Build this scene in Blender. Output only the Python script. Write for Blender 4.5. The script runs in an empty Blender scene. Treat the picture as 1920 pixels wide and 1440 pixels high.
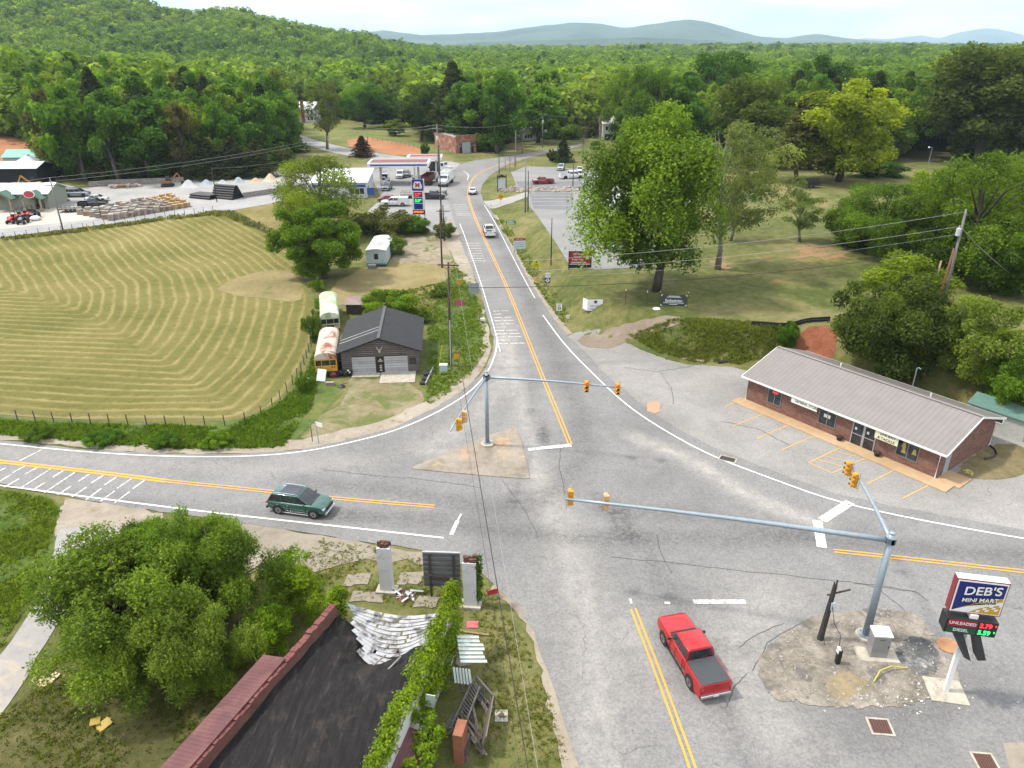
import bpy, bmesh, math, random
import numpy as np
from mathutils import Vector, Matrix, geometry
R = math.radians
rng = np.random.default_rng(7)
random.seed(7)
S = bpy.context.scene
COL = S.collection

# ---------------------------------------------------------------- camera, sky, sun, exposure
F, YH, HC = 1378.0, 90.0, 33.5              # focal length (px of a 1920 frame), horizon row, camera height
TH = math.atan((720 - YH) / F); CT, ST = math.cos(TH), math.sin(TH)
cd = bpy.data.cameras.new('camera'); cam = bpy.data.objects.new('camera', cd); COL.objects.link(cam)
cd.sensor_width = 36.0; cd.lens = F / 1920 * 36.0; cd.clip_start = 0.5; cd.clip_end = 40000
cam.location = (0, 0, HC); cam.rotation_euler = (math.pi / 2 - TH, 0, 0)
S.camera = cam
SUN_EL, SUN_AZ = R(58), R(-84)               # azimuth measured from +Y towards +X
w = bpy.data.worlds.new('World'); S.world = w; w.use_nodes = True
nt = w.node_tree; nt.nodes.clear()
def wn(t, **k):
    n = nt.nodes.new(t)
    for a, b in k.items(): setattr(n, a, b)
    return n
sky = wn('ShaderNodeTexSky', sky_type='NISHITA', sun_disc=False, sun_elevation=SUN_EL, sun_rotation=SUN_AZ)
tc = wn('ShaderNodeTexCoord'); mp = wn('ShaderNodeMapping'); mp.inputs['Scale'].default_value = (2.2, 2.2, 15.0)
mp.inputs['Location'].default_value = (0.4, 1.7, 0.3)
nz = wn('ShaderNodeTexNoise'); nz.inputs['Scale'].default_value = 1.9; nz.inputs['Detail'].default_value = 9; nz.inputs['Roughness'].default_value = 0.58
cr = wn('ShaderNodeValToRGB'); cr.color_ramp.elements[0].position = 0.30; cr.color_ramp.elements[1].position = 0.50
nz2 = wn('ShaderNodeTexNoise'); nz2.inputs['Scale'].default_value = 3.4; nz2.inputs['Detail'].default_value = 8
cr2 = wn('ShaderNodeValToRGB')
cr2.color_ramp.elements[0].position = 0.3; cr2.color_ramp.elements[0].color = (5.6, 6.1, 6.8, 1)
cr2.color_ramp.elements[1].position = 0.65; cr2.color_ramp.elements[1].color = (10.2, 10.2, 10.2, 1)
mx = wn('ShaderNodeMix', data_type='RGBA'); bg = wn('ShaderNodeBackground'); wo = wn('ShaderNodeOutputWorld')
L = nt.links.new
L(tc.outputs['Generated'], mp.inputs['Vector']); L(mp.outputs['Vector'], nz.inputs['Vector']); L(mp.outputs['Vector'], nz2.inputs['Vector'])
L(nz.outputs['Fac'], cr.inputs['Fac']); L(nz2.outputs['Fac'], cr2.inputs['Fac'])
hz_ = wn('ShaderNodeSeparateXYZ'); L(tc.outputs['Generated'], hz_.inputs[0]); hm = wn('ShaderNodeMapRange'); L(hz_.outputs['Z'], hm.inputs[0]); hm.inputs[1].default_value = 0.0; hm.inputs[2].default_value = .22; hm.inputs[3].default_value = .38; hm.inputs[4].default_value = 1.15   # the cloud deck thins and dims towards the horizon
hv = wn('ShaderNodeVectorMath', operation='SCALE'); L(mx.outputs[2], hv.inputs[0]); L(hm.outputs[0], hv.inputs['Scale'])
L(cr.outputs['Color'], mx.inputs[0]); L(sky.outputs['Color'], mx.inputs[6]); L(cr2.outputs['Color'], mx.inputs[7])
L(hv.outputs[0], bg.inputs['Color']); bg.inputs['Strength'].default_value = 0.09; L(bg.outputs[0], wo.inputs['Surface'])
sl = bpy.data.lights.new('sun', 'SUN'); sl.energy = 2.1; sl.angle = R(5); sl.color = (1.0, 0.94, 0.84)
so = bpy.data.objects.new('sun', sl); COL.objects.link(so)
sd = Vector((math.sin(SUN_AZ) * math.cos(SUN_EL), math.cos(SUN_AZ) * math.cos(SUN_EL), math.sin(SUN_EL)))
so.rotation_euler = sd.to_track_quat('Z', 'Y').to_euler(); so.location = (0, 0, 200)
S.view_settings.view_transform = 'Standard'; S.view_settings.look = 'None'
S.view_settings.exposure = 1.44; S.view_settings.gamma = 1.0
try:
    S.cycles.use_denoising = True; S.cycles.volume_bounces = 1; S.cycles.max_bounces = 8; S.cycles.transparent_max_bounces = 8
except Exception: pass

# ---------------------------------------------------------------- terrain and photogrammetry
def g0(px, py, z=0.0):
    x, y = px - 960, py - 720
    k = (HC - z) / (y * CT + F * ST)
    return (x * k, (F * CT - y * ST) * k)
def zat(Y, py):                               # height of a point Y metres away that is seen at row py
    t = (720 - py) / F
    return HC + Y * (t * CT - ST) / (CT + t * ST)
def proj(X, Y, Z):
    dz = Z - HC; d = Y * CT - dz * ST
    return 960 + F * X / d, 720 - F * (Y * ST + dz * CT) / d
def sstep(a, b, x):
    t = np.clip((x - a) / (b - a), 0, 1); return t * t * (3 - 2 * t)
TOE = np.array([g0(903, 352, 2), g0(906, 378, 2), g0(930, 405, 1.5), g0(950, 440, .8), g0(978, 490), g0(1012, 545), g0(1048, 600), g0(1088, 628), g0(1168, 640),
                g0(1195, 653), g0(1258, 678), g0(1390, 690), (33.5, 80), (40, 72), (49, 60), (64, 44), (120, 10)])
def segdist(X, Y, poly):
    X = np.asarray(X, float); Y = np.asarray(Y, float)
    best = np.full(X.shape, 1e9); side = np.zeros(X.shape); arc = np.zeros(X.shape); a0 = 0
    for (x0, y0), (x1, y1) in zip(poly[:-1], poly[1:]):
        dx, dy = x1 - x0, y1 - y0; l2 = dx * dx + dy * dy
        t = np.clip(((X - x0) * dx + (Y - y0) * dy) / l2, 0, 1)
        d = np.hypot(X - x0 - t * dx, Y - y0 - t * dy)
        s = dx * (Y - y0) - dy * (X - x0)
        m = d < best
        best = np.where(m, d, best); side = np.where(m, s, side); arc = np.where(m, a0 + t * math.sqrt(l2), arc)
        a0 += math.sqrt(l2)
    return best, side, arc
def vnoise(X, Y, s, seed=0):
    x = np.asarray(X) / s; y = np.asarray(Y) / s
    return (np.sin(x * 1.7 + 2.1 * np.sin(y * .9 + seed)) + np.sin(y * 1.9 + 1.7 * np.sin(x * 1.1 + seed * 2)) + .5 * np.sin(3.1 * x - 2.7 * y + seed)) / 2.5
RIDGE = ([-1200, -400, 0, 100, 180, 230, 290, 350, 400, 440, 500, 560, 640, 700, 770, 840], [max(0.0, zat(980, r) - 17) for r in (-60, -50, -28, -14, 0, 10, 25, 35, 30, 27, 40, 52, 68, 82, 100, 108)])
def hgt(X, Y):
    X = np.asarray(X, float); Y = np.asarray(Y, float)
    rise = 2.0 * sstep(110, 178, Y)
    d, s, _ = segdist(X, Y, TOE)
    m = np.where(s > 0, sstep(0.3, 5.2, d), 0)
    m = np.where((Y > TOE[0][1]) & (X < 400), np.where(X > TOE[0][0], sstep(0.3, 6, X - TOE[0][0]) * (1 - sstep(185, 215, Y)), 0), m)
    top = 3.2 + 0.02 * np.clip(d - 5, 0, 120)
    h = rise + m * np.maximum(top - rise, 0)
    h = h + sstep(280, 700, Y) * (3 * vnoise(X, Y, 120, 1) - 1)
    # rise behind the supply yard
    h = h + 9 * np.exp(-(((X + 165) / 55) ** 2 + ((Y - 285) / 45) ** 2))
    # wooded ridge
    lat = X / np.maximum(Y, 1)
    lpx = 960 + F * X / np.maximum(Y * CT - 25 * ST, 1)
    h = h + np.interp(lpx, RIDGE[0], RIDGE[1]) * np.exp(-((np.minimum(Y, 980) - 980) / 235) ** 2)
    h = h + sstep(450, 900, Y) * sstep(0.02, -.3, lat) * 4 * vnoise(X, Y, 70, 4)
    return h
def H1(x, y): return float(hgt(np.array([x]), np.array([y]))[0])
def PX(px, py, up=0.0):                       # ground point seen at a pixel
    x0, y0 = g0(px, py, 0.0)
    hi, lo = 14.0, -4.0
    for _ in range(3):                        # first point of the sight line at or under the ground
        zs = np.linspace(hi, lo, 90); k = (HC - zs) / HC; g = hgt(x0 * k, y0 * k)
        i = int(np.argmax(zs <= g + up)) if np.any(zs <= g + up) else 89
        hi, lo = float(zs[max(i - 1, 0)]), float(zs[i])
    k = (HC - lo) / HC; return (x0 * k, y0 * k, H1(x0 * k, y0 * k))

# ---------------------------------------------------------------- objects
def tag(o, label=None, cat=None, group=None, kind=None):
    if label: o['label'] = label
    if cat: o['category'] = cat
    if group: o['group'] = group
    if kind: o['kind'] = kind
    return o
def thing(name, label, cat, loc=(0, 0, 0), rz=0.0, group=None):
    o = bpy.data.objects.new(name, None); COL.objects.link(o)
    o.empty_display_size = .3
    o.location = loc; o.rotation_euler = (0, 0, rz)
    return tag(o, label, cat, group)
def copy_tree(o, parent=None):
    c = o.copy(); COL.objects.link(c); c.parent = parent
    for ch in list(o.children): copy_tree(ch, c)
    return c
class MB:
    def __init__(s): s.v = []; s.f = []; s.m = []
    def face(s, pts, m=0):
        b = len(s.v); s.v += [tuple(p) for p in pts]; s.f.append(tuple(range(b, b + len(pts)))); s.m.append(m); return s
    def box(s, x0, y0, z0, x1, y1, z1, m=0, M=None):
        p = [(x0, y0, z0), (x1, y0, z0), (x1, y1, z0), (x0, y1, z0), (x0, y0, z1), (x1, y0, z1), (x1, y1, z1), (x0, y1, z1)]
        if M is not None: p = [tuple(M @ Vector(q)) for q in p]
        return s.hexa(p, m)
    def cbox(s, c, d, m=0, M=None):
        return s.box(c[0] - d[0] / 2, c[1] - d[1] / 2, c[2] - d[2] / 2, c[0] + d[0] / 2, c[1] + d[1] / 2, c[2] + d[2] / 2, m, M)
    def hexa(s, p, m=0):
        b = len(s.v); s.v += [tuple(q) for q in p]
        for f in ((0, 3, 2, 1), (4, 5, 6, 7), (0, 1, 5, 4), (1, 2, 6, 5), (2, 3, 7, 6), (3, 0, 4, 7)):
            s.f.append(tuple(b + i for i in f)); s.m.append(m)
        return s
    def bar(s, a, b, wd, ht, m=0):                # square bar from a to b
        a, b = Vector(a), Vector(b); d = (b - a).normalized()
        u = d.cross(Vector((0, 0, 1)))
        if u.length < 1e-3: u = Vector((1, 0, 0))
        u.normalize(); v = u.cross(d).normalized()
        u *= wd / 2; v *= ht / 2
        return s.hexa([a - u - v, a + u - v, a + u + v, a - u + v, b - u - v, b + u - v, b + u + v, b - u + v], m)
    def tube(s, pts, rad, n=8, m=0, cap=True):
        pts = [Vector(p) for p in pts]
        if not hasattr(rad, '__len__'): rad = [rad] * len(pts)
        rings = []
        for i, p in enumerate(pts):
            d = (pts[min(i + 1, len(pts) - 1)] - pts[max(i - 1, 0)]).normalized()
            u = d.cross(Vector((0, 0, 1)))
            if u.length < 1e-2: u = d.cross(Vector((0, 1, 0)))
            u.normalize(); v = d.cross(u)
            rings.append([p + (u * math.cos(2 * math.pi * k / n) + v * math.sin(2 * math.pi * k / n)) * rad[i] for k in range(n)])
        return s.loft(rings, m, cap)
    def loft(s, rings, m=0, cap=True):
        b = len(s.v); n = len(rings[0])
        for r in rings: s.v += [tuple(q) for q in r]
        for i in range(len(rings) - 1):
            for k in range(n):
                s.f.append((b + i * n + k, b + i * n + (k + 1) % n, b + (i + 1) * n + (k + 1) % n, b + (i + 1) * n + k)); s.m.append(m)
        if cap:
            s.f.append(tuple(b + k for k in reversed(range(n)))); s.m.append(m)
            e = b + (len(rings) - 1) * n
            s.f.append(tuple(e + k for k in range(n))); s.m.append(m)
        return s
    def lathe(s, prof, c=(0, 0, 0), n=16, m=0, axis='z'):
        rings = []
        for r, z in prof:
            ring = []
            for k in range(n):
                a = 2 * math.pi * k / n; x, y = r * math.cos(a), r * math.sin(a)
                p = (x, y, z) if axis == 'z' else ((z, x, y) if axis == 'x' else (x, z, -y))
                ring.append((c[0] + p[0], c[1] + p[1], c[2] + p[2]))
            rings.append(ring)
        return s.loft(rings, m)
    def prism(s, poly, a, b, axis='z', m=0):     # polygon extruded a..b along axis
        def P(u, v, t): return (u, v, t) if axis == 'z' else ((u, t, v) if axis == 'y' else (t, u, v))
        return s.loft([[P(u, v, a) for u, v in poly], [P(u, v, b) for u, v in poly]], m)
    def build(s, name, mats, parent=None, smooth=False, bevel=0, sub=0, label=None, loc=None):
        me = bpy.data.meshes.new(name)
        me.from_pydata(s.v, [], s.f)
        if not isinstance(mats, (list, tuple)): mats = [mats]
        for mm in mats: me.materials.append(mm)
        if len(mats) > 1: me.polygons.foreach_set('material_index', s.m)
        bm = bmesh.new(); bm.from_mesh(me); bmesh.ops.remove_doubles(bm, verts=bm.verts, dist=1e-5)
        bmesh.ops.recalc_face_normals(bm, faces=bm.faces)
        uv = bm.loops.layers.uv.new('UVMap')
        for f in bm.faces:
            n = f.normal
            if abs(n.z) > .985: t, q = Vector((1, 0, 0)), Vector((0, 1, 0))
            else:
                t = Vector((-n.y, n.x, 0)).normalized(); q = n.cross(t)
                if abs(n.z) < .05: q = Vector((0, 0, 1))
            for l in f.loops: l[uv].uv = (t.dot(l.vert.co), q.dot(l.vert.co))
        if smooth:
            for f in bm.faces: f.smooth = True
        bm.to_mesh(me); bm.free()
        if smooth == 'angle': me.set_sharp_from_angle(angle=R(32))
        o = bpy.data.objects.new(name, me); COL.objects.link(o)
        if parent is not None: o.parent = parent
        if loc: o.location = loc
        if bevel:
            b = o.modifiers.new('b', 'BEVEL'); b.width = bevel; b.segments = 2; b.limit_method = 'ANGLE'; b.harden_normals = False
        if sub:
            q = o.modifiers.new('s', 'SUBSURF'); q.levels = sub; q.render_levels = sub
        if label: o['label'] = label
        return o
def text(name, s, size, loc, mat, parent, rot=(90, 0, 0), ext=.004, shear=0, bold=0, align='CENTER', sx=1):
    c = bpy.data.curves.new(name, 'FONT'); c.body = s; c.size = size; c.extrude = ext; c.shear = shear; c.offset = bold
    c.align_x = align; c.align_y = 'CENTER'; c.materials.append(mat)
    o = bpy.data.objects.new(name, c); COL.objects.link(o); o.parent = parent
    o.location = loc; o.rotation_euler = tuple(R(a) for a in rot); o.scale = (sx, 1, 1)
    return o

# ---------------------------------------------------------------- materials
class NT:
    def __init__(s, name):
        s.mat = bpy.data.materials.new(name); s.mat.use_nodes = True
        s.t = s.mat.node_tree; s.b = s.t.nodes['Principled BSDF']; s.out = s.t.nodes['Material Output']
    def n(s, t, **k):
        o = s.t.nodes.new(t)
        for a, b in k.items():
            if a.startswith('i_'): o.inputs[a[2:].replace('_', ' ')].default_value = b
            else: setattr(o, a, b)
        return o
    def l(s, a, b): s.t.links.new(a, b)
    def coord(s, kind='Object'):
        return s.n('ShaderNodeTexCoord').outputs[kind]
    def noise(s, vec, scale, detail=6, rough=.6, dist=0):
        o = s.n('ShaderNodeTexNoise'); o.inputs['Scale'].default_value = scale; o.inputs['Detail'].default_value = detail
        o.inputs['Roughness'].default_value = rough; o.inputs['Distortion'].default_value = dist
        s.l(vec, o.inputs['Vector']); return o.outputs['Fac']
    def ramp(s, fac, stops):
        o = s.n('ShaderNodeValToRGB'); e = o.color_ramp.elements
        while len(e) < len(stops): e.new(0.5)
        for q, (p, c) in zip(e, stops):
            q.position = p; q.color = (*c, 1) if hasattr(c, '__len__') else (c, c, c, 1)
        s.l(fac, o.inputs['Fac']); return o.outputs['Color']
    def mix(s, f, a, b, bt='MIX'):
        o = s.n('ShaderNodeMix', data_type='RGBA', blend_type=bt)
        for v, i in ((f, 0), (a, 6), (b, 7)):
            if hasattr(v, 'links'): s.l(v, o.inputs[i])
            else: o.inputs[i].default_value = v if i == 0 else (*v, 1)
        return o.outputs[2]
    def math(s, op, a, b=None, c=None):
        o = s.n('ShaderNodeMath', operation=op)
        for i, v in enumerate((a, b, c)):
            if v is None: continue
            if hasattr(v, 'links'): s.l(v, o.inputs[i])
            else: o.inputs[i].default_value = v
        return o.outputs[0]
    def bump(s, h, strength=.4, dist=.02):
        o = s.n('ShaderNodeBump'); o.inputs['Strength'].default_value = strength; o.inputs['Distance'].default_value = dist
        s.l(h, o.inputs['Height']); s.l(o.outputs[0], s.b.inputs['Normal'])
    def sep(s, vec):
        o = s.n('ShaderNodeSeparateXYZ'); s.l(vec, o.inputs[0]); return o.outputs
    def base(s, col, rough=.8, metal=0.0, spec=.5, coat=0):
        if hasattr(col, 'links'): s.l(col, s.b.inputs['Base Color'])
        else: s.b.inputs['Base Color'].default_value = (*col, 1)
        if hasattr(rough, 'links'): s.l(rough, s.b.inputs['Roughness'])
        else: s.b.inputs['Roughness'].default_value = rough
        s.b.inputs['Metallic'].default_value = metal; s.b.inputs['Specular IOR Level'].default_value = spec
        s.b.inputs['Coat Weight'].default_value = coat; s.b.inputs['Coat Roughness'].default_value = .05
        return s.mat
_mc = {}
ALB = .74                                     # overall scale of the hard surfaces' base colours
def dim(c, k=None): return tuple(x * (ALB if k is None else k) for x in c)
def plain(name, c, rough=.6, metal=0, var=.18, scale=3.0, spec=.4, coat=0, grime=None, bump=0):
    if name in _mc: return _mc[name]
    c = dim(c)
    n = NT(name); v = n.coord('Object'); f = n.noise(v, scale, 8, .65)
    lo = tuple(x * (1 - var) for x in c) if grime is None else grime
    hi = tuple(min(1, x * (1 + var * .6)) for x in c)
    col = n.ramp(f, [(.32, lo), (.5, c), (.72, hi)])
    if bump: n.bump(f, bump, .02)
    _mc[name] = n.base(col, rough, metal, spec, coat); return _mc[name]
def glow(name, c, e):
    if name in _mc: return _mc[name]
    n = NT(name); n.base(c, .4); n.b.inputs['Emission Color'].default_value = (*c, 1); n.b.inputs['Emission Strength'].default_value = e
    _mc[name] = n.mat; return n.mat
def brick(name, c1, c2, mortar, sc=1.0, worn=None):
    n = NT(name); uv = n.coord('UV'); c1, c2, mortar = dim(c1), dim(c2), dim(mortar)
    b = n.n('ShaderNodeTexBrick', i_Scale=1.0, i_Mortar_Size=.008 * sc, i_Brick_Width=.21 * sc, i_Row_Height=.075 * sc)
    b.inputs['Color1'].default_value = (*c1, 1); b.inputs['Color2'].default_value = (*c2, 1); b.inputs['Mortar'].default_value = (*mortar, 1)
    n.l(uv, b.inputs['Vector']); f = n.noise(uv, 1.3, 8)
    col = n.mix(.6, b.outputs['Color'], n.ramp(f, [(.3, .55), (.7, 1.3)]), 'MULTIPLY')
    if worn: col = n.mix(n.ramp(n.noise(uv, .5, 6), [(.5, 0.), (.62, 1.)]), col, worn)
    n.bump(b.outputs['Fac'], .3, -.01); return n.base(col, .9, 0, .2)
def ribbed(name, c, pitch=.3, rough=.45, metal=.3, var=.15, stain=None, sharp=True, axis=0, depth=.02):
    n = NT(name); uv = n.coord('UV'); u = n.sep(uv)[axis]; c = dim(c)
    wv = n.math('ABSOLUTE', n.math('SINE', n.math('MULTIPLY', u, math.pi / pitch)))
    if sharp: wv = n.math('POWER', wv, .35)
    f = n.noise(uv, .8, 8)
    col = n.ramp(f, [(.3, tuple(x * (1 - var) for x in c)), (.7, tuple(x * (1 + var) for x in c))])
    col = n.mix(.6, col, n.ramp(wv, [(.0, .2), (.72, 1.)]), 'MULTIPLY') if sharp else col
    if stain: col = n.mix(n.ramp(n.noise(uv, .55, 8, .65, .6), [(.47, 0.), (.6, 1.)]), col, stain)
    n.bump(wv, .6, depth); return n.base(col, rough, metal, .4)
def planks(name, c, c2, row=.15, axis=1, gap=.08, rough=.9):
    n = NT(name); uv = n.coord('UV'); s3 = n.sep(uv); u = s3[axis]; c, c2 = dim(c), dim(c2)
    q = n.math('DIVIDE', u, row); fr = n.math('FRACT', q); idn = n.math('FLOOR', q)
    wn_ = n.n('ShaderNodeTexWhiteNoise', noise_dimensions='1D'); n.l(idn, wn_.inputs['W'])
    mpn = n.n('ShaderNodeMapping'); mpn.inputs['Scale'].default_value = (.6, 9, 1) if axis == 1 else (9, .6, 1); n.l(uv, mpn.inputs['Vector'])
    f = n.noise(mpn.outputs[0], 2.0, 8, .7)
    col = n.mix(f, c, c2); col = n.mix(.5, col, n.ramp(wn_.outputs[0], [(0, .55), (1, 1.35)]), 'MULTIPLY')
    col = n.mix(n.ramp(n.noise(uv, .7, 6), [(.35, .0), (.7, .7)]), col, c2)
    dark = n.math('LESS_THAN', fr, gap); col = n.mix(dark, col, (.01, .01, .01))
    n.bump(n.math('SUBTRACT', 1.0, dark), .5, .02); return n.base(col, rough, 0, .2)
def soil(name, cols, s1=.15, s2=1.6, s3=14, bump=.5, rough=.95, patch=None):
    """ground: cols = (low, mid, high); patch = (colour, scale, lo, hi)"""
    n = NT(name); v = n.coord('Object'); cols = [dim(q) for q in cols]; patch = (dim(patch[0]), *patch[1:]) if patch else None
    a = n.noise(v, s1, 5, .6, .4); b = n.noise(v, s2, 8, .7); c = n.noise(v, s3, 4, .7)
    f = n.math('ADD', n.math('MULTIPLY', a, .42), n.math('ADD', n.math('MULTIPLY', b, .36), n.math('MULTIPLY', c, .22)))
    col = n.ramp(f, [(.38, cols[0]), (.5, cols[1]), (.62, cols[2])])
    if patch:
        pf = n.ramp(n.noise(v, patch[1], 9, .68, .5), [(patch[2], 0.), (patch[3], 1.)])
        col = n.mix(pf, col, n.mix(b, patch[0], tuple(x * 1.35 for x in patch[0])))
    n.bump(f, bump, .12); return n.base(col, rough, 0, .15)
def attr_node(n, nm, typ='GEOMETRY'):
    return n.n('ShaderNodeAttribute', attribute_name=nm, attribute_type=typ)

def leafmat(name, inst=False):
    n = NT(name)
    a = attr_node(n, 'tint').outputs['Fac']
    oc = attr_node(n, 'tcol', 'INSTANCER').outputs['Color'] if inst else n.n('ShaderNodeObjectInfo').outputs['Color']
    col = n.mix(1.0, oc, n.ramp(a, [(0, (.46, .48, .36)), (.5, (1.14, 1.12, .78)), (1, (2.1, 1.9, .85))]), 'MULTIPLY')
    n.base(col, .7, 0, .08)
    tr = n.n('ShaderNodeBsdfTranslucent'); n.l(n.mix(1.0, col, (1.4, 1.42, .45), 'MULTIPLY'), tr.inputs['Color'])
    ms = n.n('ShaderNodeMixShader', i_Fac=.47); n.l(n.b.outputs[0], ms.inputs[1]); n.l(tr.outputs[0], ms.inputs[2]); n.l(ms.outputs[0], n.out.inputs['Surface'])
    return n.mat
LEAF = leafmat('leaf'); LEAFI = leafmat('leaf_far', True)
def barkmat(name, c):
    n = NT(name); v = n.coord('Object'); mpn = n.n('ShaderNodeMapping'); mpn.inputs['Scale'].default_value = (1, 1, .25); n.l(v, mpn.inputs['Vector'])
    f = n.noise(mpn.outputs[0], 6, 8, .7); n.bump(f, .8, .05); c = dim(c)
    return n.base(n.ramp(f, [(.3, tuple(x * .5 for x in c)), (.7, tuple(x * 1.4 for x in c))]), .95, 0, .1)
BARK = barkmat('bark', (.11, .095, .08)); BARKG = barkmat('pale_bark', (.25, .23, .2))
CHROME = plain('chrome', (.75, .76, .78), .18, .9, .05)
BLACK = plain('black_plastic', (.015, .015, .017), .5)
RUBBER = plain('tyre_rubber', (.018, .018, .018), .85)
GALV = plain('galvanised_steel', (.30, .36, .41), .45, .35, .15, 4)
WHITE = plain('white_paint', (.78, .78, .76), .5, 0, .06)
CONC = plain('concrete', (.42, .38, .31), .9, 0, .3, 2.5, .2, bump=.3)
WOODP = plain('pole_wood', (.075, .06, .05), .95, 0, .35, 5, .1)
WOODG = plain('grey_pole_wood', (.22, .21, .2), .95, 0, .3, 5, .1)
def glassmat():
    n = NT('dark_glass'); v = n.coord('Object')
    return n.base(n.ramp(n.noise(v, 1.2, 4), [(.35, (.008, .009, .011)), (.65, (.03, .034, .04))]), .08, 0, .6)
GLASS = glassmat()
# ---------------------------------------------------------------- ground sheets
def lines(*segs):
    o = []
    for a, b, st in segs: o += list(np.arange(a, b, st))
    return np.array(sorted(set(round(float(v), 3) for v in o)))
GX = lines((-5000, -400, 200), (-400, -150, 12.5), (-150, -60, 3), (-60, 60, 1), (60, 150, 3), (150, 400, 12.5), (400, 5001, 200))
GY = lines((-60, 15, 7.5), (15, 120, 1), (120, 260, 2.5), (260, 600, 10), (600, 1600, 40), (1600, 6001, 200))
def inpoly(X, Y, poly):
    X = np.asarray(X, float); Y = np.asarray(Y, float); c = np.zeros(X.shape, bool); n = len(poly); j = n - 1
    for i in range(n):
        xi, yi = poly[i][:2]; xj, yj = poly[j][:2]
        with np.errstate(divide='ignore', invalid='ignore'):
            m = ((yi > Y) != (yj > Y)) & (X < (xj - xi) * (Y - yi) / (yj - yi + 1e-12) + xi)
        c ^= m; j = i
    return c
def smoothpoly(pts, it=2, closed=True):
    p = [tuple(q) for q in pts]
    for _ in range(it):
        o = []; n = len(p)
        if not closed: o.append(p[0])
        for i in range(n if closed else n - 1):
            a, b = p[i], p[(i + 1) % n]
            o.append((a[0] * .75 + b[0] * .25, a[1] * .75 + b[1] * .25)); o.append((a[0] * .25 + b[0] * .75, a[1] * .25 + b[1] * .75))
        if not closed: o.append(p[-1])
        p = o
    return p
def mesh_np(name, V, Fq, mat, attrs=None, smooth=False, link=True):
    me = bpy.data.meshes.new(name); nv, nf, k = len(V), len(Fq), Fq.shape[1]
    me.vertices.add(nv); me.loops.add(nf * k); me.polygons.add(nf)
    me.vertices.foreach_set('co', np.ascontiguousarray(V, np.float32).ravel())
    me.loops.foreach_set('vertex_index', np.ascontiguousarray(Fq, np.int32).ravel())
    me.polygons.foreach_set('loop_start', np.arange(0, nf * k, k, dtype=np.int32))
    if smooth: me.polygons.foreach_set('use_smooth', np.ones(nf, bool))
    for nm, val in (attrs or {}).items():
        a = me.attributes.new(nm, 'FLOAT', 'POINT'); a.data.foreach_set('value', np.ascontiguousarray(val, np.float32))
    me.materials.append(mat); me.update(); me.validate()
    if not link: return me
    o = bpy.data.objects.new(name, me); COL.objects.link(o); return o
def jag(poly, amp, step=1.5, seed=1):            # densify an outline and roughen it
    r = np.random.default_rng(seed); o = []
    n = len(poly)
    for i in range(n):
        a = np.array(poly[i][:2]); b = np.array(poly[(i + 1) % n][:2]); L_ = np.hypot(*(b - a)); k = max(1, min(60, int(L_ / step)))
        for q in range(k): o.append(tuple(a + (b - a) * q / k + r.normal(0, amp, 2)))
    return o
def sheet(name, poly, mat, off, attrs=None, gx=None, gy=None, kind='structure', rough=0, step=1.5, seed=1):
    """a polygon (world x, y) laid on the terrain, cut on the terrain's own grid lines"""
    if rough: poly = jag(poly, rough, step, seed)
    bm = bmesh.new()
    tri = geometry.tessellate_polygon([[Vector((p[0], p[1], 0)) for p in poly]])
    vs = [bm.verts.new((p[0], p[1], 0)) for p in poly]
    for t in tri:
        try: bm.faces.new([vs[i] for i in t])
        except ValueError: pass
    xs = [p[0] for p in poly]; ys = [p[1] for p in poly]
    def cut(co, no):
        bmesh.ops.bisect_plane(bm, geom=bm.verts[:] + bm.edges[:] + bm.faces[:], dist=1e-4, plane_co=co, plane_no=no)
    for gv in (GX if gx is None else gx):
        if min(xs) < gv < max(xs): cut((float(gv), 0, 0), (1, 0, 0))
    for gv in (GY if gy is None else gy):
        if min(ys) < gv < max(ys): cut((0, float(gv), 0), (0, 1, 0))
    bm.verts.ensure_lookup_table()
    co = np.array([v.co[:] for v in bm.verts]); z = hgt(co[:, 0], co[:, 1]) + off
    for v, q in zip(bm.verts, z): v.co.z = q
    bmesh.ops.recalc_face_normals(bm, faces=bm.faces)
    for f in bm.faces:
        if f.normal.z < 0: f.normal_flip()
    me = bpy.data.meshes.new(name); bm.to_mesh(me); bm.free()
    for nm, fn in (attrs or {}).items():
        a = me.attributes.new(nm, 'FLOAT', 'POINT'); a.data.foreach_set('value', np.ascontiguousarray(fn(co[:, 0], co[:, 1]), np.float32))
    me.materials.append(mat); o = bpy.data.objects.new(name, me); COL.objects.link(o)
    if kind: o['kind'] = kind
    return o
def W(pts): return [PX(*p)[:2] for p in pts]
CX, CY = GX, GY
FLATX = lines((-400, 400, 50)); FLATY = lines((-60, 600, 50))

# forest edge: rows (px) above which the land is wooded
FEDGE = [(-600, 250), (0, 255), (62, 262), (88, 328), (180, 338), (300, 330), (450, 322), (548, 305), (556, 226), (640, 222), (700, 232), (760, 226), (800, 258), (870, 282), (930, 284),
         (958, 262), (1010, 258), (1060, 262), (1120, 255), (1165, 262), (1210, 300), (1280, 306), (1450, 314), (1530, 318), (1690, 296), (1780, 300), (1920, 290), (2600, 280)]
def fedge(px): return np.interp(px, [p[0] for p in FEDGE], [p[1] for p in FEDGE])
def in_forest(X, Y):
    px, py = proj(X, Y, hgt(X, Y)); return py < fedge(px)

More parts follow.
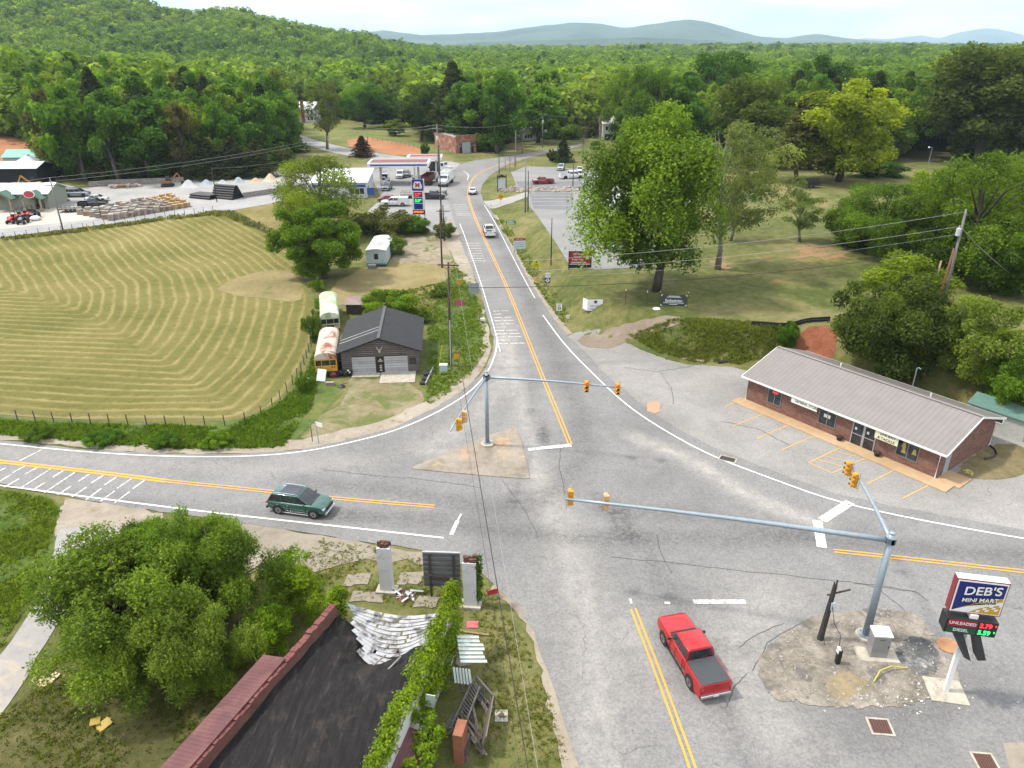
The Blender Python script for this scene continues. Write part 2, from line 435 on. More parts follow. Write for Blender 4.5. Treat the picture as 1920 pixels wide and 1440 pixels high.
# terrain
xx, yy = np.meshgrid(GX, GY); zz = hgt(xx, yy)
nx, ny = len(GX), len(GY)
V = np.stack([xx.ravel(), yy.ravel(), zz.ravel()], 1)
i0 = (np.arange(ny - 1)[:, None] * nx + np.arange(nx - 1)[None]).ravel()
Fq = np.stack([i0, i0 + 1, i0 + nx + 1, i0 + nx], 1)
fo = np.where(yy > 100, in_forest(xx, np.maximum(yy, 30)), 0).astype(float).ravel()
def lawnmat(name, forest=False, cols=((.06, .08, .02), (.125, .13, .042), (.215, .18, .085)), bare=((.30, .15, .07), .07, .60, .72)):
    n = NT(name); v = n.coord('Object'); cols = [dim(q, .82) for q in cols]; bare = (dim(bare[0]), *bare[1:]) if bare else None
    a = n.noise(v, .09, 6, .62, .5); b = n.noise(v, .8, 8, .72); c = n.noise(v, 9, 5, .75)
    f = n.math('ADD', n.math('MULTIPLY', a, .40), n.math('ADD', n.math('MULTIPLY', b, .34), n.math('MULTIPLY', c, .26)))
    col = n.ramp(f, [(.41, cols[0]), (.5, cols[1]), (.585, cols[2])])
    if bare:
        pf = n.ramp(n.noise(v, bare[1], 9, .66, .4), [(bare[2], 0.), (bare[3], .8)]); col = n.mix(pf, col, n.mix(c, bare[0], tuple(x * 1.4 for x in bare[0])))
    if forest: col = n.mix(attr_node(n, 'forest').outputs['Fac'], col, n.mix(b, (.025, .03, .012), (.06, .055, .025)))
    n.bump(n.math('ADD', b, c), .7, .12); return n.base(col, .95, 0, .1)
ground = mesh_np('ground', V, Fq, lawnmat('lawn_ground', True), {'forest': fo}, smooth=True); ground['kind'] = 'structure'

# hay field mown in rings
FIELD = W([(-420, 500), (0, 449), (140, 432), (290, 410), (392, 401), (430, 407), (470, 427), (520, 447), (545, 480), (562, 520), (585, 560), (590, 600), (580, 650), (565, 690), (545, 730), (490, 772), (440, 790), (300, 794), (100, 784), (0, 778), (-420, 740)])
FIELD = smoothpoly(FIELD, 2)
ROW = np.array(W([(330, 372), (470, 440), (590, 520), (594, 600), (562, 690), (505, 770), (440, 800), (300, 803), (0, 792), (-420, 765)]))
def rowdist(X, Y):
    d, s, _ = segdist(X, Y, np.array(smoothpoly(ROW, 3, closed=False)))
    return np.where(s > 0, d, -d) + .6 * vnoise(X, Y, 9, 2)
def haymat():
    n = NT('mown_hay'); v = n.coord('Object'); a = attr_node(n, 'row').outputs['Fac']
    b = n.noise(v, 1.0, 8, .75); c = n.noise(v, 8, 5, .75); d = n.noise(v, .06, 5)
    ph = n.math('ADD', n.math('MULTIPLY', a, 2 * math.pi / 1.6), n.math('MULTIPLY', b, 4.6))
    s_ = n.math('ADD', n.math('MULTIPLY', n.math('SINE', ph), .5), .5)
    s_ = n.math('ADD', n.math('MULTIPLY', n.math('MULTIPLY', n.math('POWER', s_, 4.0), n.ramp(n.noise(v, .22, 5), [(.3, .15), (.6, 1.)])), .40), n.math('MULTIPLY', n.math('ADD', c, n.math('ADD', n.math('MULTIPLY', d, 1.3), n.math('ADD', b, -1.1))), .62))
    col = n.ramp(s_, [(.10, (.080, .084, .021)), (.30, (.126, .120, .034)), (.52, (.190, .160, .056)), (.85, (.27, .225, .10))])
    n.bump(n.math('ADD', s_, c), .8, .15); return n.base(col, .95, 0, .1)
sheet('hay_field', FIELD, haymat(), .02, {'row': rowdist}, gx=lines((-150, 60, 1.5)), gy=lines((40, 180, 1.5)))
sheet('meadow', smoothpoly(W([(400, 398), (440, 393), (538, 374), (560, 440), (525, 446), (475, 425), (435, 404)]), 1), lawnmat('dry_meadow', cols=((.14, .12, .04), (.21, .175, .07), (.28, .22, .1)), bare=None), .02, gx=CX, gy=CY)

# asphalt
def wear_mark_field(lst):
    P_ = [(np.array(W(p)), wd, am) for p, wd, am in lst]
    def fn(X, Y):
        o = np.zeros(len(X))
        for p, wd, am in P_:
            d, _, _ = segdist(X, Y, p); o = o + am * np.exp(-(d / wd) ** 2)
        return o
    return fn
DARK = wear_mark_field([([(60, 925), (300, 945), (520, 965), (700, 975)], .7, .45), ([(620, 962), (760, 975), (860, 985), (1000, 1003), (1120, 1010), (1500, 1010), (1920, 1046)], 1.1, .9),
                  ([(560, 905), (760, 925), (940, 955), (1020, 940), (1100, 850), (1080, 760), (1030, 640), (985, 545), (930, 440), (890, 375)], 1.3, .85),
                  ([(1000, 770), (1012, 800), (1025, 830)], .35, 1.3), ([(985, 700), (1000, 760), (1030, 850)], .5, .6),
                  ([(1310, 1250), (1265, 1130), (1215, 1040), (1165, 985), (1120, 930)], .8, .9), ([(1420, 1460), (1380, 1380), (1350, 1310)], .9, .9),
                  ([(1345, 1205), (1385, 1215)], .5, .9), ([(1500, 1000), (1300, 970), (1120, 955)], 1.2, .7), ([(1170, 960), (1165, 1000)], .8, .6),  # first entry: short dark mark beside the red pickup
                  ([(1900, 1250), (1800, 1300), (1500, 1420)], 1.2, .5)])
LIGHT = wear_mark_field([([(1190, 820), (1290, 860), (1420, 940), (1525, 978)], .9, 1.0), ([(1010, 900), (1045, 980), (1085, 1090), (1105, 1200), (1130, 1440)], 1.3, .7), ([(860, 860), (800, 840), (880, 790), (940, 720), (935, 640)], 1.6, .55),
                   ([(945, 600), (965, 700), (985, 800), (1005, 890)], .9, .7), ([(700, 860), (500, 880), (200, 865), (0, 845)], 1.3, .3), ([(1450, 1120), (1380, 1200), (1390, 1300), (1480, 1400)], 2.0, .5), ([(1230, 1300), (1180, 1180)], 1.2, .45)])
def asphalt(name, c=(.215, .209, .204), dk=(.085, .083, .084), lt=(.40, .375, .34), crack=True, patchy=.16, wear=True):
    n = NT(name); v = n.coord('Object'); c, dk, lt = dim(c, .70), dim(dk, .75), dim(lt, .68)
    big = n.noise(v, .12, 6, .6, .5); mid = n.noise(v, .9, 8, .72); fine = n.noise(v, 6, 4, .85)
    col = n.ramp(big, [(.3, tuple(x * (1 - patchy) for x in c)), (.7, tuple(x * (1 + patchy) for x in c))])
    if wear:
        dkf = n.math('MULTIPLY', attr_node(n, 'dark').outputs['Fac'], n.ramp(n.noise(v, 2.6, 6, .8), [(.35, .15), (.62, 1.)])); ltf = n.math('MULTIPLY', attr_node(n, 'pale').outputs['Fac'], n.ramp(mid, [(.25, .3), (.6, 1.)]))
        col = n.mix(n.math('MULTIPLY', ltf, .85), col, lt); col = n.mix(n.math('MULTIPLY', dkf, .72), col, dk)
    col = n.mix(.42, col, n.ramp(mid, [(.25, .72), (.75, 1.22)]), 'MULTIPLY')
    col = n.mix(.85, col, n.ramp(fine, [(.3, .62), (.5, 1.0), (.7, 1.38)]), 'MULTIPLY')
    for vs_, rad_, lo_ in ((1.3, .075, .5), (3.1, .07, .55)):       # oil drips and specks
        vo = n.n('ShaderNodeTexVoronoi', feature='F1', i_Scale=vs_); n.l(v, vo.inputs['Vector'])
        dot = n.math('LESS_THAN', vo.outputs['Distance'], rad_); mk = n.ramp(n.noise(v, .35, 4), [(lo_, 0.), (lo_ + .1, .6)]); col = n.mix(n.math('MULTIPLY', dot, mk), col, (.035, .033, .032))
    if crack:
        dv = n.n('ShaderNodeMix', data_type='RGBA', blend_type='LINEAR_LIGHT'); dv.inputs[0].default_value = .35
        nn = n.n('ShaderNodeTexNoise', i_Scale=1.1, i_Detail=5.0); n.l(v, nn.inputs['Vector']); n.l(v, dv.inputs[6]); n.l(nn.outputs['Color'], dv.inputs[7])
        for sc_, wd_, lo in ((.22, .010, .42), (.6, .016, .56)):
            vo = n.n('ShaderNodeTexVoronoi', feature='DISTANCE_TO_EDGE', i_Scale=sc_); n.l(dv.outputs[2], vo.inputs['Vector'])
            ed = n.math('LESS_THAN', vo.outputs['Distance'], wd_ * .30); mk = n.ramp(n.noise(v, .16, 4), [(lo + .06, 0.), (lo + .14, .55)])
            col = n.mix(n.math('MULTIPLY', ed, mk), col, (.05, .048, .045))
    n.bump(fine, .25, .01); return n.base(col, .88, 0, .25)
ROADPX = [(-420, 786), (0, 826), (150, 842), (300, 851), (450, 852), (560, 844), (640, 828), (740, 802), (815, 766), (870, 732), (905, 698), (924, 660), (926, 640), (915, 600), (900, 545), (885, 505), (868, 465), (858, 430), (848, 405), (838, 372),
          (837, 345), (848, 322), (862, 308), (890, 301), (940, 295), (985, 288), (1035, 280), (1095, 268), (1095, 273), (1035, 286), (985, 298), (945, 312), (918, 330), (904, 347), (901, 362), (908, 380), (926, 402), (941, 432), (963, 470), (999, 538), (1039, 598), (1062, 626), (1085, 648),
          (1128, 694), (1185, 745), (1252, 793), (1342, 842), (1457, 886), (1566, 926), (1706, 956), (1920, 994), (2500, 1085), (2900, 1500), (3000, 1900), (1100, 1900), (1090, 1520), (1085, 1440), (1075, 1417), (1050, 1330), (1030, 1260), (1000, 1187), (975, 1137), (925, 1097), (900, 1074), (850, 1053), (797, 1033),
          (710, 1020), (590, 1002), (472, 985), (250, 952), (110, 930), (0, 908), (-420, 845)]
ROADW = W(ROADPX)
ROADX, ROADY = lines((-150, -60, 3), (-60, 60, 1), (60, 200, 3)), lines((-20, 15, 5), (15, 120, 1), (120, 400, 2.5))
road = sheet('road', jag(ROADW, .06, 1.2, 3), asphalt('road_asphalt'), .055, {'dark': DARK, 'pale': LIGHT}, gx=ROADX, gy=ROADY)
LOTM = asphalt('lot_asphalt', (.275, .262, .245), patchy=.2, wear=False)
sheet('parking_lot', jag(W([(1060, 632), (1085, 622), (1120, 618), (1170, 622), (1172, 640), (1200, 655), (1260, 677), (1290, 684), (1372, 688), (1420, 700), (1600, 720), (1900, 800), (2300, 950), (2600, 1130), (1920, 1015), (1560, 945), (1330, 860), (1180, 770), (1090, 668)]), .12, 1.5, 5), LOTM, .03, gx=ROADX, gy=ROADY)
TRKM = soil('track_dirt', ((.17, .135, .10), (.23, .185, .14), (.29, .24, .185)))
sheet('dirt_track', jag(smoothpoly(W([(1082, 648), (1090, 628), (1140, 620), (1176, 624), (1172, 644), (1130, 656)]), 1), .12, .6, 6), TRKM, .06)
FORE = asphalt('forecourt_asphalt', (.27, .26, .255), wear=False)
sheet('forecourt', W([(690, 396), (716, 372), (700, 340), (690, 320), (760, 309), (862, 309), (846, 325), (838, 345), (840, 372), (850, 405), (857, 425), (835, 440), (780, 432), (730, 425)]), FORE, .03, gx=ROADX, gy=ROADY)
sheet('side_road', smoothpoly(W([(520, 232), (545, 243), (567, 256), (620, 270), (655, 278), (695, 285), (755, 294), (805, 300), (862, 304), (862, 315), (800, 312), (750, 305), (690, 297), (640, 290), (600, 280), (560, 266), (530, 248), (505, 236)]), 1), asphalt('pale_asphalt', (.31, .30, .29), crack=False, wear=False), .035, gx=CX, gy=CY)
sheet('upper_lot', W([(958, 323), (985, 312), (1050, 314), (1115, 321), (1230, 338), (1230, 500), (1112, 506), (1068, 498), (1040, 452), (1005, 402), (992, 386), (990, 357), (968, 351)]), asphalt('upper_lot_asphalt', (.24, .235, .23), wear=False), .05, gx=lines((-20, 60, 1.5)), gy=lines((100, 260, 2)))
SEAL = asphalt('dark_seal', (.17, .17, .175), wear=False, crack=False)
sheet('sealed_lot', W([(993, 363), (1076, 362), (1071, 394), (1001, 392)]), SEAL, .075, gx=lines((-20, 60, 1.5)), gy=lines((100, 260, 2)))
sheet('sealed_lot', W([(966, 340), (1118, 341), (1112, 353), (975, 352)]), SEAL, .075, gx=lines((-20, 60, 1.5)), gy=lines((100, 260, 2)))
sheet('driveway', W([(900, 376), (950, 371), (995, 358), (998, 366), (960, 381), (914, 391)]), asphalt('drive_asphalt', (.33, .31, .29), wear=False), .05)
YARDM = soil('yard_gravel', ((.26, .255, .25), (.33, .32, .31), (.40, .38, .36)))
sheet('supply_yard', W([(-500, 420), (0, 352), (60, 333), (150, 352), (300, 344), (430, 330), (560, 318), (590, 335), (560, 370), (500, 372), (430, 384), (330, 398), (180, 412), (0, 428), (-500, 500)]), YARDM, .03, gx=CX, gy=CY)
sheet('concrete_pad', W([(-300, 425), (0, 398), (110, 390), (170, 400), (188, 412), (60, 425), (0, 431), (-300, 470)]), soil('pale_concrete', ((.38, .34, .29), (.45, .41, .36), (.5, .46, .41)), bump=.1), .05, gx=CX, gy=CY)
sheet('frontage_road', W([(-500, 498), (0, 430), (180, 411), (330, 397), (430, 383), (500, 372), (580, 352), (582, 364), (520, 380), (440, 394), (300, 410), (140, 428), (0, 446), (-500, 522)]), asphalt('frontage_asphalt', (.33, .325, .32), crack=False, wear=False), .06, gx=CX, gy=CY)
CLAY = soil('red_clay', ((.28, .12, .055), (.36, .165, .08), (.43, .22, .12)))
sheet('clay_bank', jag(W([(-200, 330), (-200, 250), (0, 250), (60, 262), (70, 300), (62, 330), (0, 345)]), .8, 4, 3), CLAY, .04, gx=CX, gy=CY)
sheet('ploughed_field', W([(650, 262), (690, 258), (760, 270), (800, 283), (786, 291), (740, 291), (700, 284), (655, 276)]), CLAY, .03, gx=CX, gy=CY)
sheet('house_lawn', W([(552, 231), (640, 233), (720, 242), (800, 262), (870, 288), (800, 283), (760, 270), (690, 258), (650, 262), (655, 276), (620, 268), (567, 253), (545, 241)]), lawnmat('green_lawn', cols=((.10, .12, .035), (.15, .16, .05), (.21, .2, .075)), bare=None), .02, gx=CX, gy=CY)
SAND = soil('sandy_shoulder', ((.23, .195, .15), (.31, .265, .21), (.39, .34, .275)), patch=((.16, .13, .07), .8, .55, .68))
def strip(px, wid, shift=0.0):                     # world polygon along a px polyline; shift>0 = left of travel
    p = np.array(smoothpoly(W(px), 2, closed=False)); t = np.gradient(p, axis=0); t /= np.linalg.norm(t, axis=1)[:, None]; nrm = np.stack([-t[:, 1], t[:, 0]], 1)
    wid = np.interp(np.linspace(0, 1, len(p)), np.linspace(0, 1, len(wid)), wid)[:, None] if hasattr(wid, '__len__') else wid
    a = p + nrm * (shift + wid / 2); b = p + nrm * (shift - wid / 2)
    return [tuple(q) for q in a] + [tuple(q) for q in b[::-1]]
for k, (pp, wd, sh) in enumerate([([(-420, 783), (0, 823), (150, 839), (300, 848), (450, 849), (560, 841), (640, 825), (740, 799), (815, 763), (870, 729), (905, 695), (924, 657), (920, 620), (908, 580)], [1.2, 1.4, 1.8, 2.0, 2.2, 1.4, .9, .8], .6),
                                 ([(926, 1098), (976, 1138), (1002, 1188), (1032, 1262), (1052, 1332), (1078, 1420), (1092, 1520)], [.8, .5, .7, 1.4, 1.3], -.1),
                                 ([(901, 545), (886, 505), (866, 465), (852, 430), (842, 412)], [.6, 2.4, 3.4, 2.0], 1.0),
                                 ([(1062, 628), (1040, 600), (1000, 540), (964, 472), (942, 434), (927, 404)], [1.4, 1.0, .5, .5], -.2)]):
    sheet('sandy_shoulder', jag(strip(pp, wd, sh), .12, .9, 10 + k), SAND, .042, gx=ROADX, gy=ROADY)
sheet('dirt_track', jag(strip([(1130, 634), (1180, 622), (1230, 608), (1275, 600)], [2.6, 1.8]), .1, .6, 7), TRKM, .062)
OLDC = soil('old_concrete', ((.20, .17, .13), (.27, .235, .185), (.33, .29, .235)), patch=((.2, .17, .14), .5, .52, .66))
sheet('old_apron', jag(W([(420, 972), (600, 1004), (712, 1022), (800, 1036), (845, 1056), (760, 1052), (690, 1048), (640, 1062), (560, 1080), (440, 1060)]), .15, 1, 20), OLDC, .04, gx=FLATX, gy=FLATY)
GREYDR = soil('driveway_concrete', ((.24, .23, .22), (.31, .295, .28), (.37, .35, .33)), bump=.2, patch=((.36, .31, .25), .25, .5, .6))
sheet('driveway', jag(smoothpoly(W([(112, 938), (180, 942), (260, 955), (228, 985), (205, 1040), (150, 1120), (100, 1180), (40, 1290), (-60, 1420), (-300, 1420), (-90, 1310), (0, 1235), (80, 1115), (105, 1010)]), 1), .08, 1, 21), GREYDR, .04, gx=FLATX, gy=FLATY)
sheet('sand_patch', jag(smoothpoly(W([(118, 930), (250, 952), (330, 965), (240, 985), (190, 992), (128, 990), (100, 1010), (108, 960)]), 1), .15, .8, 22), SAND, .05, gx=FLATX, gy=FLATY)
YARDD = soil('yard_dirt', ((.15, .13, .06), (.225, .19, .11), (.30, .26, .185)), patch=((.10, .115, .035), .35, .46, .58))
sheet('garage_yard', jag(smoothpoly(W([(640, 712), (700, 705), (790, 725), (800, 760), (745, 798), (660, 820), (600, 832), (560, 830), (590, 790), (650, 755)]), 1), .25, 1, 23), YARDD, .03, gx=FLATX, gy=FLATY)
STRAW = soil('straw_ground', ((.16, .135, .055), (.24, .19, .085), (.31, .25, .13)), patch=((.1, .12, .035), .22, .55, .68))
sheet('straw_ground', jag(smoothpoly(W([(605, 545), (680, 500), (760, 480), (850, 495), (870, 520), (800, 560), (700, 545), (640, 570), (608, 590)]), 1), .3, 1.5, 24), STRAW, .03, gx=CX, gy=CY)
sheet('straw_ground', jag(smoothpoly(W([(400, 540), (470, 510), (540, 505), (575, 540), (560, 570), (500, 560), (430, 555)]), 1), .3, 1.5, 25), STRAW, .045, gx=CX, gy=CY)
sheet('rubble_ground', jag(smoothpoly(W([(730, 452), (800, 440), (842, 448), (850, 470), (846, 500), (770, 490), (735, 500)]), 1), .3, 1.5, 26), soil('rubble_dirt', ((.2, .16, .12), (.28, .23, .17), (.36, .3, .24)), patch=((.1, .12, .035), .3, .5, .6)), .035, gx=CX, gy=CY)
WEEDY = lawnmat('weedy_grass', cols=((.05, .085, .018), (.085, .125, .03), (.17, .155, .06)), bare=None)
sheet('roadside_grass', jag(smoothpoly(W([(-420, 752), (0, 784), (150, 792), (440, 800), (540, 740), (575, 690), (640, 720), (640, 745), (580, 800), (545, 838), (440, 846), (300, 846), (0, 818), (-420, 778)]), 1), .2, 1.5, 27), WEEDY, .034, gx=CX, gy=CY)
sheet('roadside_grass', jag(smoothpoly(W([(800, 640), (820, 560), (850, 500), (880, 520), (905, 590), (915, 650), (880, 705), (830, 745), (795, 765), (800, 720)]), 1), .2, 1.5, 28), WEEDY, .034, gx=CX, gy=CY)
sheet('roadside_grass', jag(smoothpoly(W([(-300, 880), (0, 918), (90, 935), (115, 960), (98, 1010), (70, 1110), (0, 1225), (-120, 1320), (-500, 1300)]), 1), .2, 1.5, 29), WEEDY, .034, gx=FLATX, gy=FLATY)
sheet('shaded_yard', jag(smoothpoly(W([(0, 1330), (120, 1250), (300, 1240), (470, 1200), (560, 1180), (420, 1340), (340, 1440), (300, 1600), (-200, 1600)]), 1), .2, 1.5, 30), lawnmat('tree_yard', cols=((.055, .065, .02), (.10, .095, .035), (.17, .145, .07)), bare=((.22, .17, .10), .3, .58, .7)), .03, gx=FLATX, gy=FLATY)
CLAYR = soil('red_cut_clay', ((.17, .055, .03), (.24, .085, .045), (.30, .12, .07)), 1, 3, 12, .9)
sheet('clay_cut', jag(smoothpoly(W([(1488, 655), (1496, 617), (1560, 612), (1572, 660), (1530, 672)]), 1), .25, .6, 31), CLAYR, .06)
DUST = soil('dusty_clay', ((.20, .15, .07), (.29, .165, .085), (.34, .2, .11)), .3, 1.5, 9, .5, patch=((.13, .13, .045), .5, .47, .58))
sheet('clay_patch', jag(smoothpoly(W([(1330, 490), (1360, 480), (1372, 500), (1345, 508)]), 1), .5, .6, 33), DUST, .04)
sheet('clay_patch', jag(smoothpoly(W([(1470, 462), (1530, 455), (1600, 478), (1560, 492), (1500, 478)]), 1), .7, .6, 34), DUST, .04)
# dirt corner by the mini mart sign, raised a little
DIRTC = soil('corner_dirt', ((.115, .10, .085), (.235, .205, .17), (.37, .33, .28)), .45, 2.8, 11, .9, patch=((.12, .11, .10), .6, .54, .62))
sheet('dirt_corner', jag(smoothpoly(W([(1425, 1240), (1440, 1210), (1500, 1170), (1560, 1150), (1640, 1140), (1700, 1148), (1740, 1165), (1755, 1210), (1790, 1250), (1800, 1290), (1770, 1310), (1690, 1325), (1580, 1330), (1480, 1320), (1440, 1310), (1420, 1270)]), 1), .10, .28, 35), DIRTC, .085, gx=FLATX, gy=FLATY)
sheet('clay_stain', jag(smoothpoly(W([(1215, 755), (1235, 752), (1240, 772), (1222, 776), (1212, 768)]), 1), .15, .5, 36), soil('clay_dust', ((.38, .25, .17), (.42, .27, .18), (.45, .3, .2))), .06, gx=FLATX, gy=FLATY)
sheet('burnt_patch', jag(smoothpoly(W([(1682, 1215), (1715, 1190), (1755, 1210), (1765, 1245), (1740, 1268), (1705, 1260), (1680, 1240)]), 2), .10, .15, 37), soil('burnt_ground', ((.05, .05, .05), (.11, .11, .11), (.3, .29, .29)), .5, 4, 20), .092, gx=FLATX, gy=FLATY)
sheet('rust_stain', jag(smoothpoly(W([(1540, 1272), (1600, 1262), (1640, 1280), (1600, 1312), (1560, 1318)]), 2), .10, .15, 38), soil('rust_stain_soil', ((.16, .135, .10), (.26, .205, .13), (.35, .26, .14)), .6, 3, 14), .092, gx=FLATX, gy=FLATY)

# traffic island: triangular raised slab
isl = smoothpoly(W([(770, 877), (962, 800), (972, 808), (996, 898), (985, 900), (780, 882)]), 1)
m_ = MB(); m_.prism(isl, 0, .13); isd = m_.build('traffic_island', soil('island_concrete', ((.19, .16, .125), (.28, .24, .195), (.36, .31, .26)), .3, 2, 14, .3, patch=((.42, .26, .14), .35, .56, .7)), bevel=.03); isd.location.z = 0; isd['kind'] = 'structure'

# painted markings
YEL = None
def paintmat(name, c, w0=.44, w1=.5):
    n = NT(name); v = n.coord('Object'); f = n.noise(v, 5, 8, .75)
    return n.base(n.ramp(f, [(w0 - .14, (.2, .195, .18)), (w1 - .06, c), (1, tuple(min(1, x * 1.05) for x in c))]), .75, 0, .3)
WP = paintmat('road_paint_white', (.60, .59, .57)); YP = paintmat('road_paint_yellow', (.50, .25, .035)); WPO = paintmat('worn_paint_white', (.60, .585, .55), .55, .62)
def marking(pxs, wid, mat, off=.0, z=.078, closed=False, wx=None):
    p = np.array(smoothpoly(W(pxs), 2, closed=False)) if len(pxs) > 2 else np.array(W(pxs))
    t = np.gradient(p, axis=0); t /= np.linalg.norm(t, axis=1)[:, None]; nr = np.stack([-t[:, 1], t[:, 0]], 1)
    return [(p + nr * (off + wid / 2)), (p + nr * (off - wid / 2))]
def markobj(name, strips, mat, z=.078):
    m = MB()
    for a, b in strips:
        za = hgt(a[:, 0], a[:, 1]) + z; zb = hgt(b[:, 0], b[:, 1]) + z
        for i in range(len(a) - 1):
            k = max(1, int(np.hypot(*(a[i + 1] - a[i])) / 2.5)) if a[i][1] > 105 else 1
            for q in range(k):
                t0, t1 = q / k, (q + 1) / k
                def lp(u, t): return u[i] + (u[i + 1] - u[i]) * t
                pts = [lp(b, t0), lp(b, t1), lp(a, t1), lp(a, t0)]
                m.face([(x, y, H1(x, y) + z) for x, y in pts])
    o = m.build(name, mat); o['kind'] = 'structure'; return o
NYEL = [(1069, 834), (1040, 762), (1010, 690), (972, 592), (945, 525), (916, 465), (893, 415), (880, 380), (877, 362), (881, 343), (893, 328), (915, 317), (950, 304), (990, 294), (1035, 283)]
yl = []
for px_, wd in ((NYEL, .13), ([(-420, 815), (0, 867), (160, 884), (312, 903)], .22), ([(312, 903), (480, 920), (640, 937), (815, 951)], .12), ([(1563, 1034), (1740, 1053), (1920, 1073), (2500, 1135)], .13), ([(1187, 1143), (1225, 1240), (1262, 1340), (1300, 1445), (1350, 1600)], .13)):
    for s_ in (-1, 1): yl.append(marking(px_, wd, None, s_ * (.16 if wd < .2 else .17)))
markobj('yellow_centre_line', yl, YP)
wl = [marking([(-420, 792), (0, 833), (150, 848), (300, 857), (450, 858), (560, 850), (640, 835), (740, 810), (820, 775), (880, 738), (915, 700), (930, 662), (932, 640)], .14, None),
      marking([(1018, 592), (1060, 650), (1130, 720), (1180, 765), (1240, 805), (1330, 855), (1450, 900), (1560, 940), (1700, 972), (1920, 1012), (2500, 1105)], .15, None),
      marking([(-420, 858), (0, 911), (140, 930), (370, 959), (475, 971), (715, 997), (832, 1010)], .16, None),
      marking([(938, 660), (925, 610), (912, 565), (898, 520), (884, 480), (872, 445), (862, 420)], .10, None), marking([(1003, 560), (968, 495), (945, 450), (925, 412), (908, 385)], .10, None), marking([(868, 321), (876, 325), (879, 330), (876, 338)], .14, None)]
markobj('white_edge_line', wl, WP)
sb = [marking([(990, 844), (1071, 836)], .55, None), marking([(1300, 1130), (1398, 1130)], .42, None), marking([(1246, 1132), (1256, 1132)], .2, None), marking([(1181, 1124), (1184, 1133)], .15, None),
      marking([(1594, 943), (1541, 977)], .75, None), marking([(1532, 977), (1541, 1028)], .72, None), marking([(865, 964), (858, 978)], .14, None), marking([(858, 978), (846, 1004)], .32, None)]
markobj('stop_line', sb, WPO)
tr = []
for a, b, c, d in [(185, 222, 98, 270), (278, 233, 188, 282), (380, 243, 150, 390), (475, 255, 398, 303), (560, 270, 335, 420), (675, 280, 590, 335), (778, 290, 685, 348), (875, 303, 785, 363), (985, 317, 880, 388), (1090, 325, 997, 390),
                   (85, 283, 0, 335), (145, 315, 35, 380), (338, 345, 240, 405), (535, 372, 435, 437), (652, 378, 540, 453), (760, 390, 645, 475), (860, 408, 755, 485), (975, 412, 862, 497), (40, 235, -60, 290), (-40, 300, -120, 345), (320, 95, 150, 180)]:
    tr.append(marking([(a / 4, 820 + b / 4), (c / 4, 820 + d / 4)], .15, None))
for k in range(11):
    y = 584 + k * 6.1; xa = np.interp(y, [584, 645], [925, 932]); xb = np.interp(y, [584, 645], [953, 984]); xm = xa + (xb - xa) * random.uniform(.45, .6)
    if k % 4 == 1: tr.append(marking([(xa, y), (xm, y - .5)], .17, None))
    else: tr.append(marking([(xa, y + .4), (xm - 3, y)], .17, None)); tr.append(marking([(xm + 1, y - .3), (xb, y - .8)], .17, None))
for y0, y1, n_, xa, xb in ((457, 490, 8, (873, 882), (899, 910)), (384, 404, 7, (851, 856), (875, 884))):
    for k in range(n_):
        t = k / (n_ - 1); y = y0 + (y1 - y0) * t; tr.append(marking([(xa[0] + (xa[1] - xa[0]) * t, y), (xb[0] + (xb[1] - xb[0]) * t, y)], .17, None))
markobj('rumble_bars', tr, WPO)
# parking bay lines in front of the store
YPL = paintmat('bay_paint', (.45, .26, .08))
pk = [[(1432, 705), (1378, 742)], [(1398, 755), (1318, 778)]]
zz8 = lambda x, y: (1360 + x / 3.4286, 540 + y / 3.4286)
for a, b, c, d in [(80, 730, 0, 765), (262, 805, 45, 892), (415, 878, 200, 972), (585, 948, 358, 1045), (748, 1025, 535, 1125), (915, 1090, 685, 1193), (535, 1125, 685, 1193), (585, 1103, 755, 1150), (638, 1082, 800, 1122), (700, 1055, 845, 1085), (1092, 1170, 910, 1262), (1305, 1270, 1138, 1357)]:
    pk.append([zz8(a, b), zz8(c, d)])
markobj('parking_bay_line', [marking(p, .11, None) for p in pk[2:]], YPL, .05)
lotl = [marking([(998, y), (1072, y)], .09, None) for y in (367, 373, 379, 386)]
markobj('lot_line', lotl, WP, .095)

seams = [[(1146, 1046), (1250, 1055), (1340, 1066), (1520, 1085), (1640, 1098), (1720, 1112)], [(1231, 1005), (1240, 1040), (1260, 1078)], [(760, 897), (830, 905), (900, 915)], [(1052, 830), (1048, 870), (1060, 930)], [(940, 900), (985, 960), (1010, 1010)], [(1385, 1215), (1420, 1190), (1470, 1170)], [(1400, 1265), (1375, 1290), (1362, 1330)],
         [(1600, 1095), (1720, 1112), (1740, 1130)], [(1490, 705), (1510, 712), (1520, 740)], [(1240, 700), (1260, 730), (1262, 760)], [(1170, 690), (1230, 698), (1290, 690), (1330, 672)], [(1350, 790), (1420, 805), (1480, 835)], [(600, 880), (700, 893), (760, 897)], [(20, 1000), (60, 1010)], [(1640, 1100), (1700, 1150)], [(1500, 1170), (1440, 1205), (1410, 1260)]]
def jagpx(p):
    o = []
    for (a, b), (c, d) in zip(p[:-1], p[1:]):
        for t in np.arange(0, 1, .125): o.append((a + (c - a) * t, b + (d - b) * t))
    return o + [p[-1]]
markobj('road_seam', [marking([(x + random.uniform(-1.6, 1.6), y + random.uniform(-1.2, 1.2)) for x, y in jagpx(p)], .04, None) for p in seams], plain('seam_tar', (.06, .058, .055), .9), .07)
